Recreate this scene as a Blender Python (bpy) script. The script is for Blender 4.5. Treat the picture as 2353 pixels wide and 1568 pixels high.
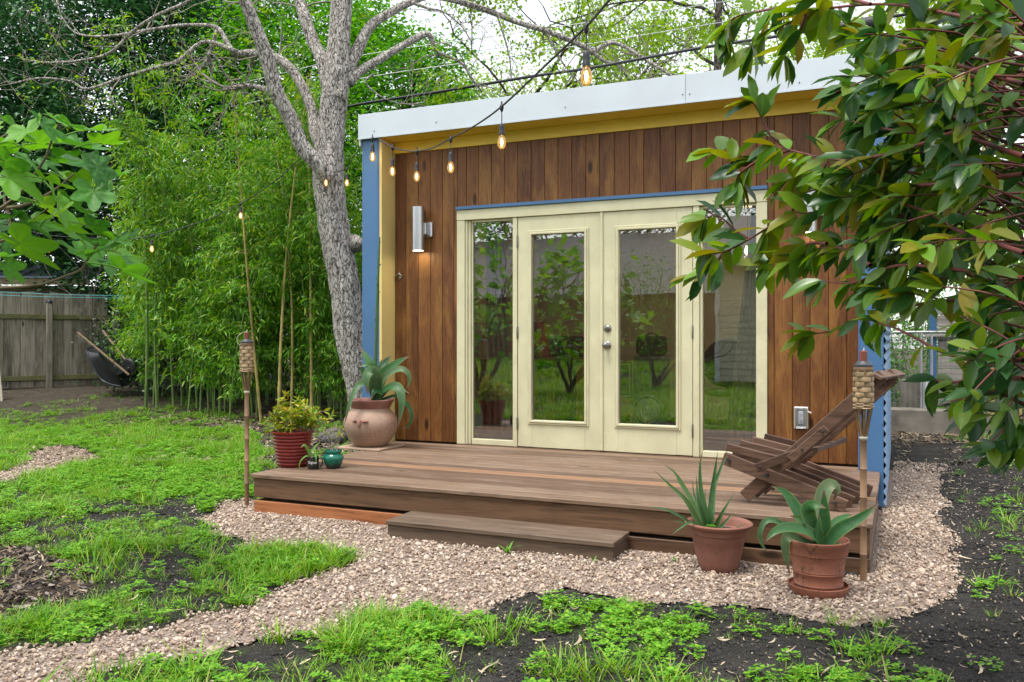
import bpy, bmesh, math, random
import numpy as np
from mathutils import Vector, Matrix, Euler

for o in list(bpy.data.objects):
    bpy.data.objects.remove(o, do_unlink=True)
SC = bpy.context.scene
COL = SC.collection
random.seed(7)
RNG = np.random.default_rng(11)
R = math.radians

# ------------------------------------------------------------------ camera
HC, YAW, FD = 1.25, R(24.1), 1995.3           # eye height, yaw, focal length in units of a 2353-wide picture
CXD, CYD = 1176.5, 777.4
cam = bpy.data.cameras.new('camera')
cam.sensor_width = 36.0
cam.lens = 36.0 * FD / 2353.0
cam.shift_y = -6.6 / 2353.0
cam.clip_start, cam.clip_end = 0.05, 600
camo = bpy.data.objects.new('camera', cam)
COL.objects.link(camo)
camo.location = (0, 0, HC)
camo.rotation_euler = (R(90), 0, YAW)
SC.camera = camo

# ------------------------------------------------------------------ world: bright overcast sky
SUN_EL, SUN_AZ = R(70), R(200)
wd = bpy.data.worlds.new('World')
SC.world = wd
wd.use_nodes = True
wn = wd.node_tree
wn.nodes.clear()
sky = wn.nodes.new('ShaderNodeTexSky')
sky.sky_type = 'NISHITA'
sky.sun_disc = False
sky.sun_elevation = SUN_EL
sky.sun_rotation = SUN_AZ
sky.air_density = 1.0
sky.dust_density = 1.2
sky.ozone_density = 1.0
hs = wn.nodes.new('ShaderNodeHueSaturation')
hs.inputs['Saturation'].default_value = 0.22
hs.inputs['Value'].default_value = 1.0
bg = wn.nodes.new('ShaderNodeBackground')
bg.inputs['Strength'].default_value = 0.15
wo = wn.nodes.new('ShaderNodeOutputWorld')
wn.links.new(sky.outputs[0], hs.inputs['Color'])
wn.links.new(hs.outputs[0], bg.inputs['Color'])
wn.links.new(bg.outputs[0], wo.inputs['Surface'])

sun = bpy.data.lights.new('sun', 'SUN')
sun.energy = 1.5
sun.angle = R(22)
sun.color = (1.0, 0.965, 0.9)
suno = bpy.data.objects.new('sun', sun)
COL.objects.link(suno)
# direction to the sun: azimuth measured like the sky texture's rotation
sd = Vector((math.sin(SUN_AZ) * math.cos(SUN_EL), math.cos(SUN_AZ) * math.cos(SUN_EL), math.sin(SUN_EL)))
suno.rotation_euler = sd.to_track_quat('Z', 'Y').to_euler()
suno.location = (0, 0, 20)

vs = SC.view_settings
vs.view_transform = 'Standard'
vs.look = 'None'
vs.exposure = 1.3
vs.gamma = 1.0
vs.use_curve_mapping = False
SC.cycles.use_denoising = True
SC.cycles.max_bounces = 7
SC.cycles.transparent_max_bounces = 12
SC.cycles.diffuse_bounces = 3
SC.cycles.glossy_bounces = 3
SC.cycles.caustics_reflective = False
SC.cycles.caustics_refractive = False
SC.cycles.sample_clamp_indirect = 6

# ------------------------------------------------------------------ measuring helpers (picture units of a 2353 x 1568 view)
FW = Vector((-math.sin(YAW), math.cos(YAW), 0))
RT = Vector((math.cos(YAW), math.sin(YAW), 0))
EYE = Vector((0, 0, HC))
def ray(px, py):
    return FW + RT * ((px - CXD) / FD) + Vector((0, 0, (CYD - py) / FD))
def W(px, py, w):                      # point at depth w
    return EYE + ray(px, py) * w
def GZ(px, py, z=0.0):                 # point on a level plane
    r = ray(px, py); return EYE + r * ((z - HC) / r.z)
def FY(px, py, y):                     # point on a plane parallel to the facade
    r = ray(px, py); return EYE + r * (y / r.y)
_fw, _rt = np.array(FW), np.array(RT)
def projD(P):                          # arrays (n,3) -> picture units and depth
    d = np.asarray(P, float) - np.array(EYE)
    w = d @ _fw
    ws = np.where(np.abs(w) < 1e-6, 1e-6, w)
    return CXD + FD * (d @ _rt) / ws, CYD - FD * d[:, 2] / ws, w
def sstep(t):
    t = np.clip(t, 0, 1); return t * t * (3 - 2 * t)
def gz(x, y):                          # ground height
    x = np.asarray(x, float); y = np.asarray(y, float)
    w = -math.sin(YAW) * x + math.cos(YAW) * y
    rise = 0.30 * sstep((w - 10.5) / 7.0) * sstep((-5.0 - x) / 2.5)
    back = 0.5 * sstep((-6 - y) / 8.0)
    return rise + back
def gp(x, y, dz=0.0):
    return Vector((x, y, float(gz(x, y)) + dz))
def on_ground(px, w):                  # ground point in picture column px at depth w
    p = W(px, CYD, w); return gp(p.x, p.y)

# ------------------------------------------------------------------ object helpers
def tag(o, label=None, cat=None, group=None, kind=None):
    if label: o['label'] = label
    if cat: o['category'] = cat
    if group: o['group'] = group
    if kind: o['kind'] = kind
    return o
def thing(name, label, cat, loc=(0, 0, 0), group=None):
    o = bpy.data.objects.new(name, None)
    o.empty_display_size = 0.1
    COL.objects.link(o)
    o.location = loc
    return tag(o, label, cat, group)
def child(o, parent):
    o.parent = parent
    if parent is not None:
        # parents are never rotated or scaled here, so the inverse is a plain translation
        # (a part's own mesh is in world coordinates, so its children need none)
        if parent.parent is None: o.matrix_parent_inverse = Matrix.Translation(-Vector(parent.location))
    return o
def link(name, me, parent=None, mat=None):
    o = bpy.data.objects.new(name, me)
    COL.objects.link(o)
    if mat is not None:
        me.materials.clear(); me.materials.append(mat)
    if parent is not None:
        child(o, parent)
    return o
def mesh_np(name, V, F, smooth=False):
    """V (n,3) array, F list of index tuples or an (m,k) array."""
    me = bpy.data.meshes.new(name)
    V = np.asarray(V, np.float32)
    if isinstance(F, np.ndarray):
        k = F.shape[1]; m = F.shape[0]
        me.vertices.add(len(V)); me.vertices.foreach_set('co', V.ravel())
        me.loops.add(m * k); me.loops.foreach_set('vertex_index', F.astype(np.int32).ravel())
        me.polygons.add(m)
        me.polygons.foreach_set('loop_start', np.arange(0, m * k, k, dtype=np.int32))
        me.update(calc_edges=True)
    else:
        me.from_pydata([tuple(v) for v in V.tolist()], [], [tuple(f) for f in F])
        me.update()
    if smooth:
        me.polygons.foreach_set('use_smooth', np.ones(len(me.polygons), bool))
    return me

class MB:
    """collects shapes into one mesh"""
    def __init__(s):
        s.v = []; s.f = []; s.n = 0; s.sm = []
    def add(s, V, F, smooth=False):
        V = [tuple(map(float, v)) for v in V]
        s.v += V
        s.f += [tuple(i + s.n for i in f) for f in F]
        s.sm += [smooth] * len(F)
        s.n += len(V)
        return s
    def box(s, x0, x1, y0, y1, z0, z1, ch=0.0, M=None):
        if ch <= 0:
            V = [(x, y, z) for x in (x0, x1) for y in (y0, y1) for z in (z0, z1)]
            F = [(0, 1, 3, 2), (4, 6, 7, 5), (0, 4, 5, 1), (2, 3, 7, 6), (0, 2, 6, 4), (1, 5, 7, 3)]
        else:
            X, Y, Z = (x0, x1), (y0, y1), (z0, z1)
            V = []; idx = {}
            for i in (0, 1):
                for j in (0, 1):
                    for k in (0, 1):
                        sx, sy, sz = (1, -1)[i] * ch, (1, -1)[j] * ch, (1, -1)[k] * ch
                        idx[i, j, k, 0] = len(V); V.append((X[i], Y[j] + sy, Z[k] + sz))
                        idx[i, j, k, 1] = len(V); V.append((X[i] + sx, Y[j], Z[k] + sz))
                        idx[i, j, k, 2] = len(V); V.append((X[i] + sx, Y[j] + sy, Z[k]))
            I = idx
            F = []
            F.append((I[0,0,0,0], I[0,0,1,0], I[0,1,1,0], I[0,1,0,0])); F.append((I[1,0,0,0], I[1,1,0,0], I[1,1,1,0], I[1,0,1,0]))
            F.append((I[0,0,0,1], I[1,0,0,1], I[1,0,1,1], I[0,0,1,1])); F.append((I[0,1,0,1], I[0,1,1,1], I[1,1,1,1], I[1,1,0,1]))
            F.append((I[0,0,0,2], I[0,1,0,2], I[1,1,0,2], I[1,0,0,2])); F.append((I[0,0,1,2], I[1,0,1,2], I[1,1,1,2], I[0,1,1,2]))
            for j in (0, 1):
                for k in (0, 1):
                    a = (I[0,j,k,1], I[1,j,k,1], I[1,j,k,2], I[0,j,k,2]); F.append(a if (j + k) % 2 else a[::-1])
            for i in (0, 1):
                for k in (0, 1):
                    a = (I[i,0,k,0], I[i,0,k,2], I[i,1,k,2], I[i,1,k,0]); F.append(a if (i + k) % 2 else a[::-1])
            for i in (0, 1):
                for j in (0, 1):
                    a = (I[i,j,0,0], I[i,j,1,0], I[i,j,1,1], I[i,j,0,1]); F.append(a if (i + j) % 2 == 0 else a[::-1])
            for i in (0, 1):
                for j in (0, 1):
                    for k in (0, 1):
                        a = (I[i,j,k,0], I[i,j,k,1], I[i,j,k,2]); F.append(a if (i + j + k) % 2 == 0 else a[::-1])
        if M is not None:
            V = [M @ Vector(v) for v in V]
        return s.add(V, F)
    def bar(s, a, b, wid, thick, up=(0, 0, 1), ch=0.0):
        """box from a to b: wid across, thick along the up side"""
        a, b = Vector(a), Vector(b)
        d = b - a; L = d.length; d.normalize()
        u = Vector(up); side = d.cross(u).normalized(); u = side.cross(d).normalized()
        M = Matrix(((side.x, d.x, u.x, a.x), (side.y, d.y, u.y, a.y), (side.z, d.z, u.z, a.z), (0, 0, 0, 1)))
        return s.box(-wid / 2, wid / 2, 0, L, -thick / 2, thick / 2, ch, M)
    def tube(s, pts, rad, seg=8, cap=True):
        V, F = tube_arrays(pts, rad, seg, cap)
        return s.add(V, F, True)
    def lathe(s, prof, seg=28, c=(0, 0, 0), M=None):
        """prof: list of (r, z) from bottom to top"""
        V = []; F = []; c = Vector(c)
        for r, z in prof:
            for i in range(seg):
                a = 2 * math.pi * i / seg
                V.append(Vector((r * math.cos(a), r * math.sin(a), z)))
        n = len(prof)
        for j in range(n - 1):
            for i in range(seg):
                i2 = (i + 1) % seg
                F.append((j * seg + i, j * seg + i2, (j + 1) * seg + i2, (j + 1) * seg + i))
        if prof[0][0] > 1e-4: F.append(tuple(range(seg))[::-1])
        if prof[-1][0] > 1e-4: F.append(tuple((n - 1) * seg + i for i in range(seg)))
        if M is not None: V = [M @ v for v in V]
        V = [v + c for v in V]
        return s.add(V, F, True)
    def build(s, name, mat, parent=None, auto=True):
        me = bpy.data.meshes.new(name)
        me.from_pydata(s.v, [], s.f)
        me.polygons.foreach_set('use_smooth', np.array(s.sm, bool))
        me.update()
        me.materials.append(mat)
        if any(s.sm):
            try: me.set_sharp_from_angle(angle=R(50))
            except Exception: pass
        o = bpy.data.objects.new(name, me)
        COL.objects.link(o)
        if parent is not None: child(o, parent)
        return o

def smooth_path(pts, n):
    """Catmull-Rom through pts (list of tuples of any length)"""
    P = np.array(pts, float)
    if len(P) < 3:
        t = np.linspace(0, 1, n)[:, None]; return P[0] * (1 - t) + P[-1] * t
    P = np.vstack([2 * P[0] - P[1], P, 2 * P[-1] - P[-2]])
    m = len(P) - 3
    out = []
    for t in np.linspace(0, m - 1e-9, n):
        i = int(t); u = t - i
        a, b, c, d = P[i], P[i + 1], P[i + 2], P[i + 3]
        out.append(0.5 * ((2 * b) + (-a + c) * u + (2 * a - 5 * b + 4 * c - d) * u * u + (-a + 3 * b - 3 * c + d) * u ** 3))
    return np.array(out)

def tube_arrays(pts, rad, seg=8, cap=True):
    P = np.array([tuple(p) for p in pts], float)
    n = len(P)
    rad = np.full(n, rad, float) if np.isscalar(rad) else np.array(rad, float)
    T = np.gradient(P, axis=0)
    T /= np.maximum(np.linalg.norm(T, axis=1)[:, None], 1e-9)
    u = np.cross(T[0], (0.0, 0.0, 1.0))
    if np.linalg.norm(u) < 0.1: u = np.cross(T[0], (1.0, 0.0, 0.0))
    u /= np.linalg.norm(u)
    V = np.zeros((n, seg, 3))
    a = np.arange(seg) * 2 * math.pi / seg
    for i in range(n):
        u = u - T[i] * (u @ T[i]); u /= max(np.linalg.norm(u), 1e-9)
        v = np.cross(T[i], u)
        V[i] = P[i] + rad[i] * (np.cos(a)[:, None] * u + np.sin(a)[:, None] * v)
    F = []
    for i in range(n - 1):
        for j in range(seg):
            j2 = (j + 1) % seg
            F.append((i * seg + j, i * seg + j2, (i + 1) * seg + j2, (i + 1) * seg + j))
    if cap:
        F.append(tuple(range(seg))[::-1]); F.append(tuple((n - 1) * seg + j for j in range(seg)))
    return V.reshape(-1, 3), F

# leaf sheets: many leaves put into one mesh at once
def leaf_sheet(P, D, N, L, Wd, tmpl, faces):
    """P base points, D direction, N rough normal, L length, Wd width (n arrays); tmpl (k,3) in (along, across, up)"""
    n = len(P); k = len(tmpl)
    D = D / np.maximum(np.linalg.norm(D, axis=1)[:, None], 1e-9)
    S = np.cross(D, N); ln = np.linalg.norm(S, axis=1)[:, None]
    S = np.where(ln < 1e-3, np.array((1.0, 0, 0)), S / np.maximum(ln, 1e-9))
    U = np.cross(S, D)
    T = np.asarray(tmpl, float)
    V = P[:, None, :] + (T[None, :, 0, None] * L[:, None, None]) * D[:, None, :] \
        + (T[None, :, 1, None] * Wd[:, None, None]) * S[:, None, :] + (T[None, :, 2, None] * L[:, None, None]) * U[:, None, :]
    Fs = np.asarray(faces, np.int64)
    F = (Fs[None] + (np.arange(n) * k)[:, None, None]).reshape(-1, Fs.shape[1])
    return V.reshape(-1, 3), F
T_DIAMOND = [(0, 0, 0), (0.45, 0.5, 0.06), (1, 0, -0.12), (0.45, -0.5, 0.06)]
F_DIAMOND = [(0, 2, 1), (0, 3, 2)]
T_LANCE = [(0, 0, 0), (0.3, 0.5, 0.03), (0.3, -0.5, 0.03), (0.72, 0.33, -0.06), (0.72, -0.33, -0.06), (1, 0, -0.2)]
F_LANCE = [(0, 2, 1), (1, 2, 4), (1, 4, 3), (3, 4, 5)]
def randdir(n, zlo=-1, zhi=1):
    a = RNG.uniform(0, 2 * np.pi, n); z = RNG.uniform(zlo, zhi, n)
    r = np.sqrt(np.maximum(0, 1 - z * z))
    return np.stack([r * np.cos(a), r * np.sin(a), z], 1)

# ------------------------------------------------------------------ materials
def newmat(name):
    m = bpy.data.materials.new(name)
    m.use_nodes = True
    nt = m.node_tree
    b = nt.nodes['Principled BSDF']
    return m, nt, b
def nd(nt, typ, ins=None, **props):
    n = nt.nodes.new(typ)
    for k, v in props.items(): setattr(n, k, v)
    for k, v in (ins or {}).items():
        if hasattr(v, 'links') or isinstance(v, bpy.types.NodeSocket): nt.links.new(v, n.inputs[k])
        else: n.inputs[k].default_value = v
    return n
def rgba(c): return (c[0], c[1], c[2], 1.0)
def ramp(nt, fac, stops, interp='LINEAR'):
    n = nt.nodes.new('ShaderNodeValToRGB')
    e = n.color_ramp.elements
    n.color_ramp.interpolation = interp
    while len(e) < len(stops): e.new(0.5)
    for i, (p, c) in enumerate(stops):
        e[i].position = p; e[i].color = rgba(c) if len(c) == 3 else c
    nt.links.new(fac, n.inputs[0])
    return n.outputs[0]
def mixc(nt, fac, a, b, mode='MIX'):
    n = nt.nodes.new('ShaderNodeMix'); n.data_type = 'RGBA'; n.blend_type = mode
    for sock, v in ((n.inputs[0], fac), (n.inputs[6], a), (n.inputs[7], b)):
        if isinstance(v, bpy.types.NodeSocket): nt.links.new(v, sock)
        else: sock.default_value = rgba(v) if isinstance(v, tuple) else v
    return n.outputs[2]
def math_(nt, op, a, b=0.0, clamp=False):
    n = nt.nodes.new('ShaderNodeMath'); n.operation = op; n.use_clamp = clamp
    for i, v in enumerate((a, b)):
        if isinstance(v, bpy.types.NodeSocket): nt.links.new(v, n.inputs[i])
        else: n.inputs[i].default_value = v
    return n.outputs[0]
def coords(nt, scale=(1, 1, 1), jitter=True, which='Object'):
    tc = nt.nodes.new('ShaderNodeTexCoord')
    out = tc.outputs[which]
    if jitter:
        oi = nt.nodes.new('ShaderNodeObjectInfo')
        v = nd(nt, 'ShaderNodeCombineXYZ', {0: math_(nt, 'MULTIPLY', oi.outputs['Random'], 37.0), 1: math_(nt, 'MULTIPLY', oi.outputs['Random'], 91.0), 2: math_(nt, 'MULTIPLY', oi.outputs['Random'], 53.0)})
        ad = nd(nt, 'ShaderNodeVectorMath', {0: out, 1: v.outputs[0]}, operation='ADD'); out = ad.outputs[0]
    mp = nd(nt, 'ShaderNodeMapping', {0: out}); mp.inputs['Scale'].default_value = scale
    return mp.outputs[0]
def noise(nt, vec, scale, detail=4, rough=0.55, dist=0.0):
    return nd(nt, 'ShaderNodeTexNoise', {'Vector': vec, 'Scale': scale, 'Detail': detail, 'Roughness': rough, 'Distortion': dist}).outputs['Fac']
def bump(nt, b, h, strength=0.3, dist=0.01):
    n = nd(nt, 'ShaderNodeBump', {'Height': h, 'Strength': strength, 'Distance': dist})
    nt.links.new(n.outputs[0], b.inputs['Normal']); return n
def setp(b, base=None, rough=None, metal=None, spec=None):
    if base is not None: b.inputs['Base Color'].default_value = rgba(base)
    if rough is not None: b.inputs['Roughness'].default_value = rough
    if metal is not None: b.inputs['Metallic'].default_value = metal
    if spec is not None: b.inputs['Specular IOR Level'].default_value = spec

def paint(name, col, rough=0.5, var=0.08, scale=6.0, metal=0.0, bumps=0.05, spec=0.5, dirt=None):
    m, nt, b = newmat(name)
    setp(b, col, rough, metal, spec)
    v = coords(nt)
    n1 = noise(nt, v, scale, 5)
    lo = tuple(c * (1 - var * 2.2) for c in col); hi = tuple(min(1, c * (1 + var)) for c in col)
    c = ramp(nt, n1, [(0.3, lo), (0.62, hi)])
    if dirt:
        n3 = noise(nt, v, 2.3, 6, 0.7)
        c = mixc(nt, ramp(nt, n3, [(0.52, (0, 0, 0)), (0.72, (0.6, 0.6, 0.6))]), c, dirt)
    nt.links.new(c, b.inputs['Base Color'])
    n2 = noise(nt, v, scale * 18, 3)
    rr = math_(nt, 'MULTIPLY_ADD', n2, 0.25); rr.node.inputs[2].default_value = rough - 0.12
    nt.links.new(rr, b.inputs['Roughness'])
    if bumps: bump(nt, b, n2, bumps, 0.004)
    return m

def wood(name, dark, mid, light, axis='Z', grain=14.0, knots=True, rough=0.6, var=0.6, patch=0.35, tint=None, bumps=0.35):
    """planks: grain runs along axis, every plank its own tone"""
    m, nt, b = newmat(name)
    setp(b, mid, rough, 0, 0.35)
    st = {'X': (0.06, 1, 1), 'Y': (1, 0.06, 1), 'Z': (1, 1, 0.06)}[axis]
    v = coords(nt, st)
    vv = coords(nt, (1, 1, 1))
    kst = {'X': (0.35, 1, 1), 'Y': (1, 0.35, 1), 'Z': (1, 1, 0.35)}[axis]
    kv = coords(nt, kst)
    warp = None
    g = noise(nt, v, grain * 5, 6, 0.62, 0.6)
    big = noise(nt, v, grain, 4, 0.6, 1.4)
    f = math_(nt, 'ADD', math_(nt, 'MULTIPLY', g, 0.5), math_(nt, 'MULTIPLY', big, 0.5))
    c = ramp(nt, f, [(0.3, dark), (0.5, mid), (0.72, light)])
    oi = nt.nodes.new('ShaderNodeObjectInfo')
    wn_ = nd(nt, 'ShaderNodeTexWhiteNoise', {'W': oi.outputs['Random']}, noise_dimensions='1D')
    c = mixc(nt, var, c, ramp(nt, wn_.outputs['Value'], [(0.0, tuple(x * 0.62 for x in dark)), (0.35, dark), (0.6, mid), (1.0, light)]), 'MIX')
    # worn paler patches
    if patch:
        pn = noise(nt, coords(nt, {'X': (0.3, 1, 1), 'Y': (1, 0.3, 1), 'Z': (1, 1, 0.3)}[axis]), 5.0, 5, 0.6, 0.5)
        c = mixc(nt, math_(nt, 'MULTIPLY', ramp(nt, pn, [(0.47, (0, 0, 0)), (0.64, (1, 1, 1))]), patch), c, tint or tuple(min(1, x * 1.5) for x in light))
    # darker fine grain lines
    c = mixc(nt, ramp(nt, g, [(0.34, (0.55, 0.55, 0.55)), (0.47, (0, 0, 0))]), c, tuple(x * 0.4 for x in dark))
    if knots:
        vo = nd(nt, 'ShaderNodeTexVoronoi', {'Vector': kv, 'Scale': 4.2, 'Randomness': 1.0})
        k = vo.outputs['Distance']
        c = mixc(nt, ramp(nt, k, [(0.05, (0.9, 0.9, 0.9)), (0.115, (0, 0, 0))]), c, tuple(x * 0.22 for x in dark))
        ring = ramp(nt, k, [(0.09, (0, 0, 0)), (0.13, (0.45, 0.45, 0.45)), (0.2, (0, 0, 0))])
        c = mixc(nt, ring, c, light)
    nt.links.new(c, b.inputs['Base Color'])
    bump(nt, b, g, bumps, 0.004)
    return m

def leafmat(name, cols, rough=0.45, trans=0.35, by='island', spec=0.4, noise_scale=0.0, vein=False, backcol=None, tip=False):
    m, nt, b = newmat(name)
    setp(b, cols[0], rough, 0, spec)
    if by == 'island':
        f = nt.nodes.new('ShaderNodeNewGeometry').outputs['Random Per Island']
    else:
        f = nt.nodes.new('ShaderNodeObjectInfo').outputs['Random']
    k = len(cols)
    c = ramp(nt, f, [(i / max(1, k - 1), col) for i, col in enumerate(cols)])
    v = coords(nt, jitter=False)
    if noise_scale:
        nn = noise(nt, v, noise_scale, 4)
        c = mixc(nt, ramp(nt, nn, [(0.42, (0, 0, 0)), (0.75, (0.4, 0.4, 0.4))]), c, tuple(min(1, x * 1.7) for x in cols[len(cols) // 2]))
    if vein:
        at = nt.nodes.new('ShaderNodeAttribute'); at.attribute_name = 'vein'
        c = mixc(nt, math_(nt, 'MULTIPLY', math_(nt, 'POWER', at.outputs['Fac'], 4.0), 0.4), c, (0.30, 0.38, 0.10))
    if tip:
        tp_ = nt.nodes.new('ShaderNodeAttribute'); tp_.attribute_name = 'tip'
        st_n = noise(nt, coords(nt, jitter=True), 70, 4, 0.7)
        c = mixc(nt, math_(nt, 'MULTIPLY', ramp(nt, st_n, [(0.52, (0, 0, 0)), (0.68, (1, 1, 1))]), 0.22), c, (0.18, 0.20, 0.12))
        c = mixc(nt, ramp(nt, math_(nt, 'ADD', tp_.outputs['Fac'], math_(nt, 'MULTIPLY', st_n, 0.12)), [(0.90, (0, 0, 0)), (1.02, (1, 1, 1))]), c, (0.13, 0.085, 0.045))
    if backcol is not None:
        gb = nt.nodes.new('ShaderNodeNewGeometry').outputs['Backfacing']
        c = mixc(nt, math_(nt, 'MULTIPLY', gb, 0.6), c, backcol)
    nt.links.new(c, b.inputs['Base Color'])
    tr = nd(nt, 'ShaderNodeBsdfTranslucent')
    br = nd(nt, 'ShaderNodeHueSaturation', {'Color': c, 'Value': 1.35, 'Saturation': 1.1, 'Hue': 0.485})
    nt.links.new(br.outputs[0], tr.inputs['Color'])
    mx = nd(nt, 'ShaderNodeMixShader', {0: trans})
    nt.links.new(b.outputs[0], mx.inputs[1]); nt.links.new(tr.outputs[0], mx.inputs[2])
    nt.links.new(mx.outputs[0], nt.nodes['Material Output'].inputs['Surface'])
    return m

def emit(name, col, strength):
    m, nt, b = newmat(name)
    e = nd(nt, 'ShaderNodeEmission'); e.inputs[0].default_value = rgba(col); e.inputs[1].default_value = strength
    nt.links.new(e.outputs[0], nt.nodes['Material Output'].inputs['Surface'])
    return m
def glassmat(name, tint=(1, 1, 1), ior=1.5, gain=1.0, rough=0.0, ripple=0.0):
    m, nt, b = newmat(name)
    fr = nd(nt, 'ShaderNodeFresnel', {'IOR': ior})
    t = nd(nt, 'ShaderNodeBsdfTransparent'); t.inputs[0].default_value = rgba(tint)
    g = nd(nt, 'ShaderNodeBsdfGlossy'); g.inputs['Roughness'].default_value = rough
    if ripple:
        v = coords(nt)
        bn = nd(nt, 'ShaderNodeBump', {'Height': noise(nt, v, 3.0, 2), 'Strength': ripple, 'Distance': 0.02})
        nt.links.new(bn.outputs[0], g.inputs['Normal'])
    f = math_(nt, 'MULTIPLY', fr.outputs[0], gain, True)
    mx = nd(nt, 'ShaderNodeMixShader', {0: f})
    nt.links.new(t.outputs[0], mx.inputs[1]); nt.links.new(g.outputs[0], mx.inputs[2])
    nt.links.new(mx.outputs[0], nt.nodes['Material Output'].inputs['Surface'])
    return m

def lettering(text, size, mat, M4, parent):
    cu = bpy.data.curves.new('lettering', 'FONT'); cu.body = text; cu.size = size; cu.align_x = 'CENTER'; cu.extrude = 0.0006
    tmp = bpy.data.objects.new('lettering_curve', cu); COL.objects.link(tmp)
    me = bpy.data.meshes.new_from_object(tmp.evaluated_get(bpy.context.evaluated_depsgraph_get()))
    bpy.data.objects.remove(tmp, do_unlink=True)
    me.transform(M4)
    return link('lettering', me, parent, mat)
M = {}
M['siding'] = wood('stained_cedar', (0.066, 0.022, 0.007), (0.138, 0.050, 0.014), (0.225, 0.092, 0.023), 'Z', 24, True, 0.5, 0.32, 0.5, (0.34, 0.165, 0.04))
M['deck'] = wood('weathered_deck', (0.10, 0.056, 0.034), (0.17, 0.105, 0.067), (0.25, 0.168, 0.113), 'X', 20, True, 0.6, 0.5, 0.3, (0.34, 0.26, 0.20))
M['deck_new'] = wood('new_orange_board', (0.22, 0.118, 0.064), (0.29, 0.162, 0.09), (0.34, 0.21, 0.125), 'X', 12, False, 0.6, 0.2, 0.2)
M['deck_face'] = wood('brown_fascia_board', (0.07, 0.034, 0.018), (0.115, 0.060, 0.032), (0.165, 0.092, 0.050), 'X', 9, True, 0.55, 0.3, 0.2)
M['deck_face_new'] = wood('red_brown_board', (0.22, 0.075, 0.03), (0.33, 0.12, 0.045), (0.40, 0.17, 0.07), 'X', 9, True, 0.55, 0.2, 0.15)
M['step'] = wood('grey_brown_step', (0.075, 0.048, 0.031), (0.125, 0.084, 0.056), (0.175, 0.125, 0.088), 'X', 9, True, 0.6, 0.25, 0.25)
M['chair'] = wood('dark_chair_wood', (0.045, 0.022, 0.014), (0.095, 0.048, 0.030), (0.17, 0.10, 0.068), 'X', 10, False, 0.55, 0.5, 0.25)
M['fence'] = wood('grey_fence_wood', (0.09, 0.078, 0.055), (0.22, 0.19, 0.145), (0.36, 0.32, 0.255), 'Z', 9, True, 0.8, 0.45, 0.3)
M['fence_rail'] = wood('mossy_rail', (0.07, 0.08, 0.025), (0.13, 0.13, 0.05), (0.2, 0.18, 0.09), 'X', 9, False, 0.8, 0.2, 0.2)
M['barn'] = wood('grey_plank_wall', (0.16, 0.14, 0.125), (0.30, 0.27, 0.24), (0.42, 0.39, 0.36), 'X', 7, True, 0.8, 0.3, 0.3)
M['cream'] = paint('cream_paint', (0.61, 0.575, 0.375), 0.45, 0.05, 3.5, bumps=0.08, dirt=(0.47, 0.42, 0.27))
M['yellow'] = paint('yellow_paint', (0.84, 0.60, 0.09), 0.5, 0.05, 2.0, bumps=0.06)
M['yellow_pale'] = paint('pale_yellow_paint', (0.70, 0.55, 0.21), 0.5, 0.05, 2.0, bumps=0.06)
M['blue'] = paint('blue_metal', (0.06, 0.15, 0.30), 0.42, 0.05, 2.0, bumps=0.02)
M['blue_dark'] = paint('blue_trim', (0.06, 0.15, 0.36), 0.45, 0.05, 2.0, bumps=0.02)
M['corrugated'] = paint('blue_corrugated', (0.13, 0.25, 0.42), 0.4, 0.06, 2.0, bumps=0.02)
M['galv'] = paint('galvanised_fascia', (0.53, 0.575, 0.61), 0.45, 0.03, 2.0, metal=0.25, bumps=0.02)
M['roof'] = paint('roof_metal', (0.5, 0.55, 0.58), 0.45, 0.05, 2.0, metal=0.3)
M['steel'] = paint('brushed_steel', (0.50, 0.51, 0.52), 0.36, 0.03, 3, metal=1.0, bumps=0.0)
M['nickel'] = paint('nickel', (0.27, 0.26, 0.24), 0.32, 0.05, 12, metal=1.0, bumps=0)
M['screw'] = paint('dark_screw', (0.05, 0.05, 0.055), 0.5, 0.1, 20, metal=0.6, bumps=0)
M['black'] = paint('black_plastic', (0.016, 0.017, 0.018), 0.45, 0.15, 10, bumps=0.05)
M['rubber'] = paint('black_cable', (0.012, 0.013, 0.015), 0.5, 0.15, 10, bumps=0.0)
M['wire'] = paint('pale_wire', (0.45, 0.47, 0.48), 0.4, 0.05, 10, metal=0.4, bumps=0)
M['teal'] = paint('teal_line', (0.03, 0.30, 0.32), 0.5, 0.1, 10, bumps=0)
M['glass'] = glassmat('window_glass', (0.93, 0.95, 0.94), 1.5, 5.5, 0.0, 0.02)
M['bulbglass'] = glassmat('amber_bulb_glass', (1.0, 0.82, 0.5), 1.45, 1.2)
_nt = M['bulbglass'].node_tree                      # the warm glow of the lit bulb's own glass
_e = nd(_nt, 'ShaderNodeEmission'); _e.inputs[0].default_value = (1.0, 0.6, 0.2, 1); _e.inputs[1].default_value = 0.07
_ad = nd(_nt, 'ShaderNodeAddShader'); _out = _nt.nodes['Material Output']; _src = _out.inputs['Surface'].links[0].from_socket
_nt.links.new(_src, _ad.inputs[0]); _nt.links.new(_e.outputs[0], _ad.inputs[1]); _nt.links.new(_ad.outputs[0], _out.inputs['Surface'])
M['filament'] = emit('filament', (1.0, 0.66, 0.28), 14.0)
M['lampface'] = emit('lamp_face', (1.0, 0.86, 0.62), 14.0)
M['white'] = paint('white_plastic', (0.72, 0.73, 0.74), 0.4, 0.04, 8)
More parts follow.
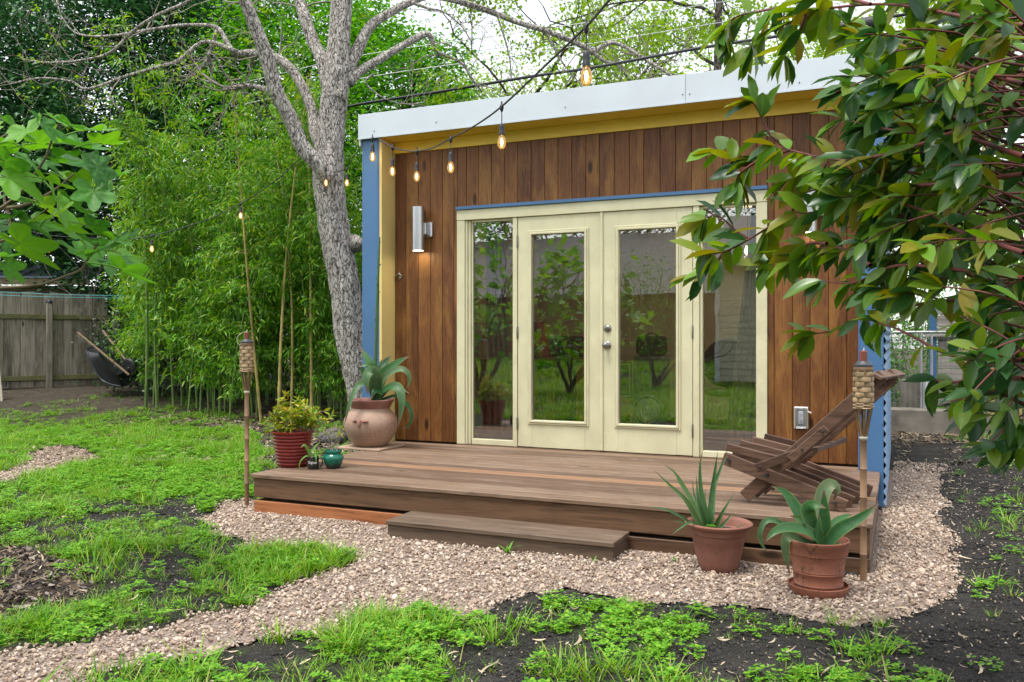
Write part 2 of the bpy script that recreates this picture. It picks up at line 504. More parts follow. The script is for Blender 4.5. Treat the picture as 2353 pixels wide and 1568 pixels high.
# ------------------------------------------------------------------ ground layout, authored as outlines read off the photograph
def inpoly(px, py, poly):
    poly = np.array(poly, float); n = len(poly)
    c = np.zeros(len(px), bool); j = n - 1
    for i in range(n):
        xi, yi = poly[i]; xj, yj = poly[j]
        t = ((yi > py) != (yj > py)) & (px < (xj - xi) * (py - yi) / ((yj - yi) if yj != yi else 1e-9) + xi)
        c ^= t; j = i
    return c
def outline(pts):                      # picture outline -> ground outline in metres
    return [tuple(GZ(x, y)[:2]) for x, y in pts]
G_PATH = outline([(560, 1148), (505, 1152), (470, 1185), (500, 1225), (560, 1252), (640, 1262), (720, 1272), (790, 1268), (812, 1290), (770, 1312), (690, 1335), (630, 1362),
                  (520, 1398), (400, 1432), (260, 1460), (120, 1488), (0, 1500), (-400, 1580), (-500, 1800), (0, 1650), (130, 1600), (270, 1556), (420, 1518), (560, 1486), (700, 1458), (800, 1432),
                  (843, 1412), (960, 1405), (1060, 1412), (1113, 1412), (1160, 1385), (1203, 1372), (1290, 1358), (1365, 1360), (1450, 1372), (1527, 1384), (1640, 1392), (1758, 1402), (1870, 1420),
                  (1974, 1432), (2050, 1432), (2118, 1417), (2175, 1385), (2205, 1345), (2212, 1284), (2195, 1235), (2175, 1190), (2161, 1129), (2160, 1090), (2169, 1050), (2168, 1008), (2052, 1004), (2020, 1080), (1990, 1180), (1940, 1330), (1500, 1230), (900, 1160)])
G_SPOT = outline([(58, 1048), (110, 1028), (180, 1028), (228, 1042), (215, 1062), (150, 1078), (80, 1090), (20, 1105), (-120, 1130), (-140, 1100), (0, 1082), (60, 1066)])
G_MULCH = outline([(-200, 1262), (60, 1262), (130, 1285), (190, 1310), (215, 1350), (170, 1385), (90, 1405), (40, 1440), (-250, 1470)])
def mask(x, y, poly):
    return inpoly(np.asarray(x, float), np.asarray(y, float), poly)
def vnoise(x, y, s, seed=0):
    """smooth value noise on arrays"""
    x = np.asarray(x, float) * s; y = np.asarray(y, float) * s
    xi = np.floor(x).astype(int); yi = np.floor(y).astype(int); fx = sstep(x - xi); fy = sstep(y - yi)
    def h(a, b):
        n = (a * 374761393 + b * 668265263 + seed * 974711) & 0xffffffff
        n = ((n ^ (n >> 13)) * 1274126177) & 0xffffffff
        return ((n ^ (n >> 16)) & 0xffff) / 65535.0
    return (h(xi, yi) * (1 - fx) + h(xi + 1, yi) * fx) * (1 - fy) + (h(xi, yi + 1) * (1 - fx) + h(xi + 1, yi + 1) * fx) * fy
def fbm(x, y, s, seed=0, o=3):
    return sum(vnoise(x, y, s * 2 ** k, seed + k) * 0.5 ** k for k in range(o)) / sum(0.5 ** k for k in range(o))
HOUSE_X0, HOUSE_X1 = -4.62, -0.09
def under_house(x, y):
    x = np.asarray(x); y = np.asarray(y)
    return ((x > -4.3) & (x < -0.12) & (y > 4.93) & (y < 7.2)) | ((x > -4.65) & (x < -0.06) & (y > 6.9) & (y < 11.2))
def gravel_mask(x, y):
    # ragged edge
    jx = (fbm(x, y, 5, 3) - 0.5) * 0.22; jy = (fbm(x, y, 5, 9) - 0.5) * 0.22
    return (mask(x + jx, y + jy, G_PATH) | mask(x + jx, y + jy, G_SPOT))
def grass_density(x, y):
    """0..1 how green the ground is"""
    x = np.asarray(x, float); y = np.asarray(y, float)
    px, py, w = projD(np.stack([x, y, gz(x, y)], 1))
    n = fbm(x, y, 1.1, 5); n2 = fbm(x, y, 3.0, 8)
    d = np.zeros(len(x))
    # lawn on the left of the deck and outside the frame behind it
    lawn = ((px < 600 + 120 * (n - 0.5)) | ((px < 835) & (py > 1200))) & (w > 3.2)
    far = sstep((py - 925) / 90.0)                       # thins towards the fence
    d = np.where(lawn, np.clip(0.30 + 2.2 * (n2 - 0.43) + 0.5 * (n - 0.5), 0.03, 1) * (0.10 + 0.90 * far), d)
    d = np.where(lawn & (py > 985) & (py < 1140), np.clip(d + 0.35, 0, 1), d)
    # strip between path and bare soil in front
    front = (px < 1500) & (py > 1380) & (w > 0.5)
    fr = np.clip(1.2 - (px - 300) / 1700.0, 0.3, 1) * np.clip(np.where(px < 1050, 0.62, 0.30) + 2.0 * (n2 - 0.45), 0.02, 1)
    d = np.where(front, np.maximum(fr, 0.0), d)
    rgt = (px >= 1500) & (py > 1380) & (w > 0.5)
    d = np.where(rgt, np.clip(0.85 - (px - 1500) / 1000.0, 0.06, 1) * np.clip(3.2 * (n2 - 0.44), 0.02, 1) * np.where(py > 1425, 1.0, 0.15), d)
    rr = (px > 2180) & (py <= 1380) & (w > 0.5)
    d = np.where(rr, 0.10 * (n2 > 0.55), d)
    beh = (px > 600) & (px < 900) & (py < 1110) & (w > 7.5)
    d = np.where(beh, 0.25 * (n2 > 0.5), d)
    d = np.where((w <= 0.5) | (y < 1.0), np.clip(0.5 + 1.0 * (n - 0.4), 0, 1), d)     # lawn behind the camera
    d = np.where(mask(x, y, G_MULCH) , d * 0.03, d)
    d = np.where(gravel_mask(x, y), 0.0, d)
    d = np.where(under_house(x, y), 0.0, d)
    return d

def ground_axis(lo, a, b, hi, fine, n_out):
    t = np.linspace(0, 1, n_out + 1) ** 2.2
    left = a - (a - lo) * t[::-1]; right = b + (hi - b) * t
    return np.concatenate([left[:-1], np.arange(a, b, fine), right])
gx = ground_axis(-90, -9.6, 3.2, 90, 0.045, 26)
gy = ground_axis(-90, 2.0, 9.0, 110, 0.045, 26)
GX, GY = np.meshgrid(gx, gy)
X, Y = GX.ravel(), GY.ravel()
gm = gravel_mask(X, Y)
near = ((X > -9.6) & (X < 3.2) & (Y > 2) & (Y < 9)).astype(float)
H = gz(X, Y) + near * ((fbm(X, Y, 2.2, 1) - 0.5) * 0.03 + (fbm(X, Y, 16, 2) - 0.5) * 0.022 * (~gm))
H -= 0.012 * near * gm
nx, ny = len(gx), len(gy)
ii = np.arange((ny - 1) * (nx - 1)); r_, c_ = ii // (nx - 1), ii % (nx - 1)
F = np.stack([r_ * nx + c_, r_ * nx + c_ + 1, (r_ + 1) * nx + c_ + 1, (r_ + 1) * nx + c_], 1)
me = mesh_np('ground', np.stack([X, Y, H], 1), F, True)
at = me.attributes.new('lawn', 'FLOAT', 'POINT'); at.data.foreach_set('value', grass_density(X, Y).astype(np.float32))
at = me.attributes.new('mulch', 'FLOAT', 'POINT'); at.data.foreach_set('value', mask(X, Y, G_MULCH).astype(np.float32))
pxa, pya, wa = projD(np.stack([X, Y, H], 1))
at = me.attributes.new('litter', 'FLOAT', 'POINT'); at.data.foreach_set('value', ((wa > 9.0) & (pya < 1000)).astype(np.float32))

def ground_mat():
    m, nt, b = newmat('dark_soil')
    setp(b, (0.03, 0.028, 0.027), 0.95, 0, 0.2)
    v = coords(nt, jitter=False)
    n1 = noise(nt, v, 3.0, 6, 0.6); n2 = noise(nt, v, 40, 5, 0.7); n3 = noise(nt, v, 130, 3, 0.6)
    c = ramp(nt, n1, [(0.3, (0.018, 0.017, 0.016)), (0.5, (0.040, 0.037, 0.034)), (0.72, (0.085, 0.076, 0.067))])
    c = mixc(nt, ramp(nt, n2, [(0.45, (0, 0, 0)), (0.75, (0.7, 0.7, 0.7))]), c, (0.062, 0.055, 0.050))
    c = mixc(nt, ramp(nt, n3, [(0.585, (0, 0, 0)), (0.66, (0.75, 0.75, 0.75))]), c, (0.26, 0.215, 0.17))
    def att(nm):
        a = nt.nodes.new('ShaderNodeAttribute'); a.attribute_name = nm; return a.outputs['Fac']
    lit = ramp(nt, noise(nt, v, 14, 6, 0.7), [(0.35, (0.035, 0.026, 0.018)), (0.55, (0.10, 0.075, 0.052)), (0.72, (0.24, 0.19, 0.14))])
    c = mixc(nt, math_(nt, 'MULTIPLY', att('litter'), 0.75), c, lit)
    mul = ramp(nt, noise(nt, v, 26, 6, 0.7), [(0.35, (0.03, 0.02, 0.015)), (0.55, (0.085, 0.06, 0.045)), (0.75, (0.22, 0.18, 0.15))])
    c = mixc(nt, att('mulch'), c, mul)
    gr = ramp(nt, noise(nt, v, 30, 5, 0.7), [(0.3, (0.018, 0.035, 0.008)), (0.7, (0.05, 0.11, 0.015))])
    c = mixc(nt, math_(nt, 'MULTIPLY', att('lawn'), 0.6), c, gr)
    nt.links.new(c, b.inputs['Base Color'])
    h = math_(nt, 'ADD', n2, math_(nt, 'MULTIPLY', n3, 0.5))
    bump(nt, b, h, 1.0, 0.035)
    return m
M['soil'] = ground_mat()
tag(link('ground', me, None, M['soil']), 'dark soil ground of the yard', None, kind='structure')

# gravel bed: a sheet just over the soil
fg = gm[F].all(axis=1) & near[F].all(axis=1).astype(bool)
used = np.unique(F[fg]); remap = -np.ones(len(X), int); remap[used] = np.arange(len(used))
gv = np.stack([X, Y, H + 0.010], 1)[used]
me = mesh_np('gravel_path', gv, remap[F[fg]], True)
def gravel_mat(name, inst):
    m, nt, b = newmat(name)
    setp(b, (0.45, 0.34, 0.28), 0.9, 0, 0.25)
    cols = [(0.0, (0.15, 0.10, 0.075)), (0.15, (0.27, 0.20, 0.15)), (0.5, (0.40, 0.31, 0.24)), (0.85, (0.49, 0.40, 0.32)), (1.0, (0.62, 0.55, 0.47))]
    v = coords(nt, jitter=inst)
    if inst:
        c = ramp(nt, nt.nodes.new('ShaderNodeObjectInfo').outputs['Random'], cols)
        c = mixc(nt, 0.35, c, ramp(nt, noise(nt, v, 60, 4), [(0.3, (0.55, 0.5, 0.47)), (0.7, (0.9, 0.87, 0.85))]), 'MULTIPLY')
        c = mixc(nt, 1.0, c, (1.25, 1.25, 1.25), 'MULTIPLY')
        bump(nt, b, noise(nt, v, 90, 3), 0.4, 0.003)
    else:
        vo = nd(nt, 'ShaderNodeTexVoronoi', {'Vector': v, 'Scale': 48.0})
        c = mixc(nt, 0.6, ramp(nt, vo.outputs['Distance'], [(0.2, (0.34, 0.26, 0.21)), (0.75, (0.14, 0.10, 0.08))]), (0.3, 0.24, 0.2), 'MIX')
        bump(nt, b, vo.outputs['Distance'], 0.9, 0.02).invert = True
    nt.links.new(c, b.inputs['Base Color'])
    return m
M['gravel_bed'] = gravel_mat('gravel_bed', False)
M['gravel'] = gravel_mat('gravel_stone', True)
tag(link('gravel_path', me, None, M['gravel_bed']), 'pink grey gravel path round the deck', None, kind='structure')

# ------------------------------------------------------------------ the studio
YF = 7.10                                     # face of the siding
ZD = 0.274                                    # deck surface
studio = thing('garden_studio', 'small flat-roofed studio with brown plank front, cream french doors and blue corners', 'building', (-2.35, 8.7, 0))
sx = lambda px: FY(px, 600, YF).x
TL, TR = -3.725, -0.961                       # outer edges of the cream casing
DL, DM, DR = -3.119, -2.331, -1.552           # door edges
ZT, ZDT = 2.425, 2.326                        # casing top, door top
ZS, ZSOF = 3.003, 3.107                       # siding top, soffit
def plank(x0, x1, z0, z1):
    MB().box(x0 + 0.0012, x1 - 0.0012, YF + random.uniform(-0.0015, 0.0015), YF + 0.02, z0, z1, 0.004).build('siding_plank', M['siding'], studio)
lp = [sx(p) for p in (908.6, 933, 960.8, 988.9, 1016.6, 1043)] + [TL]
for a, b_ in zip(lp[:-1], lp[1:]): plank(a, b_, 0.285, ZS)
hp = [TL] + [sx(p) for p in (1071.7, 1099.8, 1129.4, 1159.2, 1189.5, 1220, 1251, 1282, 1313.7, 1345.8, 1377, 1411.3, 1446, 1479, 1517, 1552, 1588.7, 1624, 1660.8, 1700.4, 1738)] + [TR]
for a, b_ in zip(hp[:-1], hp[1:]): plank(a, b_, 2.458, ZS)
rp = [TR] + [sx(p) for p in (1779, 1821, 1861.7, 1903.9, 1946, 1973)]
rp[-1] = -0.285
for a, b_ in zip(rp[:-1], rp[1:]): plank(a, b_, 0.285, ZS)
# wall cores behind the planks and the dark grooves between them
M['inner'] = paint('inside_wall', (0.66, 0.60, 0.46), 0.8, 0.06, 2)
M['core'] = paint('wall_core', (0.05, 0.03, 0.02), 0.9, 0.1, 3)
def wallbox(name, *a, mat='core'): return MB().box(*a).build(name, M[mat], studio)
wallbox('wall_core', -4.43, TL + 0.02, YF + 0.022, YF + 0.12, 0.1, 3.1)
wallbox('wall_core', TR - 0.02, -0.25, YF + 0.022, YF + 0.12, 0.1, 3.1)
wallbox('wall_core', TL + 0.021, TR - 0.021, YF + 0.022, YF + 0.12, 2.33, 3.1)
YB = 10.7
wallbox('inside_floor', -4.45, -0.25, YF + 0.1, YB, 0.15, ZD - 0.005, mat='core')
wallbox('inside_wall', -4.42, -4.38, YF + 0.121, YB, 0.2, 2.9, mat='inner')
wallbox('inside_wall', -0.30, -0.26, YF + 0.121, YB, 0.2, 2.9, mat='inner')
wallbox('inside_wall', -4.379, -0.301, YB - 0.05, YB, 0.2, 2.9, mat='inner')
wallbox('inside_ceiling', -4.379, -0.301, YF + 0.121, YB - 0.051, 2.75, 2.8, mat='inner')
# frieze, soffit, side returns
YP = 6.87                                     # face of the blue corners
MB().box(-4.40, -0.285, YF - 0.012, YF + 0.02, ZS + 0.002, ZSOF, 0.002).build('frieze_board', M['yellow'], studio)
MB().box(-4.44, -0.24, YP - 0.02, YF + 0.01, ZSOF + 0.001, ZSOF + 0.02).build('soffit', M['yellow'], studio)
MB().box(-4.43, -4.402, YP + 0.004, YF + 0.02, 0.10, ZSOF, 0.002).build('side_return', M['yellow_pale'], studio)
MB().box(-0.283, -0.255, YP + 0.004, YF + 0.02, 0.10, ZSOF, 0.002).build('side_return', M['yellow_pale'], studio)
MB().box(-4.615, -4.447, YP, YP + 0.012, 0.02, ZSOF + 0.01, 0.002).build('corner_panel', M['blue'], studio)
MB().box(-4.446, -4.4305, YP - 0.003, YP + 0.06, 0.02, ZSOF + 0.005, 0.002).build('corner_trim', M['blue_dark'], studio)
MB().box(-0.278, -0.112, YP, YP + 0.012, 0.02, ZSOF + 0.01, 0.002).build('corner_panel', M['blue'], studio)
MB().box(-0.2835, -0.279, YP - 0.003, YP + 0.003, 0.02, ZSOF + 0.005).build('corner_trim', M['blue_dark'], studio)
MB().box(-4.613, -4.43, YP + 0.0125, YB + 0.2, 0.02, ZSOF, 0.0).build('outer_wall', M['blue'], studio)
MB().box(-0.254, -0.125, YP + 0.0125, YB + 0.2, 0.02, ZSOF, 0.0).build('outer_wall', M['blue'], studio)
MB().box(-4.43, -0.254, YB + 0.08, YB + 0.2, 0.02, ZSOF, 0.0).build('outer_wall', M['blue'], studio)
# corrugated cladding along the side wall, ridges running level
zz = np.arange(0.02, 3.1, 0.0095); prof = -0.104 + 0.009 * np.sin(zz / 0.076 * 2 * np.pi)
ys = np.array([YP + 0.014, 8.2, 9.6, YB + 0.2])
V = [(x, y, z) for y in ys for x, z in zip(prof, zz)]
n = len(zz)
Fc = [(j * n + i, (j + 1) * n + i, (j + 1) * n + i + 1, j * n + i + 1) for j in range(len(ys) - 1) for i in range(n - 1)]
MB().add(V, Fc, True).build('corrugated_cladding', M['corrugated'], studio)
# roof and galvanised fascia in two lengths
V = [(-4.62, 6.9, 3.30), (-0.07, 6.9, 3.30), (-0.07, YB + 0.35, 3.12), (-4.62, YB + 0.35, 3.12)]
mb = MB(); mb.add([*V, *[(x, y, z - 0.05) for x, y, z in V]], [(0, 1, 2, 3), (7, 6, 5, 4), (0, 4, 5, 1), (1, 5, 6, 2), (2, 6, 7, 3), (3, 7, 4, 0)])
mb.build('roof', M['roof'], studio)
seam = FY(1575, 200, 6.83).x
FB, FT = 3.118, 3.338
for a, b_ in ((-4.632, seam - 0.001), (seam + 0.001, -0.05)):
    mb = MB().box(a, b_, 6.828, 6.848, FB, FT, 0.002)
    mb.box(a, b_, 6.822, 6.8275, FB - 0.012, FB + 0.006)
    f_ = mb.build('fascia', M['galv'], studio)
MB().box(-4.634, -4.62, 6.849, YB + 0.3, 3.05, FT - 0.003).build('fascia_return', M['galv'], studio)
MB().box(-0.064, -0.05, 6.849, YB + 0.3, 3.05, FT - 0.003).build('fascia_return', M['galv'], studio)
for px, py in ((860, 302), (1002.5, 281.5), (1299, 247), (1569, 218), (1837, 190.5), (1585, 217)):
    p = FY(px, py, 6.83)
    MB().lathe([(0.0055, 0), (0.0055, 0.003), (0.0, 0.004)], 8, (p.x, 6.828, p.z), Matrix.Rotation(R(90), 4, 'X')).build('screw_head', M['screw'], studio)
for z in (0.62, 1.05, 1.5, 1.95, 2.4, 2.8):
    MB().lathe([(0.004, 0), (0.004, 0.002), (0.0, 0.003)], 6, (-4.44, YP - 0.003, z), Matrix.Rotation(R(90), 4, 'X')).build('screw_head', M['screw'], studio)
    MB().lathe([(0.004, 0), (0.004, 0.002), (0.0, 0.003)], 6, (-0.12, YP, z), Matrix.Rotation(R(90), 4, 'X')).build('screw_head', M['screw'], studio)

# casing around doors and side lights
YC = YF - 0.018
MB().box(TL, TR, YC - 0.004, YF + 0.022, ZDT + 0.004, ZT, 0.003).build('head_casing', M['cream'], studio)
MB().box(TL - 0.004, TR + 0.004, YC - 0.022, YF + 0.02, ZT + 0.001, ZT + 0.03, 0.002).build('head_flashing', M['blue'], studio)
MB().box(TL, TL + 0.082, YC, YF + 0.022, ZD + 0.006, ZDT + 0.003, 0.003).build('side_casing', M['cream'], studio)
MB().box(TR - 0.085, TR, YC, YF + 0.022, ZD + 0.006, ZDT + 0.003, 0.003).build('side_casing', M['cream'], studio)
def sidelight(x0, x1, steps_left):
    """glazed side light: frame of stops round one pane"""
    g0, g1 = x0, x1
    mb = MB()
    zb, zt = ZD + 0.006, ZDT + 0.002
    if steps_left:
        mb.box(x0, x0 + 0.02, YF - 0.004, YF + 0.1, zb, zt, 0.002); mb.box(x0 + 0.021, x0 + 0.045, YF + 0.012, YF + 0.1, zb, zt, 0.002)
        mb.box(x0 + 0.046, x0 + 0.062, YF + 0.028, YF + 0.1, zb, zt, 0.002); g0 = x0 + 0.062
    else:
        mb.box(x0, x0 + 0.022, YF + 0.012, YF + 0.1, zb, zt, 0.002); g0 = x0 + 0.022
        g1 = x1
    mb.box(g0 + 0.0005, g1 - 0.0005, YF + 0.004, YF + 0.1, zb, zb + 0.05, 0.003)
    mb.box(g0 + 0.0005, g1 - 0.0005, YF + 0.010, YF + 0.1, zt - 0.02, zt, 0.002)
    fr = mb.build('side_light', M['cream'], studio)
    MB().box(g0 - 0.004, g1 + 0.004, YF + 0.044, YF + 0.05, zb + 0.046, zt - 0.015).build('pane', M['glass'], fr)
    return fr
sidelight(TL + 0.0825, -3.165, True)
sidelight(-1.498, TR - 0.0855, False)
def mullion(x0, x1): MB().box(x0, x1, YF - 0.012, YF + 0.1, ZD + 0.006, ZDT + 0.003, 0.003).build('mullion', M['cream'], studio)
mullion(-3.1645, DL - 0.003)
mullion(DR + 0.003, -1.4985)
MB().box(TL, TR, YF - 0.03, YF + 0.1, ZD - 0.012, ZD + 0.004, 0.002).build('threshold', M['deck_face'], studio)

def door(x0, x1, knob):
    zb, zt = ZD + 0.012, ZDT
    y0, y1 = YF - 0.004, YF + 0.04
    g0, g1, gb, gt = x0 + 0.138, x1 - 0.155, 0.526, 2.165
    if knob: g0, g1 = x0 + 0.150, x1 - 0.136
    mb = MB()
    mb.box(x0 + 0.003, g0, y0, y1, zb, zt, 0.002); mb.box(g1, x1 - 0.003, y0, y1, zb, zt, 0.002)
    mb.box(g0 + 0.0005, g1 - 0.0005, y0, y1, zb, gb, 0.0); mb.box(g0 + 0.0005, g1 - 0.0005, y0, y1, gt, zt, 0.0)
    d = mb.build('door', M['cream'], studio)
    mo = MB()                                  # raised moulding, two steps
    for off, w_, dy in ((-0.038, 0.016, 0.012), (-0.0215, 0.0215, 0.020)):
        a0, a1, b0, b1 = g0 + off, g1 - off, gb + off, gt - off
        mo.box(a0, a0 + w_, y0 - dy, y0 - 0.0005, b0, b1, 0.004); mo.box(a1 - w_, a1, y0 - dy, y0 - 0.0005, b0, b1, 0.004)
        mo.box(a0 + w_ - 0.003, a1 - w_ + 0.003, y0 - dy + 0.001, y0 - 0.0005, b0, b0 + w_, 0.004); mo.box(a0 + w_ - 0.003, a1 - w_ + 0.003, y0 - dy + 0.001, y0 - 0.0005, b1 - w_, b1, 0.004)
    mo.build('moulding', M['cream'], d)
    MB().box(g0 - 0.006, g1 + 0.006, YF + 0.014, YF + 0.020, gb - 0.006, gt + 0.006).build('pane', M['glass'], d)
    hx = x1 + 0.001 if knob else x0 - 0.001
    for z in (0.49, 1.30, 2.11):
        MB().box(hx - 0.009, hx + 0.009, y0 - 0.006, y0 - 0.0005, z - 0.052, z + 0.052, 0.001).lathe([(0.006, -0.055), (0.007, -0.05), (0.007, 0.05), (0.006, 0.055)], 8, (hx, y0 - 0.009, z)).build('hinge', M['nickel'], d)
    if knob:
        kx = FY(1396, 793, YF).x
        Rx = Matrix.Rotation(R(90), 4, 'X')
        MB().lathe([(0.033, 0), (0.034, 0.004), (0.030, 0.009), (0.013, 0.012), (0.012, 0.03), (0.022, 0.038), (0.029, 0.05), (0.028, 0.062), (0.018, 0.07), (0.0, 0.072)], 20, (kx, y0 - 0.0005, 1.19), Rx).build('knob', M['nickel'], d)
        MB().lathe([(0.032, 0), (0.033, 0.004), (0.028, 0.012), (0.016, 0.016), (0.014, 0.022), (0.0, 0.023)], 20, (kx + 0.003, y0 - 0.0005, 1.333), Rx).build('deadbolt', M['nickel'], d)
        for z in (1.19, 1.333):
            MB().box(x0 - 0.003, x0 + 0.002, y0 - 0.003, y0 + 0.02, z - 0.03, z + 0.03).build('latch_plate', M['nickel'], d)
    return d
door(DL, DM, False)
door(DM, DR, True)
MB().box(DM - 0.014, DM + 0.012, YF - 0.02, YF - 0.0045, ZD + 0.014, ZDT - 0.002, 0.004).build('astragal', M['cream'], studio)

# ------------------------------------------------------------------ deck and step
deck = thing('wooden_deck', 'low weathered brown plank deck in front of the french doors', 'deck', (-2.2, 6.0, 0))
DX0, DX1, DY0 = -4.275, -0.135, 4.94
nb = 15
bw = (YF - 0.03 - DY0) / nb
for i in range(nb):
    y0 = DY0 + i * bw
    dz = random.uniform(-0.0012, 0.0012)
    x0, x1 = DX0 + random.uniform(-0.004, 0.004), DX1 + random.uniform(-0.004, 0.004)
    if y0 > YP - 0.06: x0, x1 = -4.40, -0.287
    newb = (i == 5)
    b_ = MB().box(x0, x1, y0 + 0.004, y0 + bw - 0.004, ZD - 0.028 + dz, ZD + dz, 0.004).build('deck_board', M['deck_new'] if newb else M['deck'], deck)
    if newb: b_['label'] = 'newer orange deck board'
ym = DY0 + 0.022
def face(x0, x1, z0, z1, y, mat): return MB().box(x0, x1, y, y + 0.035, z0, z1, 0.004).build('fascia_board', M[mat], deck)
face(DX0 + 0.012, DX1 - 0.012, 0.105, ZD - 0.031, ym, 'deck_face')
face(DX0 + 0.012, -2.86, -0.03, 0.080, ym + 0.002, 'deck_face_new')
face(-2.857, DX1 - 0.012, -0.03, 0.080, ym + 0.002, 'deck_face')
for x, s in ((DX0 + 0.012, 0), (DX1 - 0.047, 1)):
    MB().box(x, x + 0.035, ym + 0.036, YP - 0.01, 0.105, ZD - 0.031, 0.004).build('fascia_board', M['deck_face'], deck)
    MB().box(x, x + 0.035, ym + 0.038, YP - 0.01, -0.03, 0.080, 0.004).build('fascia_board', M['deck_face'], deck)
for i in range(9):
    x = DX0 + 0.08 + i * (DX1 - DX0 - 0.16) / 8
    MB().box(x - 0.02, x + 0.02, ym + 0.06, YF - 0.05, -0.02, ZD - 0.032).build('joist', M['core'], deck)
MB().box(DX0 + 0.05, DX1 - 0.05, ym + 0.065, ym + 0.09, -0.03, ZD - 0.033).build('rim_joist', M['core'], deck)
A, B = GZ(887, 1240, -0.01), GZ(1413, 1296, -0.01)
SY = (A.y + B.y) / 2; SX0, SX1 = A.x, B.x
step = thing('wooden_step', 'long low grey-brown wooden step before the deck', 'step', ((SX0 + SX1) / 2, SY + 0.15, 0))
zs = 0.112
dpt = 0.30
MB().box(SX0, SX1, SY - 0.012, SY + dpt / 2 - 0.003, zs - 0.03, zs, 0.004).build('tread', M['step'], step)
MB().box(SX0, SX1, SY + dpt / 2 + 0.003, SY + dpt, zs - 0.03, zs + 0.001, 0.004).build('tread', M['step'], step)
MB().box(SX0 + 0.004, SX1 - 0.004, SY, SY + 0.034, -0.03, zs - 0.033, 0.003).build('riser', M['step'], step)
for x in (SX0 + 0.006, SX1 - 0.040):
    MB().box(x, x + 0.034, SY + 0.0345, SY + dpt - 0.01, -0.03, zs - 0.033, 0.003).build('side_board', M['step'], step)
# ------------------------------------------------------------------ plant materials
M['bark'] = None
def bark_mat(name, dark, mid, light, sc=9.0, strength=1.0):
    m, nt, b = newmat(name)
    setp(b, mid, 0.9, 0, 0.2)
    v = coords(nt, (1, 1, 0.38), jitter=False)
    w1 = noise(nt, v, 6, 4)
    vd = nd(nt, 'ShaderNodeVectorMath', {0: v, 1: nd(nt, 'ShaderNodeTexNoise', {'Vector': v, 'Scale': 9.0, 'Detail': 3.0}).outputs['Color']}, operation='ADD')
    sc_ = nd(nt, 'ShaderNodeVectorMath', {0: nd(nt, 'ShaderNodeTexNoise', {'Vector': v, 'Scale': 11.0, 'Detail': 4.0}).outputs['Color']}, operation='SCALE'); sc_.inputs['Scale'].default_value = 0.16
    vd.inputs[1].default_value = (0, 0, 0); nt.links.new(sc_.outputs[0], vd.inputs[1])
    vo = nd(nt, 'ShaderNodeTexVoronoi', {'Vector': vd.outputs[0], 'Scale': sc}, feature='DISTANCE_TO_EDGE')
    crack = ramp(nt, vo.outputs['Distance'], [(0.0, (0.05, 0.05, 0.05)), (0.075, (1, 1, 1))])
    c = ramp(nt, noise(nt, v, 22, 6, 0.65), [(0.3, dark), (0.5, mid), (0.72, light)])
    c = mixc(nt, ramp(nt, w1, [(0.4, (0, 0, 0)), (0.7, (0.5, 0.5, 0.5))]), c, tuple(x * 0.7 for x in mid))
    c = mixc(nt, crack, tuple(x * 0.5 for x in dark), c)
    nt.links.new(c, b.inputs['Base Color'])
    h = math_(nt, 'ADD', math_(nt, 'MULTIPLY', crack, 0.8), math_(nt, 'MULTIPLY', noise(nt, v, 40, 4), 0.5))
    bump(nt, b, h, strength, 0.03)
    return m
M['bark'] = bark_mat('grey_bark', (0.13, 0.11, 0.095), (0.44, 0.40, 0.36), (0.66, 0.61, 0.56), 24.0)
M['bark_dark'] = bark_mat('dark_bark', (0.05, 0.042, 0.036), (0.10, 0.085, 0.072), (0.17, 0.15, 0.13), 8.0)
M['twig'] = paint('grey_twig', (0.24, 0.205, 0.175), 0.85, 0.2, 12)
M['culm'] = paint('yellow_bamboo_cane', (0.42, 0.32, 0.10), 0.5, 0.2, 3, dirt=(0.16, 0.2, 0.05))
M['culm_green'] = paint('green_bamboo_cane', (0.12, 0.20, 0.04), 0.45, 0.2, 3, dirt=(0.3, 0.27, 0.1))
M['bamboo'] = leafmat('bamboo_leaves', [(0.03, 0.12, 0.012), (0.07, 0.23, 0.016), (0.13, 0.35, 0.022), (0.21, 0.43, 0.03), (0.34, 0.43, 0.06)], 0.42, 0.42)
M['evergreen'] = leafmat('dark_evergreen_leaves', [(0.016, 0.065, 0.028), (0.030, 0.11, 0.04), (0.05, 0.16, 0.045), (0.08, 0.20, 0.045)], 0.38, 0.18, spec=0.5)
M['brightleaf'] = leafmat('bright_green_leaves', [(0.035, 0.15, 0.015), (0.06, 0.24, 0.02), (0.10, 0.33, 0.03), (0.15, 0.38, 0.04)], 0.5, 0.45)
M['spring'] = leafmat('young_oak_leaves', [(0.12, 0.25, 0.02), (0.20, 0.36, 0.03), (0.29, 0.45, 0.045), (0.15, 0.30, 0.03)], 0.5, 0.5)
M['ivy'] = leafmat('dark_ivy_leaves', [(0.012, 0.055, 0.014), (0.022, 0.085, 0.02), (0.04, 0.12, 0.02), (0.02, 0.07, 0.03)], 0.35, 0.15, spec=0.5)
M['grass'] = leafmat('grass_blades', [(0.065, 0.22, 0.008), (0.115, 0.32, 0.011), (0.175, 0.41, 0.015), (0.26, 0.46, 0.03), (0.40, 0.36, 0.12)], 0.5, 0.35)
M['clover'] = leafmat('low_weed_leaves', [(0.07, 0.24, 0.010), (0.12, 0.35, 0.014), (0.19, 0.45, 0.02), (0.29, 0.48, 0.04)], 0.55, 0.35)
M['straw'] = paint('dry_leaf', (0.44, 0.35, 0.24), 0.8, 0.3, 5)
M['straw_dark'] = paint('brown_leaf_litter', (0.16, 0.115, 0.075), 0.85, 0.35, 9)
M['straw_grey'] = paint('grey_dry_leaf', (0.24, 0.20, 0.17), 0.85, 0.3, 9)
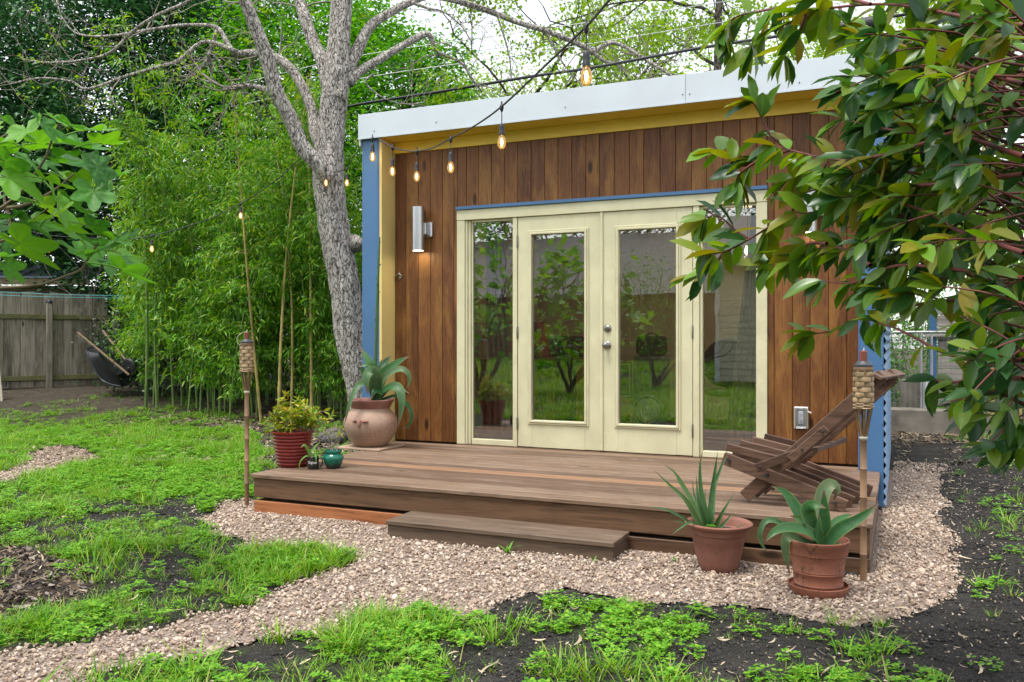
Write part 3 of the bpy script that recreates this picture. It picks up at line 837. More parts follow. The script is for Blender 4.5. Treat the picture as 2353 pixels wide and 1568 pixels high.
M['clod'] = paint('soil_clod', (0.032, 0.029, 0.027), 0.95, 0.3, 30, bumps=0.4)

# ------------------------------------------------------------------ scatter by geometry nodes (only for what nobody could count)
def proto(name, me, mat):
    me.materials.clear(); me.materials.append(mat)
    return bpy.data.objects.new(name, me)          # kept out of the scene, only instanced
def scatter(name, P, rot, scl, vid, protos, label):
    n = len(P)
    me = bpy.data.meshes.new(name)
    me.vertices.add(n); me.vertices.foreach_set('co', np.asarray(P, np.float32).ravel())
    a = me.attributes.new('rot', 'FLOAT_VECTOR', 'POINT'); a.data.foreach_set('vector', np.asarray(rot, np.float32).ravel())
    a = me.attributes.new('scl', 'FLOAT', 'POINT'); a.data.foreach_set('value', np.asarray(scl, np.float32))
    a = me.attributes.new('vid', 'INT', 'POINT'); a.data.foreach_set('value', np.asarray(vid, np.int32))
    ng = bpy.data.node_groups.new(name + '_nodes', 'GeometryNodeTree')
    ng.interface.new_socket('Geometry', in_out='INPUT', socket_type='NodeSocketGeometry')
    ng.interface.new_socket('Geometry', in_out='OUTPUT', socket_type='NodeSocketGeometry')
    N, L = ng.nodes, ng.links
    gi = N.new('NodeGroupInput'); go = N.new('NodeGroupOutput')
    def attr(nm, dt):
        x = N.new('GeometryNodeInputNamedAttribute'); x.data_type = dt; x.inputs['Name'].default_value = nm; return x.outputs[0]
    ar, as_, av = attr('rot', 'FLOAT_VECTOR'), attr('scl', 'FLOAT'), attr('vid', 'INT')
    e2r = N.new('FunctionNodeEulerToRotation'); L.new(ar, e2r.inputs[0])
    jn = N.new('GeometryNodeJoinGeometry')
    for k, ob in enumerate(protos):
        oi = N.new('GeometryNodeObjectInfo'); oi.inputs['Object'].default_value = ob
        cp = N.new('FunctionNodeCompare'); cp.data_type = 'INT'; cp.operation = 'EQUAL'
        ints = [s for s in cp.inputs if s.type == 'INT']
        L.new(av, ints[0]); ints[1].default_value = k
        ip = N.new('GeometryNodeInstanceOnPoints')
        L.new(gi.outputs[0], ip.inputs['Points']); L.new(cp.outputs[0], ip.inputs['Selection'])
        L.new(oi.outputs['Geometry'], ip.inputs['Instance']); L.new(e2r.outputs[0], ip.inputs['Rotation']); L.new(as_, ip.inputs['Scale'])
        L.new(ip.outputs[0], jn.inputs[0])
    L.new(jn.outputs[0], go.inputs[0])
    o = bpy.data.objects.new(name, me); COL.objects.link(o)
    md = o.modifiers.new('scatter', 'NODES'); md.node_group = ng
    return tag(o, label, None, kind='stuff')

def ground_pts(n, x0, x1, y0, y1):
    return RNG.uniform(x0, x1, n), RNG.uniform(y0, y1, n)
def gh(x, y):                              # height of the ground with its small relief
    nr = ((x > -9.6) & (x < 3.2) & (y > 2) & (y < 9)).astype(float)
    return gz(x, y) + nr * ((fbm(x, y, 2.2, 1) - 0.5) * 0.03)
def in_view(x, y, margin=60):
    px, py, w = projD(np.stack([x, y, gz(x, y)], 1))
    return (w > 1.2) & (px > -margin) & (px < 2353 + margin) & (py < 1568 + margin * 2.5)

def stone_mesh(i, sub=1):
    bm = bmesh.new(); bmesh.ops.create_icosphere(bm, subdivisions=sub, radius=1.0)
    r = random.Random(i)
    for v in bm.verts:
        k = 1 + r.uniform(-0.28, 0.22); v.co *= k
        v.co.x *= 1.15; v.co.z *= 0.72
    me = bpy.data.meshes.new('stone'); bm.to_mesh(me); bm.free(); return me
def ribbon(V, F, base, d, up, L, w, droop, seg=3):
    """grass blade"""
    d = Vector(d).normalized(); s = d.cross(Vector(up)).normalized() if abs(d.z) < 0.98 else Vector((1, 0, 0))
    hor = Vector((d.x, d.y, 0)); hor = hor.normalized() if hor.length > 1e-3 else Vector((1, 0, 0))
    s = Vector((-hor.y, hor.x, 0))
    n0 = len(V)
    for k in range(seg + 1):
        t = k / seg
        p = Vector(base) + d * (L * t) + hor * (droop * L * t * t) - Vector((0, 0, 1)) * (droop * L * t * t * t * 0.8)
        ww = w * (1 - t ** 1.6) * 0.5
        if k < seg: V += [p - s * ww, p + s * ww]
        else: V.append(p)
    for k in range(seg - 1):
        a = n0 + 2 * k; F.append((a, a + 1, a + 3, a + 2))
    a = n0 + 2 * (seg - 1); F.append((a, a + 1, a + 2))
def grass_tuft(seed, nb=14, h=0.10, spread=0.05, wd=0.005):
    r = random.Random(seed); V = []; F = []
    for i in range(nb):
        a = r.uniform(0, 2 * math.pi); q = r.uniform(0.15, 0.85)
        d = Vector((math.cos(a) * q, math.sin(a) * q, 1))
        b0 = (math.cos(a) * spread * r.random(), math.sin(a) * spread * r.random(), -0.006)
        ribbon(V, F, b0, d, (0, 0, 1), h * r.uniform(0.55, 1.25), wd * r.uniform(0.8, 1.3), r.uniform(0.1, 0.6))
    return mesh_np('grass_tuft', [tuple(v) for v in V], F)
def clover_tuft(seed, nl=16, rad=0.055, leaf=0.016):
    r = random.Random(seed); V = []; F = []
    for i in range(nl):
        a = r.uniform(0, 2 * math.pi); q = rad * math.sqrt(r.random()); h = r.uniform(0.008, 0.045) * (1.3 - q / rad * 0.6)
        c = Vector((q * math.cos(a), q * math.sin(a), h))
        s = leaf * r.uniform(0.7, 1.25); a0 = r.uniform(0, 6.28); tl = Vector((math.cos(a), math.sin(a), 0)) * r.uniform(0, 0.5)
        for k in range(3):
            aa = a0 + k * 2.094
            d = Vector((math.cos(aa), math.sin(aa), r.uniform(-0.1, 0.35))) - tl * 0.0
            sd_ = Vector((-math.sin(aa), math.cos(aa), 0)) * s * 0.48
            n0 = len(V)
            V += [c, c + d * s * 0.65 + sd_, c + d * s * 1.05, c + d * s * 0.65 - sd_]
            F += [(n0, n0 + 1, n0 + 2, n0 + 3)]
    return mesh_np('low_weed', [tuple(v) for v in V], F)
def litter_leaf(seed, L, w):
    r = random.Random(seed); V = []; F = []
    cv = r.uniform(-0.6, 0.6); tw = r.uniform(-0.5, 0.5); up = r.uniform(0.05, 0.22)
    for k in range(5):
        t = k / 4; x = (t - 0.5) * L; y = cv * L * 0.3 * (4 * t * (1 - t)); z = up * L * (4 * (t - 0.5) ** 2) * 0.5 + 0.003
        ww = w * 0.5 * (math.sin(math.pi * (0.08 + 0.86 * t))) ** 0.8
        V += [(x, y - ww, z + tw * ww), (x, y + ww, z - tw * ww)]
    for k in range(4): F.append((2 * k, 2 * k + 1, 2 * k + 3, 2 * k + 2))
    return mesh_np('dry_leaf', V, F)

def rot_z(n, tilt=0.0):
    return np.stack([RNG.normal(0, tilt, n), RNG.normal(0, tilt, n), RNG.uniform(0, 6.283, n)], 1)

# gravel
x, y = ground_pts(290000, -9.6, 2.6, 2.1, 9.6)
k = gravel_mask(x, y) & ~under_house(x, y) & in_view(x, y)
_px, _py, _w = projD(np.stack([x, y, 0 * x], 1))
k &= (_w < 7.0) | (RNG.random(len(x)) < 0.7)
x, y = x[k], y[k]; n = len(x)
scl = (0.0032 + RNG.gamma(1.7, 0.0018, n)) * (1 + 0.6 * (RNG.random(n) < 0.03))
P = np.stack([x, y, gh(x, y) + 0.003 + RNG.uniform(-0.004, 0.007, n)], 1)
scatter('gravel', P, RNG.uniform(0, 6.28, (n, 3)) * np.array([0.15, 0.15, 1]), scl, RNG.integers(0, 4, n), [proto('stone_shape', stone_mesh(i), M['gravel']) for i in range(4)], 'loose pinkish grey gravel stones of the path')
# stray stones on the soil
x, y = ground_pts(70000, -6, 3.4, 2.2, 11)
px_, py_, w_ = projD(np.stack([x, y, 0 * x], 1))
gm_ = gravel_mask(x, y)
nearp = gravel_mask(x + 0.22, y + 0.1) | gravel_mask(x - 0.2, y + 0.16) | gravel_mask(x, y + 0.3)
k = ~gm_ & ~under_house(x, y) & in_view(x, y) & (RNG.random(len(x)) < np.where(nearp, 0.36, 0.16))
x, y = x[k], y[k]; n = len(x)
scatter('stray_gravel', np.stack([x, y, gh(x, y) + 0.003], 1), rot_z(n, 0.3), RNG.uniform(0.0018, 0.0065, n), RNG.integers(0, 4, n), [proto('stone_shape', stone_mesh(i + 9), M['gravel']) for i in range(4)], 'stray small stones scattered over the dark soil')
# soil clods
x, y = ground_pts(110000, -6, 3.4, 2.2, 9.5)
k = ~gravel_mask(x, y) & ~under_house(x, y) & in_view(x, y) & (grass_density(x, y) < 0.45)
x, y = x[k], y[k]; n = len(x)
scatter('soil_crumbs', np.stack([x, y, gh(x, y) + 0.001], 1), rot_z(n, 0.4), RNG.gamma(1.6, 0.0024, n) + 0.0025, RNG.integers(0, 4, n), [proto('clod_shape', stone_mesh(i + 20), M['clod']) for i in range(4)], 'crumbs and clods of dark soil')
# grass
x, y = ground_pts(150000, -13, 2.6, 2.1, 15)
d = grass_density(x, y)
px_, py_, w_ = projD(np.stack([x, y, gz(x, y)], 1))
k = in_view(x, y, 150) & (RNG.random(len(x)) < d * np.where(w_ < 6, 0.75, 0.6) * np.where((fbm(x, y, 1.7, 31) > 0.47) | ((px_ < 1050) & (w_ < 4.6)), 1.0, 0.35))
x, y, w_ = x[k], y[k], w_[k]; n = len(x)
scatter('grass', np.stack([x, y, gh(x, y)], 1), rot_z(n, 0.12), RNG.uniform(0.45, 1.05, n) * np.where(fbm(x, y, 2.3, 44) > 0.52, 1.35, 0.75), RNG.integers(0, 5, n),
        [proto('tuft_shape', grass_tuft(i, [12, 16, 10, 14, 20][i], [0.085, 0.10, 0.12, 0.075, 0.09][i]), M['grass']) for i in range(5)], 'tufts of bright green grass around the path')
# low weeds
x, y = ground_pts(110000, -13, 3.0, 2.1, 15)
d = grass_density(x, y)
px_, py_, w_ = projD(np.stack([x, y, gz(x, y)], 1))
k = in_view(x, y, 100) & (RNG.random(len(x)) < d * 0.62 * np.where((fbm(x, y, 1.7, 31) > 0.5) | ((px_ < 900) & (w_ < 4.6)), 0.4, 1.0))
x, y = x[k], y[k]; n = len(x)
scatter('clover', np.stack([x, y, gh(x, y)], 1), rot_z(n, 0.1), RNG.uniform(0.55, 1.25, n), RNG.integers(0, 4, n),
        [proto('weed_shape', clover_tuft(i, [16, 22, 12, 18][i]), M['clover']) for i in range(4)], 'low leafy weeds spreading over the soil')
# grass behind the camera (seen only in the panes)
x, y = ground_pts(16000, -20, 5, -14, 2.0)
k = (RNG.random(len(x)) < grass_density(x, y)) & ((x ** 2 + y ** 2) > 2.2)
x, y = x[k], y[k]; n = len(x)
scatter('lawn_grass', np.stack([x, y, gz(x, y)], 1), rot_z(n, 0.1), RNG.uniform(1.2, 2.2, n), RNG.integers(0, 3, n), [proto('tuft_shape', grass_tuft(i + 30, 22, 0.09, 0.09, 0.008), M['grass']) for i in range(3)], 'lawn reflected in the door panes')
# dry leaves and chips
x, y = ground_pts(90000, -10, 3.4, 2.1, 15)
px_, py_, w_ = projD(np.stack([x, y, gz(x, y)], 1))
gm_ = gravel_mask(x, y)
pr = np.where(gm_, 0.035, 0.16)
pr = np.where(gm_ & (px_ > 1380) & (px_ < 2100), 0.34, pr)
pr = np.where((py_ > 1380) & (px_ > 700) & ~gm_, 0.30, pr)
pr = np.where(mask(x, y, G_MULCH), 1.0, pr)
pr = np.where((w_ > 8.5) & (px_ < 900), 0.75, pr)
pr = np.where((px_ > 2050) & (py_ < 1020), 1.0, pr)
k = in_view(x, y) & ~under_house(x, y) & (RNG.random(len(x)) < pr)
x, y, w_, px_, py_ = x[k], y[k], w_[k], px_[k], py_[k]; n = len(x)
dk = (mask(x, y, G_MULCH) & (RNG.random(n) < 0.72)) | ((w_ > 8.5) & (RNG.random(n) < 0.55))
vid = np.where(dk, RNG.integers(4, 7, n), RNG.integers(0, 4, n))
scatter('leaf_litter', np.stack([x, y, gh(x, y) + 0.006], 1), rot_z(n, 0.25), RNG.uniform(0.25, 0.8, n) * np.where(RNG.random(n) < 0.1, 1.8, 1.0) * np.where(w_ > 8.5, 1.7, 1.0), vid,
        [proto('dry_leaf_shape', litter_leaf(i, [0.055, 0.04, 0.075, 0.03][i], [0.008, 0.006, 0.011, 0.009][i]), M['straw']) for i in range(4)] +
        [proto('brown_leaf_shape', litter_leaf(i + 8, [0.06, 0.045, 0.05][i], [0.02, 0.016, 0.026][i]), M['straw_dark']) for i in range(3)], 'dry bamboo leaves, chips and brown leaf litter on the ground')

# the mulched corner: a thick mat of brown leaves and chips
x, y = ground_pts(26000, -8, -1.5, 2.1, 6.5)
k = mask(x + (fbm(x, y, 5, 3) - .5) * .3, y, G_MULCH) & in_view(x, y)
x, y = x[k], y[k]; n = len(x)
scatter('mulch', np.stack([x, y, gh(x, y) + RNG.uniform(0.004, 0.02, n)], 1), rot_z(n, 0.4), RNG.uniform(0.3, 1.0, n), RNG.integers(0, 5, n),
        [proto('chip_shape', litter_leaf(i + 40, [0.06, 0.045, 0.05, 0.07, 0.04][i], [0.02, 0.012, 0.024, 0.012, 0.009][i]), M[['straw_dark', 'straw_dark', 'straw_grey', 'straw_dark', 'straw'][i]]) for i in range(5)], 'brown leaf mulch and chips on the bare corner of the lawn')
# ------------------------------------------------------------------ generic growth
def grow(mb_list, tips, p, d, L, r, depth, rr, kink=0.35, up=0.12, seg=5, fork=(2, 3), shrink=0.72, minr=0.004, nseg=5):
    """one branch, then its forks; tubes go to mb_list as (pts, radii, seg), ends to tips"""
    pts = [np.array(p)]; rad = [r]; d = np.array(d, float); d /= np.linalg.norm(d)
    dirs = []
    for k in range(nseg):
        d = d + rr.normal(0, kink, 3) * 0.5 + np.array((0, 0, up * 0.4)); d /= np.linalg.norm(d)
        pts.append(pts[-1] + d * L / nseg); rad.append(max(minr, r * (1 - 0.45 * (k + 1) / nseg))); dirs.append(d)
    mb_list.append((pts, rad, max(3, seg)))
    if depth <= 0:
        for k in range(2, nseg + 1): tips.append((pts[k], dirs[min(k, nseg) - 1]))
        return
    nf = rr.integers(fork[0], fork[1] + 1)
    for q in range(nf):
        k = nseg if q == 0 else int(rr.integers(max(1, nseg // 3), nseg + 1))
        ax = rr.normal(0, 1, 3); ax -= dirs[k - 1] * (ax @ dirs[k - 1]); ax /= max(np.linalg.norm(ax), 1e-6)
        ang = rr.uniform(0.35, 0.95) if q else rr.uniform(0.1, 0.4)
        nd_ = dirs[k - 1] * math.cos(ang) + ax * math.sin(ang)
        grow(mb_list, tips, pts[k], nd_, L * shrink * rr.uniform(0.75, 1.15), rad[k] * (0.72 if q else 0.9), depth - 1, rr, kink, up, max(3, seg - 1), fork, shrink, minr, nseg)
def tubes_mesh(name, lst):
    Vs = []; Fs = []; n = 0
    for pts, rad, seg in lst:
        P = np.array(pts); m = len(P)
        V, _ = tube_arrays(P, rad, seg, False) if m < 60 else tube_arrays(P, rad, seg, False)
        i = np.arange((m - 1) * seg); a, j = i // seg, i % seg; j2 = (j + 1) % seg
        F = np.stack([a * seg + j, a * seg + j2, (a + 1) * seg + j2, (a + 1) * seg + j], 1) + n
        Vs.append(V); Fs.append(F); n += len(V)
    return mesh_np(name, np.concatenate(Vs), np.concatenate(Fs), True)
def clump_leaves(centers, per, spread, L, Wd, flat=0.5, tmpl=T_DIAMOND, faces=F_DIAMOND, droop=0.0):
    n = len(centers) * per
    C = np.repeat(np.asarray(centers), per, 0)
    off = RNG.normal(0, 1, (n, 3)) * spread * np.array([1, 1, 0.75])
    D = randdir(n, -0.7, 0.5); D[:, 2] -= droop
    N = randdir(n, 0.0, 1.0) * (1 - flat) + np.array([0, 0, 1.0]) * flat
    ln = L * RNG.uniform(0.65, 1.25, n)
    return leaf_sheet(C + off, D, N, ln, Wd * ln / L, tmpl, faces)

# ------------------------------------------------------------------ trees beyond the garden
def make_crown_tree(name, label, base, h0, cz, rx, rz, nclump, per, L, Wd, mat, spread=0.28, group=None, trunk_r=0.18, bark='bark_dark', shell=0.55):
    base = Vector(base)
    t = thing(name, label, 'tree', base, group)
    rr = np.random.default_rng(abs(hash(name + label)) % 1000 + int(abs(base.x) * 10))
    rr = np.random.default_rng(int(abs(base.x) * 97 + abs(base.y) * 31))
    c = np.array((base.x, base.y, cz))
    # limbs from the trunk into the crown
    lst = []
    top = c + np.array((rr.normal(0, 0.2), rr.normal(0, 0.2), rz * 0.5))
    tp = smooth_path([tuple(base - Vector((0, 0, 0.1))), (base.x + rr.normal(0, .1), base.y + rr.normal(0, .1), (base.z + cz) / 2), tuple(top)], 10)
    lst.append((tp, np.linspace(trunk_r, trunk_r * 0.25, 10), 8))
    dirs = rr.normal(0, 1, (nclump, 3)); dirs /= np.linalg.norm(dirs, axis=1)[:, None]
    rad = (shell + (1 - shell) * rr.random(nclump)) ** 0.6
    lump = 1 + 0.22 * np.sin(dirs[:, 0] * 5 + base.x) * np.cos(dirs[:, 2] * 4 + base.y)
    C = c + dirs * (rad * lump)[:, None] * np.array((rx, rx, rz))
    C = C[C[:, 2] > h0]
    for q in range(0, len(C), max(1, len(C) // 26)):
        s = tp[int(rr.integers(4, 9))]
        m_ = (s + C[q]) / 2 + np.array((0, 0, 0.25))
        lst.append((smooth_path([s, m_, C[q]], 6), np.linspace(trunk_r * 0.32, 0.012, 6), 5))
    link('trunk', tubes_mesh('trunk', lst), t, M[bark])
    V, F = clump_leaves(C, per, spread, L, Wd)
    link('crown', mesh_np('crown', V, F), t, M[mat])
    return t
def gw(px, w): return on_ground(px, w)
EG = 'dark evergreen trees beyond the fence'
for (px, w, cz, rx, rz, lab) in ((-70, 19, 5.0, 2.6, 4.2, 'dark evergreen tree at the picture edge above the plank fence'), (130, 21, 6.2, 2.7, 4.8, 'tall dark evergreen tree with sky showing through its top'),
                                 (330, 19.5, 5.6, 2.6, 4.6, 'dense dark evergreen tree behind the bare crossing twigs'), (520, 20.5, 5.4, 2.4, 4.5, 'dark evergreen tree rising behind the bamboo thicket')):
    make_crown_tree('evergreen_tree', lab, gw(px, w), 3.1 if px < 200 else 1.2, cz, rx, rz, 620, 62, 0.125, 0.07, 'evergreen', 0.32, EG)
BG_ = 'bright green trees behind the studio'
for (px, w, cz, rx, rz, lab) in ((690, 19, 6.2, 2.2, 3.6, 'bright green leafy tree behind the grey forked trunk'), (905, 17.5, 5.0, 1.75, 2.9, 'bright green feathery tree just above the studio roof corner'),
                                 (1020, 23, 5.2, 1.9, 2.6, 'smaller bright green tree above the roof beyond the cables')):
    make_crown_tree('green_tree', lab, gw(px, w), 2.0, cz, rx, rz, 420, 62, 0.115, 0.062, 'brightleaf', 0.28, BG_)

for (px, w, cz, rx, rz, lab) in ((1120, 27, 7.0, 2.6, 3.0, 'pale young-leafed tree far beyond the roof edge'), (1380, 28, 6.6, 2.6, 2.8, 'hazy young-leafed tree far behind the hanging bulb'), (1640, 28, 7.6, 2.8, 3.2, 'pale young-leafed tree behind the straight dark trunk'), (1900, 27, 8.0, 2.8, 3.4, 'far young-leafed tree above the fascia end')):
    make_crown_tree('young_tree', lab, gw(px, w), 2.5, cz, rx, rz, 330, 26, 0.13, 0.075, 'spring', 0.34, 'far young-leafed trees')
def make_oak(label, base, h, lean, seed, nleaf, trunk_r=0.2):
    base = Vector(base)
    t = thing('spring_tree', label, 'tree', base, 'thin leafed spring trees behind the roof')
    rr = np.random.default_rng(seed)
    lst = []; tips = []
    tp = smooth_path([tuple(base - Vector((0, 0, 0.1))), (base.x + lean[0] * 0.4, base.y + lean[1] * 0.4, h * 0.5), (base.x + lean[0], base.y + lean[1], h)], 10)
    lst.append((tp, np.linspace(trunk_r, trunk_r * 0.35, 10), 9))
    for q in range(13):
        k = int(rr.integers(3, 10)); a = rr.uniform(0, 6.28)
        grow(lst, tips, tp[k], (math.cos(a), math.sin(a), rr.uniform(-0.05, 0.7)), rr.uniform(1.3, 2.2), trunk_r * rr.uniform(0.22, 0.4), 3, rr, 0.5, 0.12, 6, (2, 3), 0.72, 0.006)
    link('trunk', tubes_mesh('trunk', lst), t, M['bark_dark'])
    T = np.array([p for p, d in tips])
    T = T[rr.permutation(len(T))[:nleaf]]
    V, F = clump_leaves(T, 14, 0.16, 0.10, 0.06, 0.3, droop=0.5)
    link('crown', mesh_np('crown', V, F), t, M['spring'])
    return t
make_oak('thin leafed spring tree with a straight dark trunk over the middle of the roof', gw(1637, 17), 8.5, (0.1, 0.2), 3, 1700, 0.16)
make_oak('spring tree with yellow-green leaves above the hanging bulb', gw(1330, 19.5), 6.6, (-0.3, 0.2), 5, 1700, 0.17)
make_oak('spring tree with young leaves beyond the roof next to the bright tree', gw(1150, 18), 6.0, (0.4, 0.1), 8, 1700, 0.15)
make_oak('twiggy spring tree behind the top of the glossy shrub', gw(1930, 18), 7.0, (0.3, 0.2), 12, 1700, 0.18)
make_oak('pale green spring tree at the far corner beyond the shrub', gw(2250, 20), 7.0, (0.3, 0.2), 15, 1700, 0.18)
make_oak('spring tree between the two roof seams far behind the wires', gw(1480, 24), 8.0, (0.0, 0.2), 21, 1700, 0.2)

# ------------------------------------------------------------------ bamboo
def bamboo_shapes(seed, H, r0, low, culmmat):
    rr = np.random.default_rng(seed)
    a = rr.uniform(0, 6.28); bend = rr.uniform(0.25, 0.9)
    nn = int(H / 0.24)
    t = np.linspace(0, 1, nn * 3 + 1)
    C = np.stack([np.cos(a) * bend * t ** 2.2, np.sin(a) * bend * t ** 2.2, H * t - 0.35 * bend * t ** 3], 1)
    rad = r0 * (1 - 0.75 * t) * np.where(np.arange(len(t)) % 3 == 0, 1.22, 1.0)
    lst = [(C, rad, 7)]
    P = []; D = []; N = []; L = []
    for k in range(2, nn):
        h = k / nn
        if C[3 * k][2] < low: continue
        for q in range(int(rr.integers(2, 4))):
            aa = rr.uniform(0, 6.28); ln = rr.uniform(0.3, 0.75) * (1 - 0.35 * h)
            d0 = np.array((math.cos(aa), math.sin(aa), rr.uniform(0.3, 0.9)))
            tt = np.linspace(0, 1, 6)
            B = C[3 * k] + d0 * (ln * tt)[:, None] - np.array((0, 0, 1)) * (rr.uniform(0.35, 0.75) * ln * tt ** 2.2)[:, None]
            lst.append((B, np.linspace(0.0035, 0.0012, 6), 3))
            m = int(rr.integers(28, 44))
            s = rr.uniform(0.2, 1.0, m); pp = np.array([np.interp(s, tt, B[:, c]) for c in range(3)]).T
            pp += rr.normal(0, 0.05, (m, 3))
            dd = rr.normal(0, 0.75, (m, 3)) + d0 * 0.5; dd[:, 2] = rr.uniform(-1.15, 0.1, m)
            P.append(pp); D.append(dd); L.append(rr.uniform(0.07, 0.135, m)); N.append(rr.normal(0, 0.5, (m, 3)) + np.array((0, 0, 1)))
    P = np.concatenate(P); D = np.concatenate(D); N = np.concatenate(N); L = np.concatenate(L)
    V, F = leaf_sheet(P, D, N, L, 0.017 + 0.005 * rr.random(len(L)), T_LANCE, F_LANCE)
    cm = tubes_mesh('culm', lst); fm = mesh_np('foliage', V, F)
    cm.materials.append(M[culmmat]); fm.materials.append(M['bamboo'])
    return cm, fm
BS = [bamboo_shapes(50 + i, [4.6, 5.0, 4.2, 3.6, 3.0, 2.2][i], [0.016, 0.018, 0.015, 0.014, 0.012, 0.011][i], [0.8, 1.1, 0.5, 0.35, 0.3, 0.2][i], 'culm_green') for i in range(6)]
BT = [bamboo_shapes(80 + i, [4.8, 5.2, 4.4][i], [0.022, 0.024, 0.02][i], [1.9, 2.2, 1.7][i], 'culm') for i in range(3)]
def bamboo(shape, loc, rz, s, label, group, tilt=(0, 0)):
    t = thing('bamboo', label, 'bamboo', loc, group)
    for nm, me in (('culm', shape[0]), ('foliage', shape[1])):
        o = bpy.data.objects.new(nm, me); COL.objects.link(o)
        o.parent = t; o.rotation_euler = (tilt[0], tilt[1], rz); o.scale = (s, s, s)
    return t
rb = random.Random(5)
TG = 'green bamboo canes of the thicket'
for i in range(92):
    px = rb.uniform(330, 850); w = rb.uniform(12.6, 16.2) if i > 22 else rb.uniform(12.4, 13.6)
    if px < 430: w += 1.2
    p = on_ground(px, w)
    sh = rb.choice([0, 1, 2, 2, 3, 3, 4]) if w > 13.4 else rb.choice([2, 3, 4, 4, 5, 5])
    bamboo(BS[sh], p, rb.uniform(0, 6.28), rb.uniform(0.95, 1.3) if w > 13.4 else rb.uniform(0.85, 1.15), 'tall green bamboo cane in the body of the leafy thicket' if w > 13.4 else 'short leafy green bamboo at the front foot of the thicket', TG if w > 13.4 else 'short bamboo along the thicket foot', (rb.uniform(-.06, .06), rb.uniform(-.06, .06)))
for px, w, k, lab, tl in ((600, 12.3, 0, 'tall yellow bamboo cane leaning behind the torch', (0.0, -0.1)), (640, 12.2, 1, 'straight tall yellow bamboo cane beside the leaning one', (0.0, -0.02)), (668, 12.4, 2, 'thin yellow bamboo cane third from the torch', (0.02, -0.04)), (716, 12.4, 1, 'tall yellow bamboo cane closest to the tree trunk', (0.0, -0.01))):
    bamboo(BT[k], on_ground(px, w), rb.uniform(0, 6.28), 1.0, lab, None, tl)
for i, (px, w) in enumerate(((865, 12.8), (880, 14.0), (850, 15), (825, 13.2))):
    bamboo(BS[[0, 1, 2, 0][i]], on_ground(px, w), i * 1.7, 1.0, 'green bamboo cane between the grey trunk and the studio corner', 'bamboo by the studio corner')
# canes on the far side of the studio
for px, w, k, lab in ((2215, 11.0, 0, 'single slender yellow cane before the block wall'), (2280, 9.5, 1, 'thick yellow bamboo cane before the chain link fence'), (2345, 9.2, 2, 'yellow bamboo cane at the picture edge beyond the gravel')):
    bamboo(BT[k], on_ground(px, w), 1.3 * k, 1.0, lab, None)
for i, (px, w) in enumerate(((2310, 11.5), (2370, 11.0), (2400, 12.5), (2130, 14.8), (2200, 15), (2280, 14.8))):
    bamboo(BS[[3, 4, 3, 0, 1, 2][i]], on_ground(px, w), i * 2.1, 1.0, 'leafy green bamboo beyond the gravel at the side', 'bamboo beside the chain link fence')

# dark climbing shrubs between fence and thicket
def shrub(label, px, w, rx, rz, n, mat, L=0.06, Wd=0.045, group=None):
    p = on_ground(px, w)
    t = thing('shrub', label, 'shrub', p, group)
    lst = []; tips = []
    rr = np.random.default_rng(int(abs(px) * 7 + w))
    for q in range(7):
        a = rr.uniform(0, 6.28)
        grow(lst, tips, np.array(p) + np.array((rr.normal(0, .08), rr.normal(0, .08), -0.02)), (math.cos(a) * 0.4, math.sin(a) * 0.4, 1), rz * 0.5, 0.014, 2, rr, 0.4, 0.2, 4, (2, 3), 0.7)
    link('stem', tubes_mesh('stem', lst), t, M['twig'])
    d = rr.normal(0, 1, (n, 3)); d /= np.linalg.norm(d, axis=1)[:, None]; d[:, 2] = np.abs(d[:, 2]) * 1.0
    C = np.array(p) + d * (0.45 + 0.55 * rr.random(n))[:, None] * np.array((rx, rx, rz)) + np.array((0, 0, 0.05))
    V, F = clump_leaves(C, 34, 0.13, L, Wd, 0.4, droop=0.2)
    link('foliage', mesh_np('foliage', V, F), t, M[mat])
    return t
shrub('dark ivy-like shrub beside the wheelbarrow', 330, 16.2, 0.75, 1.7, 90, 'ivy')
shrub('dark shrub at the foot of the thicket beyond the wheelbarrow', 400, 15.4, 0.8, 1.5, 100, 'ivy')
shrub('tall dark climbing shrub over the fence end', 300, 17.8, 0.8, 3.4, 130, 'ivy')
shrub('dark bush behind the bamboo foot near the trunk', 640, 15.8, 1.2, 2.2, 130, 'ivy')
shrub('dark bush at the back of the thicket', 500, 16.5, 1.2, 2.4, 130, 'ivy')
shrub('dark bush behind the trunk by the studio wall', 800, 15.5, 1.0, 2.6, 110, 'ivy')
shrub('dense dark bush on the neighbour side of the fence', -60, 22.0, 1.3, 3.8, 160, 'ivy')
shrub('green bush beyond the side fence', 2330, 14.5, 1.2, 2.8, 120, 'brightleaf')
shrub('leafy bush between the studio and the plank wall', 2090, 14.6, 0.9, 2.6, 110, 'brightleaf')
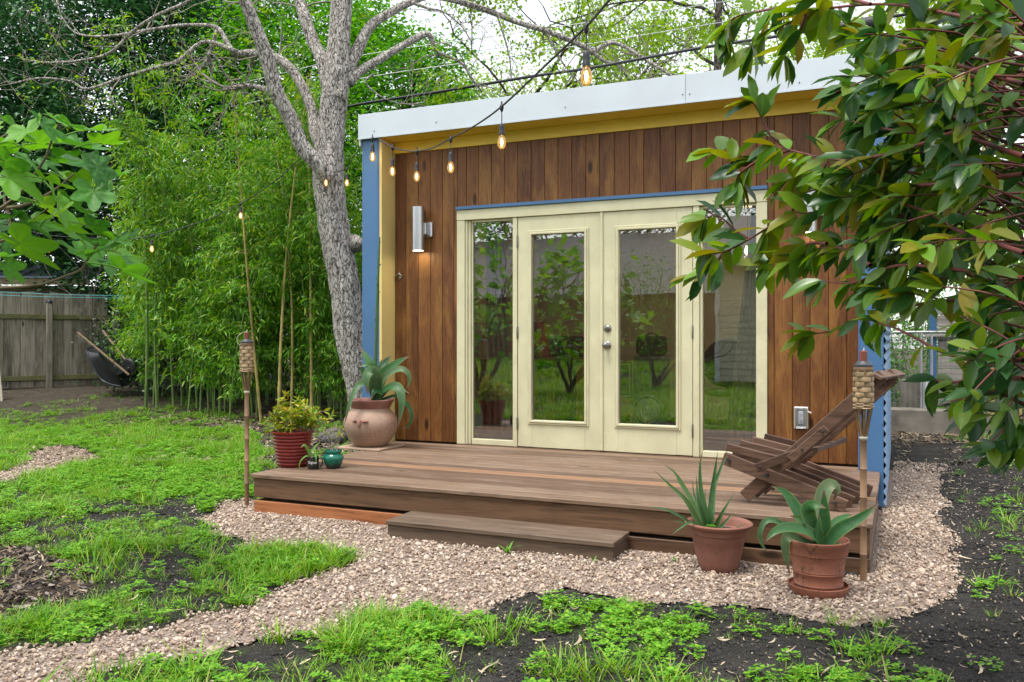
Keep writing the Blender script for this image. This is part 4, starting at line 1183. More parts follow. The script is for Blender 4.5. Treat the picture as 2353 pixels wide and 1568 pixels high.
# ------------------------------------------------------------------ the forked grey tree
TW = 11.6
def skel(pts, w0, w1=None, n=None):
    """pts: (px, py, width in picture units) -> path and radii at depth w0..w1"""
    w1 = w0 if w1 is None else w1
    k = len(pts); ws = np.linspace(w0, w1, k)
    P = [(*W(p[0], p[1], ws[i]), p[2] * 0.42 / FD * ws[i]) for i, p in enumerate(pts)]
    S = smooth_path(P, n or max(8, k * 4))
    return S[:, :3], np.maximum(S[:, 3], 0.003)
tb = on_ground(838, TW)
tree = thing('forked_tree', 'big grey-barked forked tree at the studio corner with few leaves', 'tree', tb)
def limb_mesh(P, r, seg, amp, fine):
    V, F = tube_arrays(P, r, seg, True)
    V = np.array(V)
    m = len(P); nv = m * seg
    c = np.repeat(np.array(P), seg, 0); d = V[:nv] - c; ln = np.maximum(np.linalg.norm(d, axis=1), 1e-6)
    ang = np.tile(np.arange(seg) / seg * 6.283, m); zz_ = np.repeat(np.arange(m), seg)
    nz = (fbm(np.cos(ang) * 2 + c[:, 0], c[:, 2] * 1.2 + np.sin(ang) * 2, 1.6, 3) - 0.5) * 0.26 + (fbm(ang * 3.2, c[:, 2] * 5, 1.7, 7) - 0.5) * fine
    V[:nv] = c + d * (1 + amp * nz)[:, None]
    me = mesh_np('limb', V, F, True); return me
trunk = skel([(842, 1062, 92), (838, 985, 80), (828, 890, 74), (806, 770, 80), (790, 650, 82), (768, 520, 80), (756, 420, 84), (758, 330, 76), (766, 250, 76), (774, 185, 72), (779, 110, 62), (783, 30, 56), (790, -90, 48), (800, -220, 36)], TW, TW, 90)
tm = link('trunk', limb_mesh(*trunk, 40, 1.0, 0.16), tree, M['bark'])
limbs = [
    ([(756, 412, 46), (735, 380, 46), (696, 340, 42), (666, 270, 40), (634, 209, 40), (612, 126, 39), (583, 54, 36), (562, 0, 33), (530, -90, 26), (500, -180, 18)], TW - 0.25, TW - 0.9),
    ([(748, 345, 46), (724, 306, 32), (717, 252, 28), (684, 180, 26), (648, 140, 24), (612, 128, 22), (575, 122, 21), (540, 127, 20)], TW, TW + 0.7),
    ([(766, 230, 50), (742, 144, 36), (717, 90, 34), (699, 36, 32), (688, 0, 30), (670, -90, 24), (655, -180, 17)], TW, TW + 0.4),
    ([(775, 230, 46), (793, 173, 38), (825, 108, 32), (850, 61, 26), (897, 29, 22), (940, 7, 20), (985, -8, 18), (1041, 0, 17), (1113, 22, 16), (1185, 50, 15), (1257, 72, 15), (1329, 101, 14), (1362, 122, 15)], TW - 0.1, TW + 1.2),
    ([(800, 190, 34), (825, 166, 26), (879, 133, 22), (933, 101, 19), (983, 79, 16), (1005, 119, 9), (1059, 144, 8), (1088, 187, 7), (1108, 212, 5)], TW, TW + 0.8),
    ([(640, 222, 26), (627, 216, 18), (600, 202, 15), (569, 198, 14), (540, 202, 13), (511, 206, 12)], TW - 0.5, TW - 0.3),
    ([(540, 127, 16), (520, 96, 14), (497, 63, 12), (440, 58, 10), (396, 61, 9), (324, 72, 8), (252, 83, 7), (180, 79, 5), (144, 43, 4), (130, 0, 4)], TW + 0.6, TW + 0.9),
    ([(520, -60, 12), (439, 0, 10), (360, 36, 9), (306, 72, 9), (252, 122, 8), (180, 140, 6), (108, 144, 5), (54, 137, 4)], TW, TW + 0.8),
    ([(545, 120, 14), (470, 96, 11), (410, 140, 10), (360, 155, 9), (288, 176, 8), (202, 205, 7), (162, 187, 5), (90, 180, 5), (22, 194, 4)], TW + 0.5, TW + 0.5),
    ([(497, 70, 12), (490, 100, 9), (478, 130, 7), (470, 155, 5)], TW + 0.6, TW + 0.6),
    ([(1362, 120, 14), (1400, 100, 11), (1430, 105, 10), (1475, 132, 9), (1520, 160, 8), (1550, 178, 6)], TW + 1.2, TW + 1.0),
    ([(1362, 120, 12), (1388, 140, 9), (1420, 150, 7), (1452, 190, 5)], TW + 1.2, TW + 1.2),
    ([(1140, 30, 6), (1160, 90, 5), (1172, 140, 4), (1174, 190, 3)], TW + 1.0, TW + 1.0),
    ([(1250, 66, 7), (1290, 140, 5), (1330, 190, 4), (1352, 225, 3)], TW + 1.1, TW + 1.1),
    ([(945, 6, 10), (985, 20, 7), (1020, 28, 5), (1060, 60, 4), (1085, 100, 3)], TW + 0.3, TW + 0.6),
    ([(860, 170, 7), (840, 190, 5), (880, 225, 4), (930, 240, 3), (975, 235, 3)], TW - 0.1, TW + 0.1),
]
rr = np.random.default_rng(77)
tw_tips = []; tw = []
for pts, w0, w1 in limbs:
    P, r = skel(pts, w0, w1)
    seg = 18 if pts[0][2] > 30 else 10
    link('limb', limb_mesh(P, r, seg, 0.8, 0.12), tree, M['bark'])
    # twigs off the thinner ends
    L_ = len(P)
    nt_ = 9 if pts[0][2] < 30 else 6
    for q in range(nt_):
        k = int(rr.integers(L_ // 2, L_)); d = rr.normal(0, 1, 3); d[2] += 0.15
        t_ = P[min(k + 1, L_ - 1)] - P[max(k - 1, 0)]; t_ /= max(1e-6, np.linalg.norm(t_))
        grow(tw, tw_tips, P[k], d + t_ * 0.9, rr.uniform(0.35, 0.8), min(0.014, r[k] * 0.5), 2, rr, 0.55, 0.05, 4, (2, 3), 0.68, 0.0022, 4)
o = link('twigs', tubes_mesh('twigs', tw), tree, M['twig'])
T_ = np.array([p for p, d in tw_tips]); T_ = T_[rr.permutation(len(T_))[:170]]
V, F = clump_leaves(T_, 9, 0.05, 0.06, 0.028, 0.3, droop=0.4)
link('crown', mesh_np('crown', V, F), tree, M['spring'])
# knot on the trunk beside the studio corner
V, F = tube_arrays(smooth_path([tuple(W(815, 560, TW)), tuple(W(826, 558, TW - 0.1)), tuple(W(832, 556, TW - 0.14))], 6), np.array([0.13, 0.1, 0.085, 0.07, 0.05, 0.03]), 12)
link('knot', mesh_np('knot', V, F, True), tree, M['bark'])

# ------------------------------------------------------------------ overhead cables
def cable(label, pts, r, mat, name='utility_cable', group=None, n=40):
    P = smooth_path([tuple(W(*p)) for p in pts], n)
    m = MB().tube(P, r, 8); o = m.build(name, M[mat])
    return tag(o, label, 'cable', group)
cable('thick black utility cable crossing above the studio roof', [(640, 285, 13.2), (800, 245, 13), (1005, 212, 12.6), (1221, 176, 12.2), (1365, 155, 12), (1600, 112, 11.6), (1758, 88, 11.4), (1880, 68, 11.2), (2100, 30, 11), (2420, -20, 10.8)], 0.022, 'rubber')
cable('upper thin pale wire above the roof', [(560, 190, 13.6), (840, 126, 13.4), (1200, 74, 13.2), (1600, 14, 13), (2000, -50, 13)], 0.006, 'wire', 'thin_wire')
cable('second thin pale wire running below the upper one', [(560, 240, 13.6), (843, 178, 13.4), (1200, 126, 13.2), (1600, 61, 13), (1760, 36, 13), (2200, -40, 13)], 0.006, 'wire', 'thin_wire')
cable('thin dark wire between the two pale ones', [(700, 190, 13.5), (1000, 132, 13.3), (1300, 90, 13.2), (1700, 30, 13), (1950, -10, 13)], 0.0035, 'rubber', 'thin_wire')
p0, p1 = W(1877, 76, 11.15), W(2010, 52, 11.0)
sp = thing('cable_splice_box', 'black splice case hanging on the utility cable', 'splice box', p0)
MB().tube(smooth_path([tuple(p0), tuple((p0 + p1) / 2), tuple(p1)], 8), 0.085, 14).build('case', M['black'], sp)
MB().tube(smooth_path([tuple(p0 + Vector((0.1, 0.05, -0.13))), tuple((p0 + p1) / 2 + Vector((0, 0, -0.15))), tuple(p1 + Vector((0, 0, -0.13)))], 8), 0.05, 10).build('lower_case', M['black'], sp)
# teal washing lines
for k, (a, b_) in enumerate((((-60, 668), (300, 681)), ((-60, 676), (300, 686)))):
    cable(['upper teal washing line strung before the fence', 'lower teal washing line strung before the fence'][k], [(a[0], a[1], 14.2), ((a[0] + b_[0]) / 2, (a[1] + b_[1]) / 2 + 2, 14.4), (b_[0], b_[1], 14.8)], 0.005, 'teal', 'washing_line')

# ------------------------------------------------------------------ string of bulbs
sl = thing('string_light', 'black string light with lit amber bulbs swung from the studio to the tree', 'string light', W(863, 318, 8.05))
right_run = [(1520, -130, 3.2), (1401, 0, 3.65), (1347.3, 61, 4.1), (1250, 154, 4.8), (1152.8, 245, 5.6), (1090, 290, 6.2), (1035.7, 318.7, 6.8), (995, 340, 7.2), (957.6, 347.5, 7.55), (930, 346, 7.75), (901.7, 338.5, 7.9), (880, 326, 8.0), (863, 315, 8.06)]
mid_run = [(863, 315, 8.06), (835, 332, 8.9), (812, 362, 10.2), (797, 385, 11.15), (780, 394, 11.28), (760, 395, 11.28), (738, 384, 11.2), (712, 366, 11.3), (691, 364, 11.4), (640, 410, 11.4), (562, 463, 11.4), (468, 508, 11.3), (349, 542, 11.2), (280, 550, 11.1), (216, 548, 11.0), (112, 541, 10.8), (54, 527, 10.7), (-120, 470, 10.4)]
MB().tube(smooth_path([tuple(W(*p)) for p in right_run], 90), 0.0062, 7).build('cord', M['rubber'], sl)
MB().tube(smooth_path([tuple(W(*p)) for p in mid_run], 120), 0.0062, 7).build('cord', M['rubber'], sl)
def bulb(px, py, w, drop, s=1.0):
    """holder: fin, short lead, socket; bulb: glass and filament"""
    p = W(px, py, w); x, y, z = p
    mb = MB()
    mb.lathe([(0.0, 0.034), (0.005, 0.032), (0.006, 0.012), (0.013, 0.004), (0.014, -0.012), (0.008, -0.03), (0.004, -0.036)], 10, (x, y, z))
    mb.tube([(x, y, z - 0.03), (x + 0.001, y, z - drop * 0.6), (x, y, z - drop)], 0.0032, 6)
    zs_ = z - drop
    mb.lathe([(0.004, 0.012), (0.012, 0.006), (0.0165, -0.002), (0.0175, -0.02), (0.0175, -0.046), (0.0195, -0.05), (0.0195, -0.066), (0.016, -0.068)][::-1], 16, (x, y, zs_))
    h = mb.build('bulb_holder', M['black'], sl)
    zb = zs_ - 0.068
    MB().lathe([(0.0, -0.088), (0.010, -0.086), (0.021, -0.076), (0.027, -0.06), (0.0285, -0.048), (0.026, -0.03), (0.019, -0.01), (0.014, 0.0)], 16, (x, y, zb)).build('bulb', M['bulbglass'], h)
    MB().lathe([(0.0, -0.068), (0.006, -0.062), (0.009, -0.045), (0.006, -0.022), (0.0, -0.016)], 8, (x, y, zb)).build('filament', M['filament'], h)
for a in ((1347.3, 61, 4.1, 0.125), (1152.8, 245, 5.6, 0.12), (1035.7, 318.7, 6.8, 0.115), (957.6, 347.5, 7.55, 0.11), (901.7, 338.5, 7.9, 0.11), (856, 318, 8.0, 0.06), (797, 388, 11.1, 0.07), (749, 388, 11.1, 0.07), (553, 468, 11.4, 0.05), (349, 542, 11.2, 0.06), (112, 541, 10.8, 0.06)):
    bulb(*a)
MB().tube([tuple(W(866, 316, 8.04)), tuple(W(867, 330, 8.04)), tuple(W(867, 346, 8.04))], 0.002, 5).build('tie', M['rubber'], sl)

# ------------------------------------------------------------------ wall fittings
def sconce(x, label):
    z0, z1 = FY(961, 577, 7.0).z, FY(961, 476, 7.0).z
    t = thing('wall_sconce', label, 'wall lamp', (x, YF, z0))
    y = YF - 0.10
    MB().lathe([(0.054, 0.006), (0.057, 0.0), (0.057, z1 - z0), (0.053, z1 - z0), (0.053, z1 - z0 - 0.02), (0.0, z1 - z0 - 0.02)], 28, (x, y, z0)).build('cylinder', M['steel'], t)
    MB().lathe([(0.0, 0.004), (0.053, 0.0045)], 24, (x, y, z0)).build('lamp', M['lampface'], t)
    MB().box(x + 0.02, x + 0.075, YF - 0.09, YF - 0.035, z0 + 0.15, z0 + 0.26, 0.004).build('arm', M['steel'], t)
    MB().box(x + 0.03, x + 0.105, YF - 0.036, YF - 0.0015, z0 + 0.13, z0 + 0.275, 0.01).build('back_plate', M['steel'], t)
    return t
sconce(FY(961, 520, YF - 0.1).x, 'brushed steel cylinder wall lamp beside the bare side of the doors')
sconce(FY(1862, 500, YF - 0.1).x, 'steel cylinder wall lamp half hidden by the shrub leaves')
p = FY(918.6, 634, YF)
t = thing('bottle_opener', 'small metal bottle opener screwed to the planks', 'bottle opener', p)
Rx = Matrix.Rotation(R(90), 4, 'X')
MB().lathe([(0.017, 0), (0.017, 0.004), (0.013, 0.007), (0, 0.007)], 14, (p.x, YF - 0.0015, p.z - 0.022), Rx).build('base_plate', M['nickel'], t)
MB().lathe([(0.008, 0), (0.008, 0.004), (0.0, 0.006)], 10, (p.x, YF - 0.0015, p.z + 0.03), Rx).box(p.x - 0.006, p.x + 0.006, YF - 0.006, YF - 0.0015, p.z - 0.02, p.z + 0.03).build('stem', M['nickel'], t)
MB().tube(smooth_path([(p.x - 0.034, YF - 0.012, p.z - 0.006), (p.x - 0.018, YF - 0.022, p.z + 0.008), (p.x, YF - 0.026, p.z + 0.013), (p.x + 0.018, YF - 0.022, p.z + 0.009), (p.x + 0.03, YF - 0.012, p.z - 0.004)], 14), 0.0075, 8).build('hood', M['nickel'], t)
p = FY(1841, 960, YF)
t = thing('outdoor_socket', 'clear-covered outdoor power socket on the planks above the chair', 'socket', p)
MB().box(p.x - 0.052, p.x + 0.052, YF - 0.012, YF - 0.0018, p.z - 0.085, p.z + 0.085, 0.004).build('back_plate', M['white'], t)
M['clear'] = glassmat('clear_cover', (0.86, 0.87, 0.9), 1.45, 2.6, 0.12)
MB().box(p.x - 0.050, p.x + 0.050, YF - 0.055, YF - 0.0125, p.z - 0.08, p.z + 0.08, 0.012).build('cover', M['clear'], t)
sk = MB().box(p.x - 0.018, p.x + 0.018, YF - 0.018, YF - 0.0122, p.z - 0.05, p.z + 0.05, 0.003).build('socket', M['white'], t)
for dz in (-0.024, 0.024):
    for dx in (-0.006, 0.006): MB().box(p.x + dx - 0.0015, p.x + dx + 0.0015, YF - 0.0195, YF - 0.0181, p.z + dz - 0.005, p.z + dz + 0.005).build('slot', M['black'], sk)
    MB().lathe([(0.0025, 0), (0.0025, 0.0012), (0, 0.0013)], 8, (p.x, YF - 0.0181, p.z + dz - 0.011), Rx).build('slot', M['black'], sk)
MB().bar((p.x + 0.048, YF - 0.03, p.z + 0.055), (p.x + 0.078, YF - 0.03, p.z + 0.042), 0.006, 0.01).build('latch', M['white'], t)

# ------------------------------------------------------------------ strap leaves and pots
def strap_mesh(path, width, fold=0.25, prof=None, n=14, up=None, thick=0.0):
    """path control points (world), width in metres; five points across, folded into a channel"""
    P = smooth_path([tuple(p) for p in path], n)
    T = np.gradient(P, axis=0); T /= np.maximum(np.linalg.norm(T, axis=1)[:, None], 1e-9)
    V = []; F = []
    for i in range(n):
        t = i / (n - 1)
        w_ = width * (prof(t) if prof else (0.72 + 0.55 * math.sin(min(1, t * 1.6) * math.pi * 0.62)) * (1 - t ** 2.6) + 0.02)
        tv = T[i]
        u = np.array(up) if up is not None else np.array((-FW.x * 0.8, -FW.y * 0.8, 0.62))
        s = np.cross(tv, u); ls = np.linalg.norm(s)
        if ls < 0.25: s = s + np.array(RT) * (0.25 - ls) * 2; s -= tv * (s @ tv)
        s /= max(np.linalg.norm(s), 1e-6)
        if i > 0 and s @ prev < 0: s = -s
        if i > 0: s = s * 0.6 + prev * 0.4; s /= np.linalg.norm(s)
        prev = s
        nrm = np.cross(s, tv)
        if i == 0: sg = 1 if nrm @ u >= 0 else -1
        for q in (-1, -0.55, 0, 0.55, 1):
            V.append(P[i] + s * (q * w_ * 0.5) + nrm * (sg * fold * w_ * 0.5 * (abs(q) ** 1.5)))
    for i in range(n - 1):
        for q in range(4):
            a = i * 5 + q; F.append((a, a + 1, a + 6, a + 5))
    me = mesh_np('leaf', [tuple(v) for v in V], F, True)
    a_ = me.attributes.new('vein', 'FLOAT', 'POINT')
    a_.data.foreach_set('value', np.tile(np.array([1, 0.1, 0.3, 0.1, 1], np.float32), n))
    b_t = me.attributes.new('tip', 'FLOAT', 'POINT')
    b_t.data.foreach_set('value', np.repeat(np.linspace(0, 1, n, dtype=np.float32), 5))
    return me
M['agave'] = leafmat('agave_leaf', [(0.014, 0.072, 0.018), (0.024, 0.10, 0.024), (0.05, 0.14, 0.04)], 0.45, 0.1, 'object', 0.4, 14.0, True, tip=True)
M['agave_dull'] = leafmat('agave_dull_leaf', [(0.045, 0.11, 0.04), (0.06, 0.125, 0.05), (0.10, 0.13, 0.06)], 0.5, 0.1, 'object', 0.35, 14.0, True, tip=True)
M['aloe'] = leafmat('aloe_leaf', [(0.026, 0.088, 0.028), (0.042, 0.11, 0.036), (0.065, 0.12, 0.028)], 0.48, 0.08, 'object', 0.4, 16.0, True, tip=True)
def terracotta(name, cols, rough=0.75, blotch=(0.05, 0.035, 0.03), amt=0.4, scale=5.0):
    m, nt, b = newmat(name)
    setp(b, cols[0], rough, 0, 0.3)
    v = coords(nt)
    c = ramp(nt, noise(nt, v, scale, 6, 0.6), [(0.3, cols[0]), (0.52, cols[1]), (0.75, cols[2])])
    sp_ = noise(nt, v, 60, 5, 0.7); rg = noise(nt, v, 7.0, 3)
    f = math_(nt, 'MULTIPLY', ramp(nt, sp_, [(0.5, (0, 0, 0)), (0.62, (1, 1, 1))]), ramp(nt, rg, [(0.42, (0, 0, 0)), (0.58, (amt, amt, amt))]))
    c = mixc(nt, f, c, blotch)
    nt.links.new(c, b.inputs['Base Color'])
    bump(nt, b, sp_, 0.15, 0.004)
    return m
M['terra'] = terracotta('terracotta', [(0.20, 0.07, 0.042), (0.27, 0.10, 0.06), (0.32, 0.145, 0.10)], 0.7, amt=0.9)
M['terra2'] = terracotta('dull_terracotta', [(0.17, 0.07, 0.05), (0.235, 0.10, 0.07), (0.29, 0.145, 0.11)], 0.8, (0.12, 0.07, 0.06), 0.5)
M['clay'] = terracotta('pale_clay', [(0.27, 0.165, 0.12), (0.35, 0.23, 0.165), (0.40, 0.285, 0.215)], 0.6, (0.25, 0.07, 0.05), 0.6, 3.0)
M['clay_pink'] = terracotta('pink_clay_glaze', [(0.20, 0.085, 0.07), (0.27, 0.125, 0.10), (0.34, 0.195, 0.165)], 0.45, (0.2, 0.05, 0.04), 0.4, 5.0)
M['redglaze'] = terracotta('red_glaze', [(0.13, 0.012, 0.010), (0.18, 0.018, 0.013), (0.23, 0.035, 0.02)], 0.22, (0.06, 0.006, 0.006), 0.4)
M['potsoil'] = paint('potting_soil', (0.05, 0.035, 0.028), 0.95, 0.3, 30, bumps=0.5)
def agave_from(path, px0, py0, k, w):      # crop units -> world
    out = []
    for q in path:
        dw = q[2] if len(q) > 2 else 0.0
        out.append(W(px0 + q[0] / k, py0 + q[1] / k, w + dw))
    return out

# big round clay pot on a tile
pc = GZ(852, 1024, ZD + 0.02); wp = (pc - EYE).dot(FW)
u_ = wp / FD
tile = tag(MB().box(pc.x - 0.24, pc.x + 0.22, pc.y - 0.20, pc.y + 0.22, ZD + 0.002, ZD + 0.018, 0.003).build('clay_tile', terracotta('tile_clay', [(0.30, 0.2, 0.14), (0.4, 0.28, 0.2), (0.46, 0.34, 0.26)])), 'thin square clay tile under the big round pot', 'tile')
big = thing('potted_agave', 'big round clay pot with agave and a tall flower stalk', 'potted plant', (pc.x, pc.y, ZD + 0.019))
prof = [(0.0, 0), (0.125, 0.0), (0.15, 0.012), (0.195, 0.07), (0.232, 0.14), (0.240, 0.20), (0.232, 0.245), (0.205, 0.29), (0.176, 0.318), (0.168, 0.335)]
pot_ = MB().lathe(prof, 40, (pc.x, pc.y, ZD + 0.019)).build('pot', M['clay'], big)
MB().lathe([(0.166, 0.333), (0.178, 0.352), (0.196, 0.385), (0.206, 0.400), (0.207, 0.410), (0.198, 0.414), (0.186, 0.408), (0.176, 0.39), (0.16, 0.35)], 40, (pc.x, pc.y, ZD + 0.019)).build('rim', M['clay_pink'], pot_)
MB().lathe([(0.0, 0.393), (0.178, 0.388)], 24, (pc.x, pc.y, ZD + 0.019)).build('soil', M['potsoil'], big)
# lug with two pink smudges in relief on the belly
lug = pc + Vector((0.035, -0.235, 0.245)) - Vector((0, 0, 0.02))
MB().lathe([(0.0, 0.03), (0.014, 0.024), (0.022, 0.0), (0.017, -0.028), (0.0, -0.036)][::-1], 12, lug).build('lug', M['clay_pink'], pot_)
for dx in (-0.045, 0.05): MB().lathe([(0.0, 0.012), (0.02, 0.008), (0.03, 0.0), (0.02, -0.01), (0.0, -0.014)][::-1], 12, lug + Vector((dx, 0.012 + abs(dx) * 0.06, 0.012))).build('lug', M['clay_pink'], pot_)
ag = [([(1440, 780), (1430, 600), (1380, 420), (1285, 262, 0.05)], 96, 0), ([(1440, 780), (1440, 560), (1380, 440, -.05), (1275, 458, -.08)], 66, 0), ([(1440, 780), (1500, 560), (1620, 440, -.05), (1765, 350, -.1)], 100, 0), ([(1450, 780), (1480, 520, .05), (1530, 420, .1), (1590, 345, .12)], 82, 0),
      ([(1450, 780), (1510, 570, -.05), (1650, 482, -.12), (1730, 500, -.14), (1765, 580, -.14), (1720, 690, -.14)], 56, 1), ([(1450, 780), (1450, 600, -.08), (1405, 495, -.17), (1352, 560, -.22), (1368, 725, -.22)], 100, 1), ([(1430, 780), (1390, 640, -.08), (1290, 622, -.18), (1205, 770, -.25), (1140, 1012, -.27)], 62, 1),
      ([(1460, 780), (1560, 665, -.08), (1655, 660, -.16), (1692, 800, -.2), (1652, 1050, -.2)], 84, 1), ([(1470, 780), (1640, 735, .02), (1745, 820, .02), (1785, 930, 0), (1745, 1030, 0), (1690, 1042, 0)], 34, 0), ([(1460, 780), (1510, 690, -.05), (1630, 640, -.12), (1765, 712, -.15)], 64, 0),
      ([(1470, 780), (1500, 700, -.06), (1430, 680, -.14), (1395, 768, -.18)], 66, 0), ([(1430, 780), (1400, 600, .05), (1330, 575, .02), (1260, 645, 0)], 52, 1), ([(1450, 790), (1470, 640, .1), (1480, 480, .16), (1500, 380, .18)], 74, 0), ([(1450, 790), (1400, 640, .1), (1330, 520, .15), (1290, 420, .15)], 70, 0)]
for path, wd_, dull in ag:
    link('leaf', strap_mesh(agave_from(path, 517.6, 734, 4.165, wp), wd_ / 4.165 * u_ * 1.05, 0.3), big, M['agave_dull' if dull else 'agave'])
st = [W(863, 905, wp), W(864, 800, wp), W(867, 690, wp), W(870, 610, wp), W(872, 545, wp)]
SP = smooth_path([tuple(p) for p in st], 40)
MB().tube(SP, np.linspace(0.017, 0.008, 40), 9).build('flower_stalk', M['aloe'], big)
fs = MB()
for k in range(3, 39, 2):
    a = k * 2.4; d = Vector((math.cos(a), math.sin(a), 0.9)).normalized(); b0 = Vector(SP[k])
    ln = 0.035 if k < 30 else 0.016
    fs.tube([b0, b0 + d * ln * 0.5, b0 + d * ln], [0.008, 0.006, 0.001], 5)
fs.build('bracts', M['aloe'], big)

# red ribbed pot with the yellow-green shrub
pr_ = GZ(672, 1071, ZD); wr = (pr_ - EYE).dot(FW)
red = thing('potted_shrub', 'red ribbed glazed pot with a yellow-green leafy shrub', 'potted plant', pr_)
prof = [(0.0, 0.0), (0.10, 0.0), (0.108, 0.006)]
for k in range(9):
    z = 0.012 + k * 0.026; r = 0.108 + (z / 0.27) * 0.047
    prof += [(r, z), (r + 0.006, z + 0.007), (r + 0.006, z + 0.015), (r + 0.001, z + 0.022)]
prof += [(0.158, 0.252), (0.162, 0.262), (0.160, 0.270), (0.150, 0.270), (0.147, 0.255)]
MB().lathe(prof, 40, pr_).build('pot', M['redglaze'], red)
MB().lathe([(0.0, 0.243), (0.148, 0.240)], 20, pr_).build('soil', M['potsoil'], red)
M['yelleaf'] = leafmat('yellow_green_leaves', [(0.10, 0.26, 0.02), (0.22, 0.38, 0.03), (0.45, 0.46, 0.03), (0.46, 0.34, 0.03), (0.12, 0.30, 0.03)], 0.45, 0.35)
def bushy(parent, base, targets, nleaf, L, mat, seed, stemmat='twig', r=0.004):
    rr = np.random.default_rng(seed); lst = []; P = []; D = []
    for q in targets:
        a = np.array(base) + np.array((rr.normal(0, .03), rr.normal(0, .03), 0)); b = np.array(q)
        c = smooth_path([a, (a + b) / 2 + rr.normal(0, .02, 3) + np.array((0, 0, .02)), b], 8)
        lst.append((c, np.linspace(r, r * 0.4, 8), 4))
        for k in range(nleaf):
            t = rr.uniform(0.35, 1.0); p = np.array([np.interp(t, np.linspace(0, 1, 8), c[:, i]) for i in range(3)])
            d = rr.normal(0, 1, 3); d[2] = abs(d[2]) * 0.8 + 0.1
            sub = d / np.linalg.norm(d) * rr.uniform(0.005, 0.05)
            lst.append(([p, p + sub * 0.5, p + sub], [r * 0.4, r * 0.3, r * 0.2], 3))
            for m_ in range(3):
                P.append(p + sub * rr.uniform(0.5, 1)); D.append(d / np.linalg.norm(d) + rr.normal(0, 0.6, 3))
    link('stem', tubes_mesh('stem', lst), parent, M[stemmat])
    P = np.array(P); D = np.array(D); n = len(P)
    V, F = leaf_sheet(P, D, RNG.normal(0, .5, (n, 3)) + np.array((0, 0, 1.0)), L * RNG.uniform(0.6, 1.3, n), L * 0.3 * np.ones(n), T_LANCE, F_LANCE)
    link('foliage', mesh_np('foliage', V, F), parent, M[mat])
rq = random.Random(3)
tg = [W(px, py, wr + rq.uniform(-.1, .1)) for px, py in ((618, 985), (612, 970), (632, 950), (645, 930), (655, 905), (660, 945), (675, 955), (690, 935), (700, 950), (715, 935), (728, 950), (745, 945), (758, 962), (750, 975), (640, 975), (668, 970), (705, 975), (722, 985), (625, 965), (685, 920), (652, 960), (735, 965))]
bushy(red, pr_ + Vector((0, 0, 0.245)), tg, 20, 0.05, 'yelleaf', 4)

# black mug with a small strap-leaved plant
pm = GZ(720, 1078, ZD); wm = (pm - EYE).dot(FW)
def speckle(name, base, spot, sc, lo, hi, rough):
    m, nt, b = newmat(name); setp(b, base, rough, 0, 0.5)
    v = coords(nt); c = mixc(nt, ramp(nt, noise(nt, v, sc, 3), [(lo, (0, 0, 0)), (hi, (1, 1, 1))]), base, spot)
    nt.links.new(c, b.inputs['Base Color']); return m
M['mug'] = speckle('speckled_black_enamel', (0.012, 0.014, 0.014), (0.25, 0.28, 0.27), 130, 0.6, 0.66, 0.25)
mug = thing('potted_mug', 'speckled black mug holding a small strap-leaved plant', 'mug', pm)
mb = MB().lathe([(0.0, 0), (0.038, 0.0), (0.040, 0.003), (0.040, 0.088), (0.042, 0.092), (0.040, 0.094), (0.0375, 0.09), (0.0365, 0.08)], 28, pm)
mug_b = mb.build('mug_body', M['mug'], mug)
hd = RT
MB().tube(smooth_path([tuple(pm + hd * 0.037 + Vector((0, 0, 0.078))), tuple(pm + hd * 0.062 + Vector((0, 0, 0.078))), tuple(pm + hd * 0.068 + Vector((0, 0, 0.05))), tuple(pm + hd * 0.058 + Vector((0, 0, 0.02))), tuple(pm + hd * 0.037 + Vector((0, 0, 0.018)))], 18), 0.0055, 8).build('handle', M['mug'], mug)
MB().lathe([(0.0, 0.084), (0.037, 0.083)], 16, pm).build('soil', M['potsoil'], mug)
lettering('Signal', 0.028, M['white'], Matrix.Translation(pm - FW * 0.0415 + RT * 0.004 + Vector((0, 0, 0.045))) @ Matrix.Rotation(YAW, 4, 'Z') @ Matrix.Rotation(R(90), 4, 'X'), mug_b)
M['strap'] = leafmat('light_strap_leaf', [(0.13, 0.27, 0.05), (0.20, 0.34, 0.08), (0.28, 0.36, 0.15)], 0.45, 0.25, 'object')
um = wm / FD
for path, wd_ in (([(650, 640), (600, 430), (480, 200, -.02), (370, 110, -.03), (240, 230, -.04)], 100), ([(670, 640), (740, 340), (860, 150), (1040, 0)], 90), ([(660, 640), (690, 460, -.02), (720, 400, -.04), (800, 470, -.05)], 110), ([(670, 650), (760, 560, -.03), (850, 560, -.05), (880, 800, -.055)], 120), ([(620, 640), (480, 560, -.02), (260, 740, -.03), (180, 980, -.03), (300, 1150, -.03)], 55)):
    link('leaf', strap_mesh([W(677.6 + q[0] / 17.86, 1016.5 + q[1] / 17.86, wm + (q[2] if len(q) > 2 else 0)) for q in path], wd_ / 17.86 * um * 1.1, 0.3), mug, M['strap'])

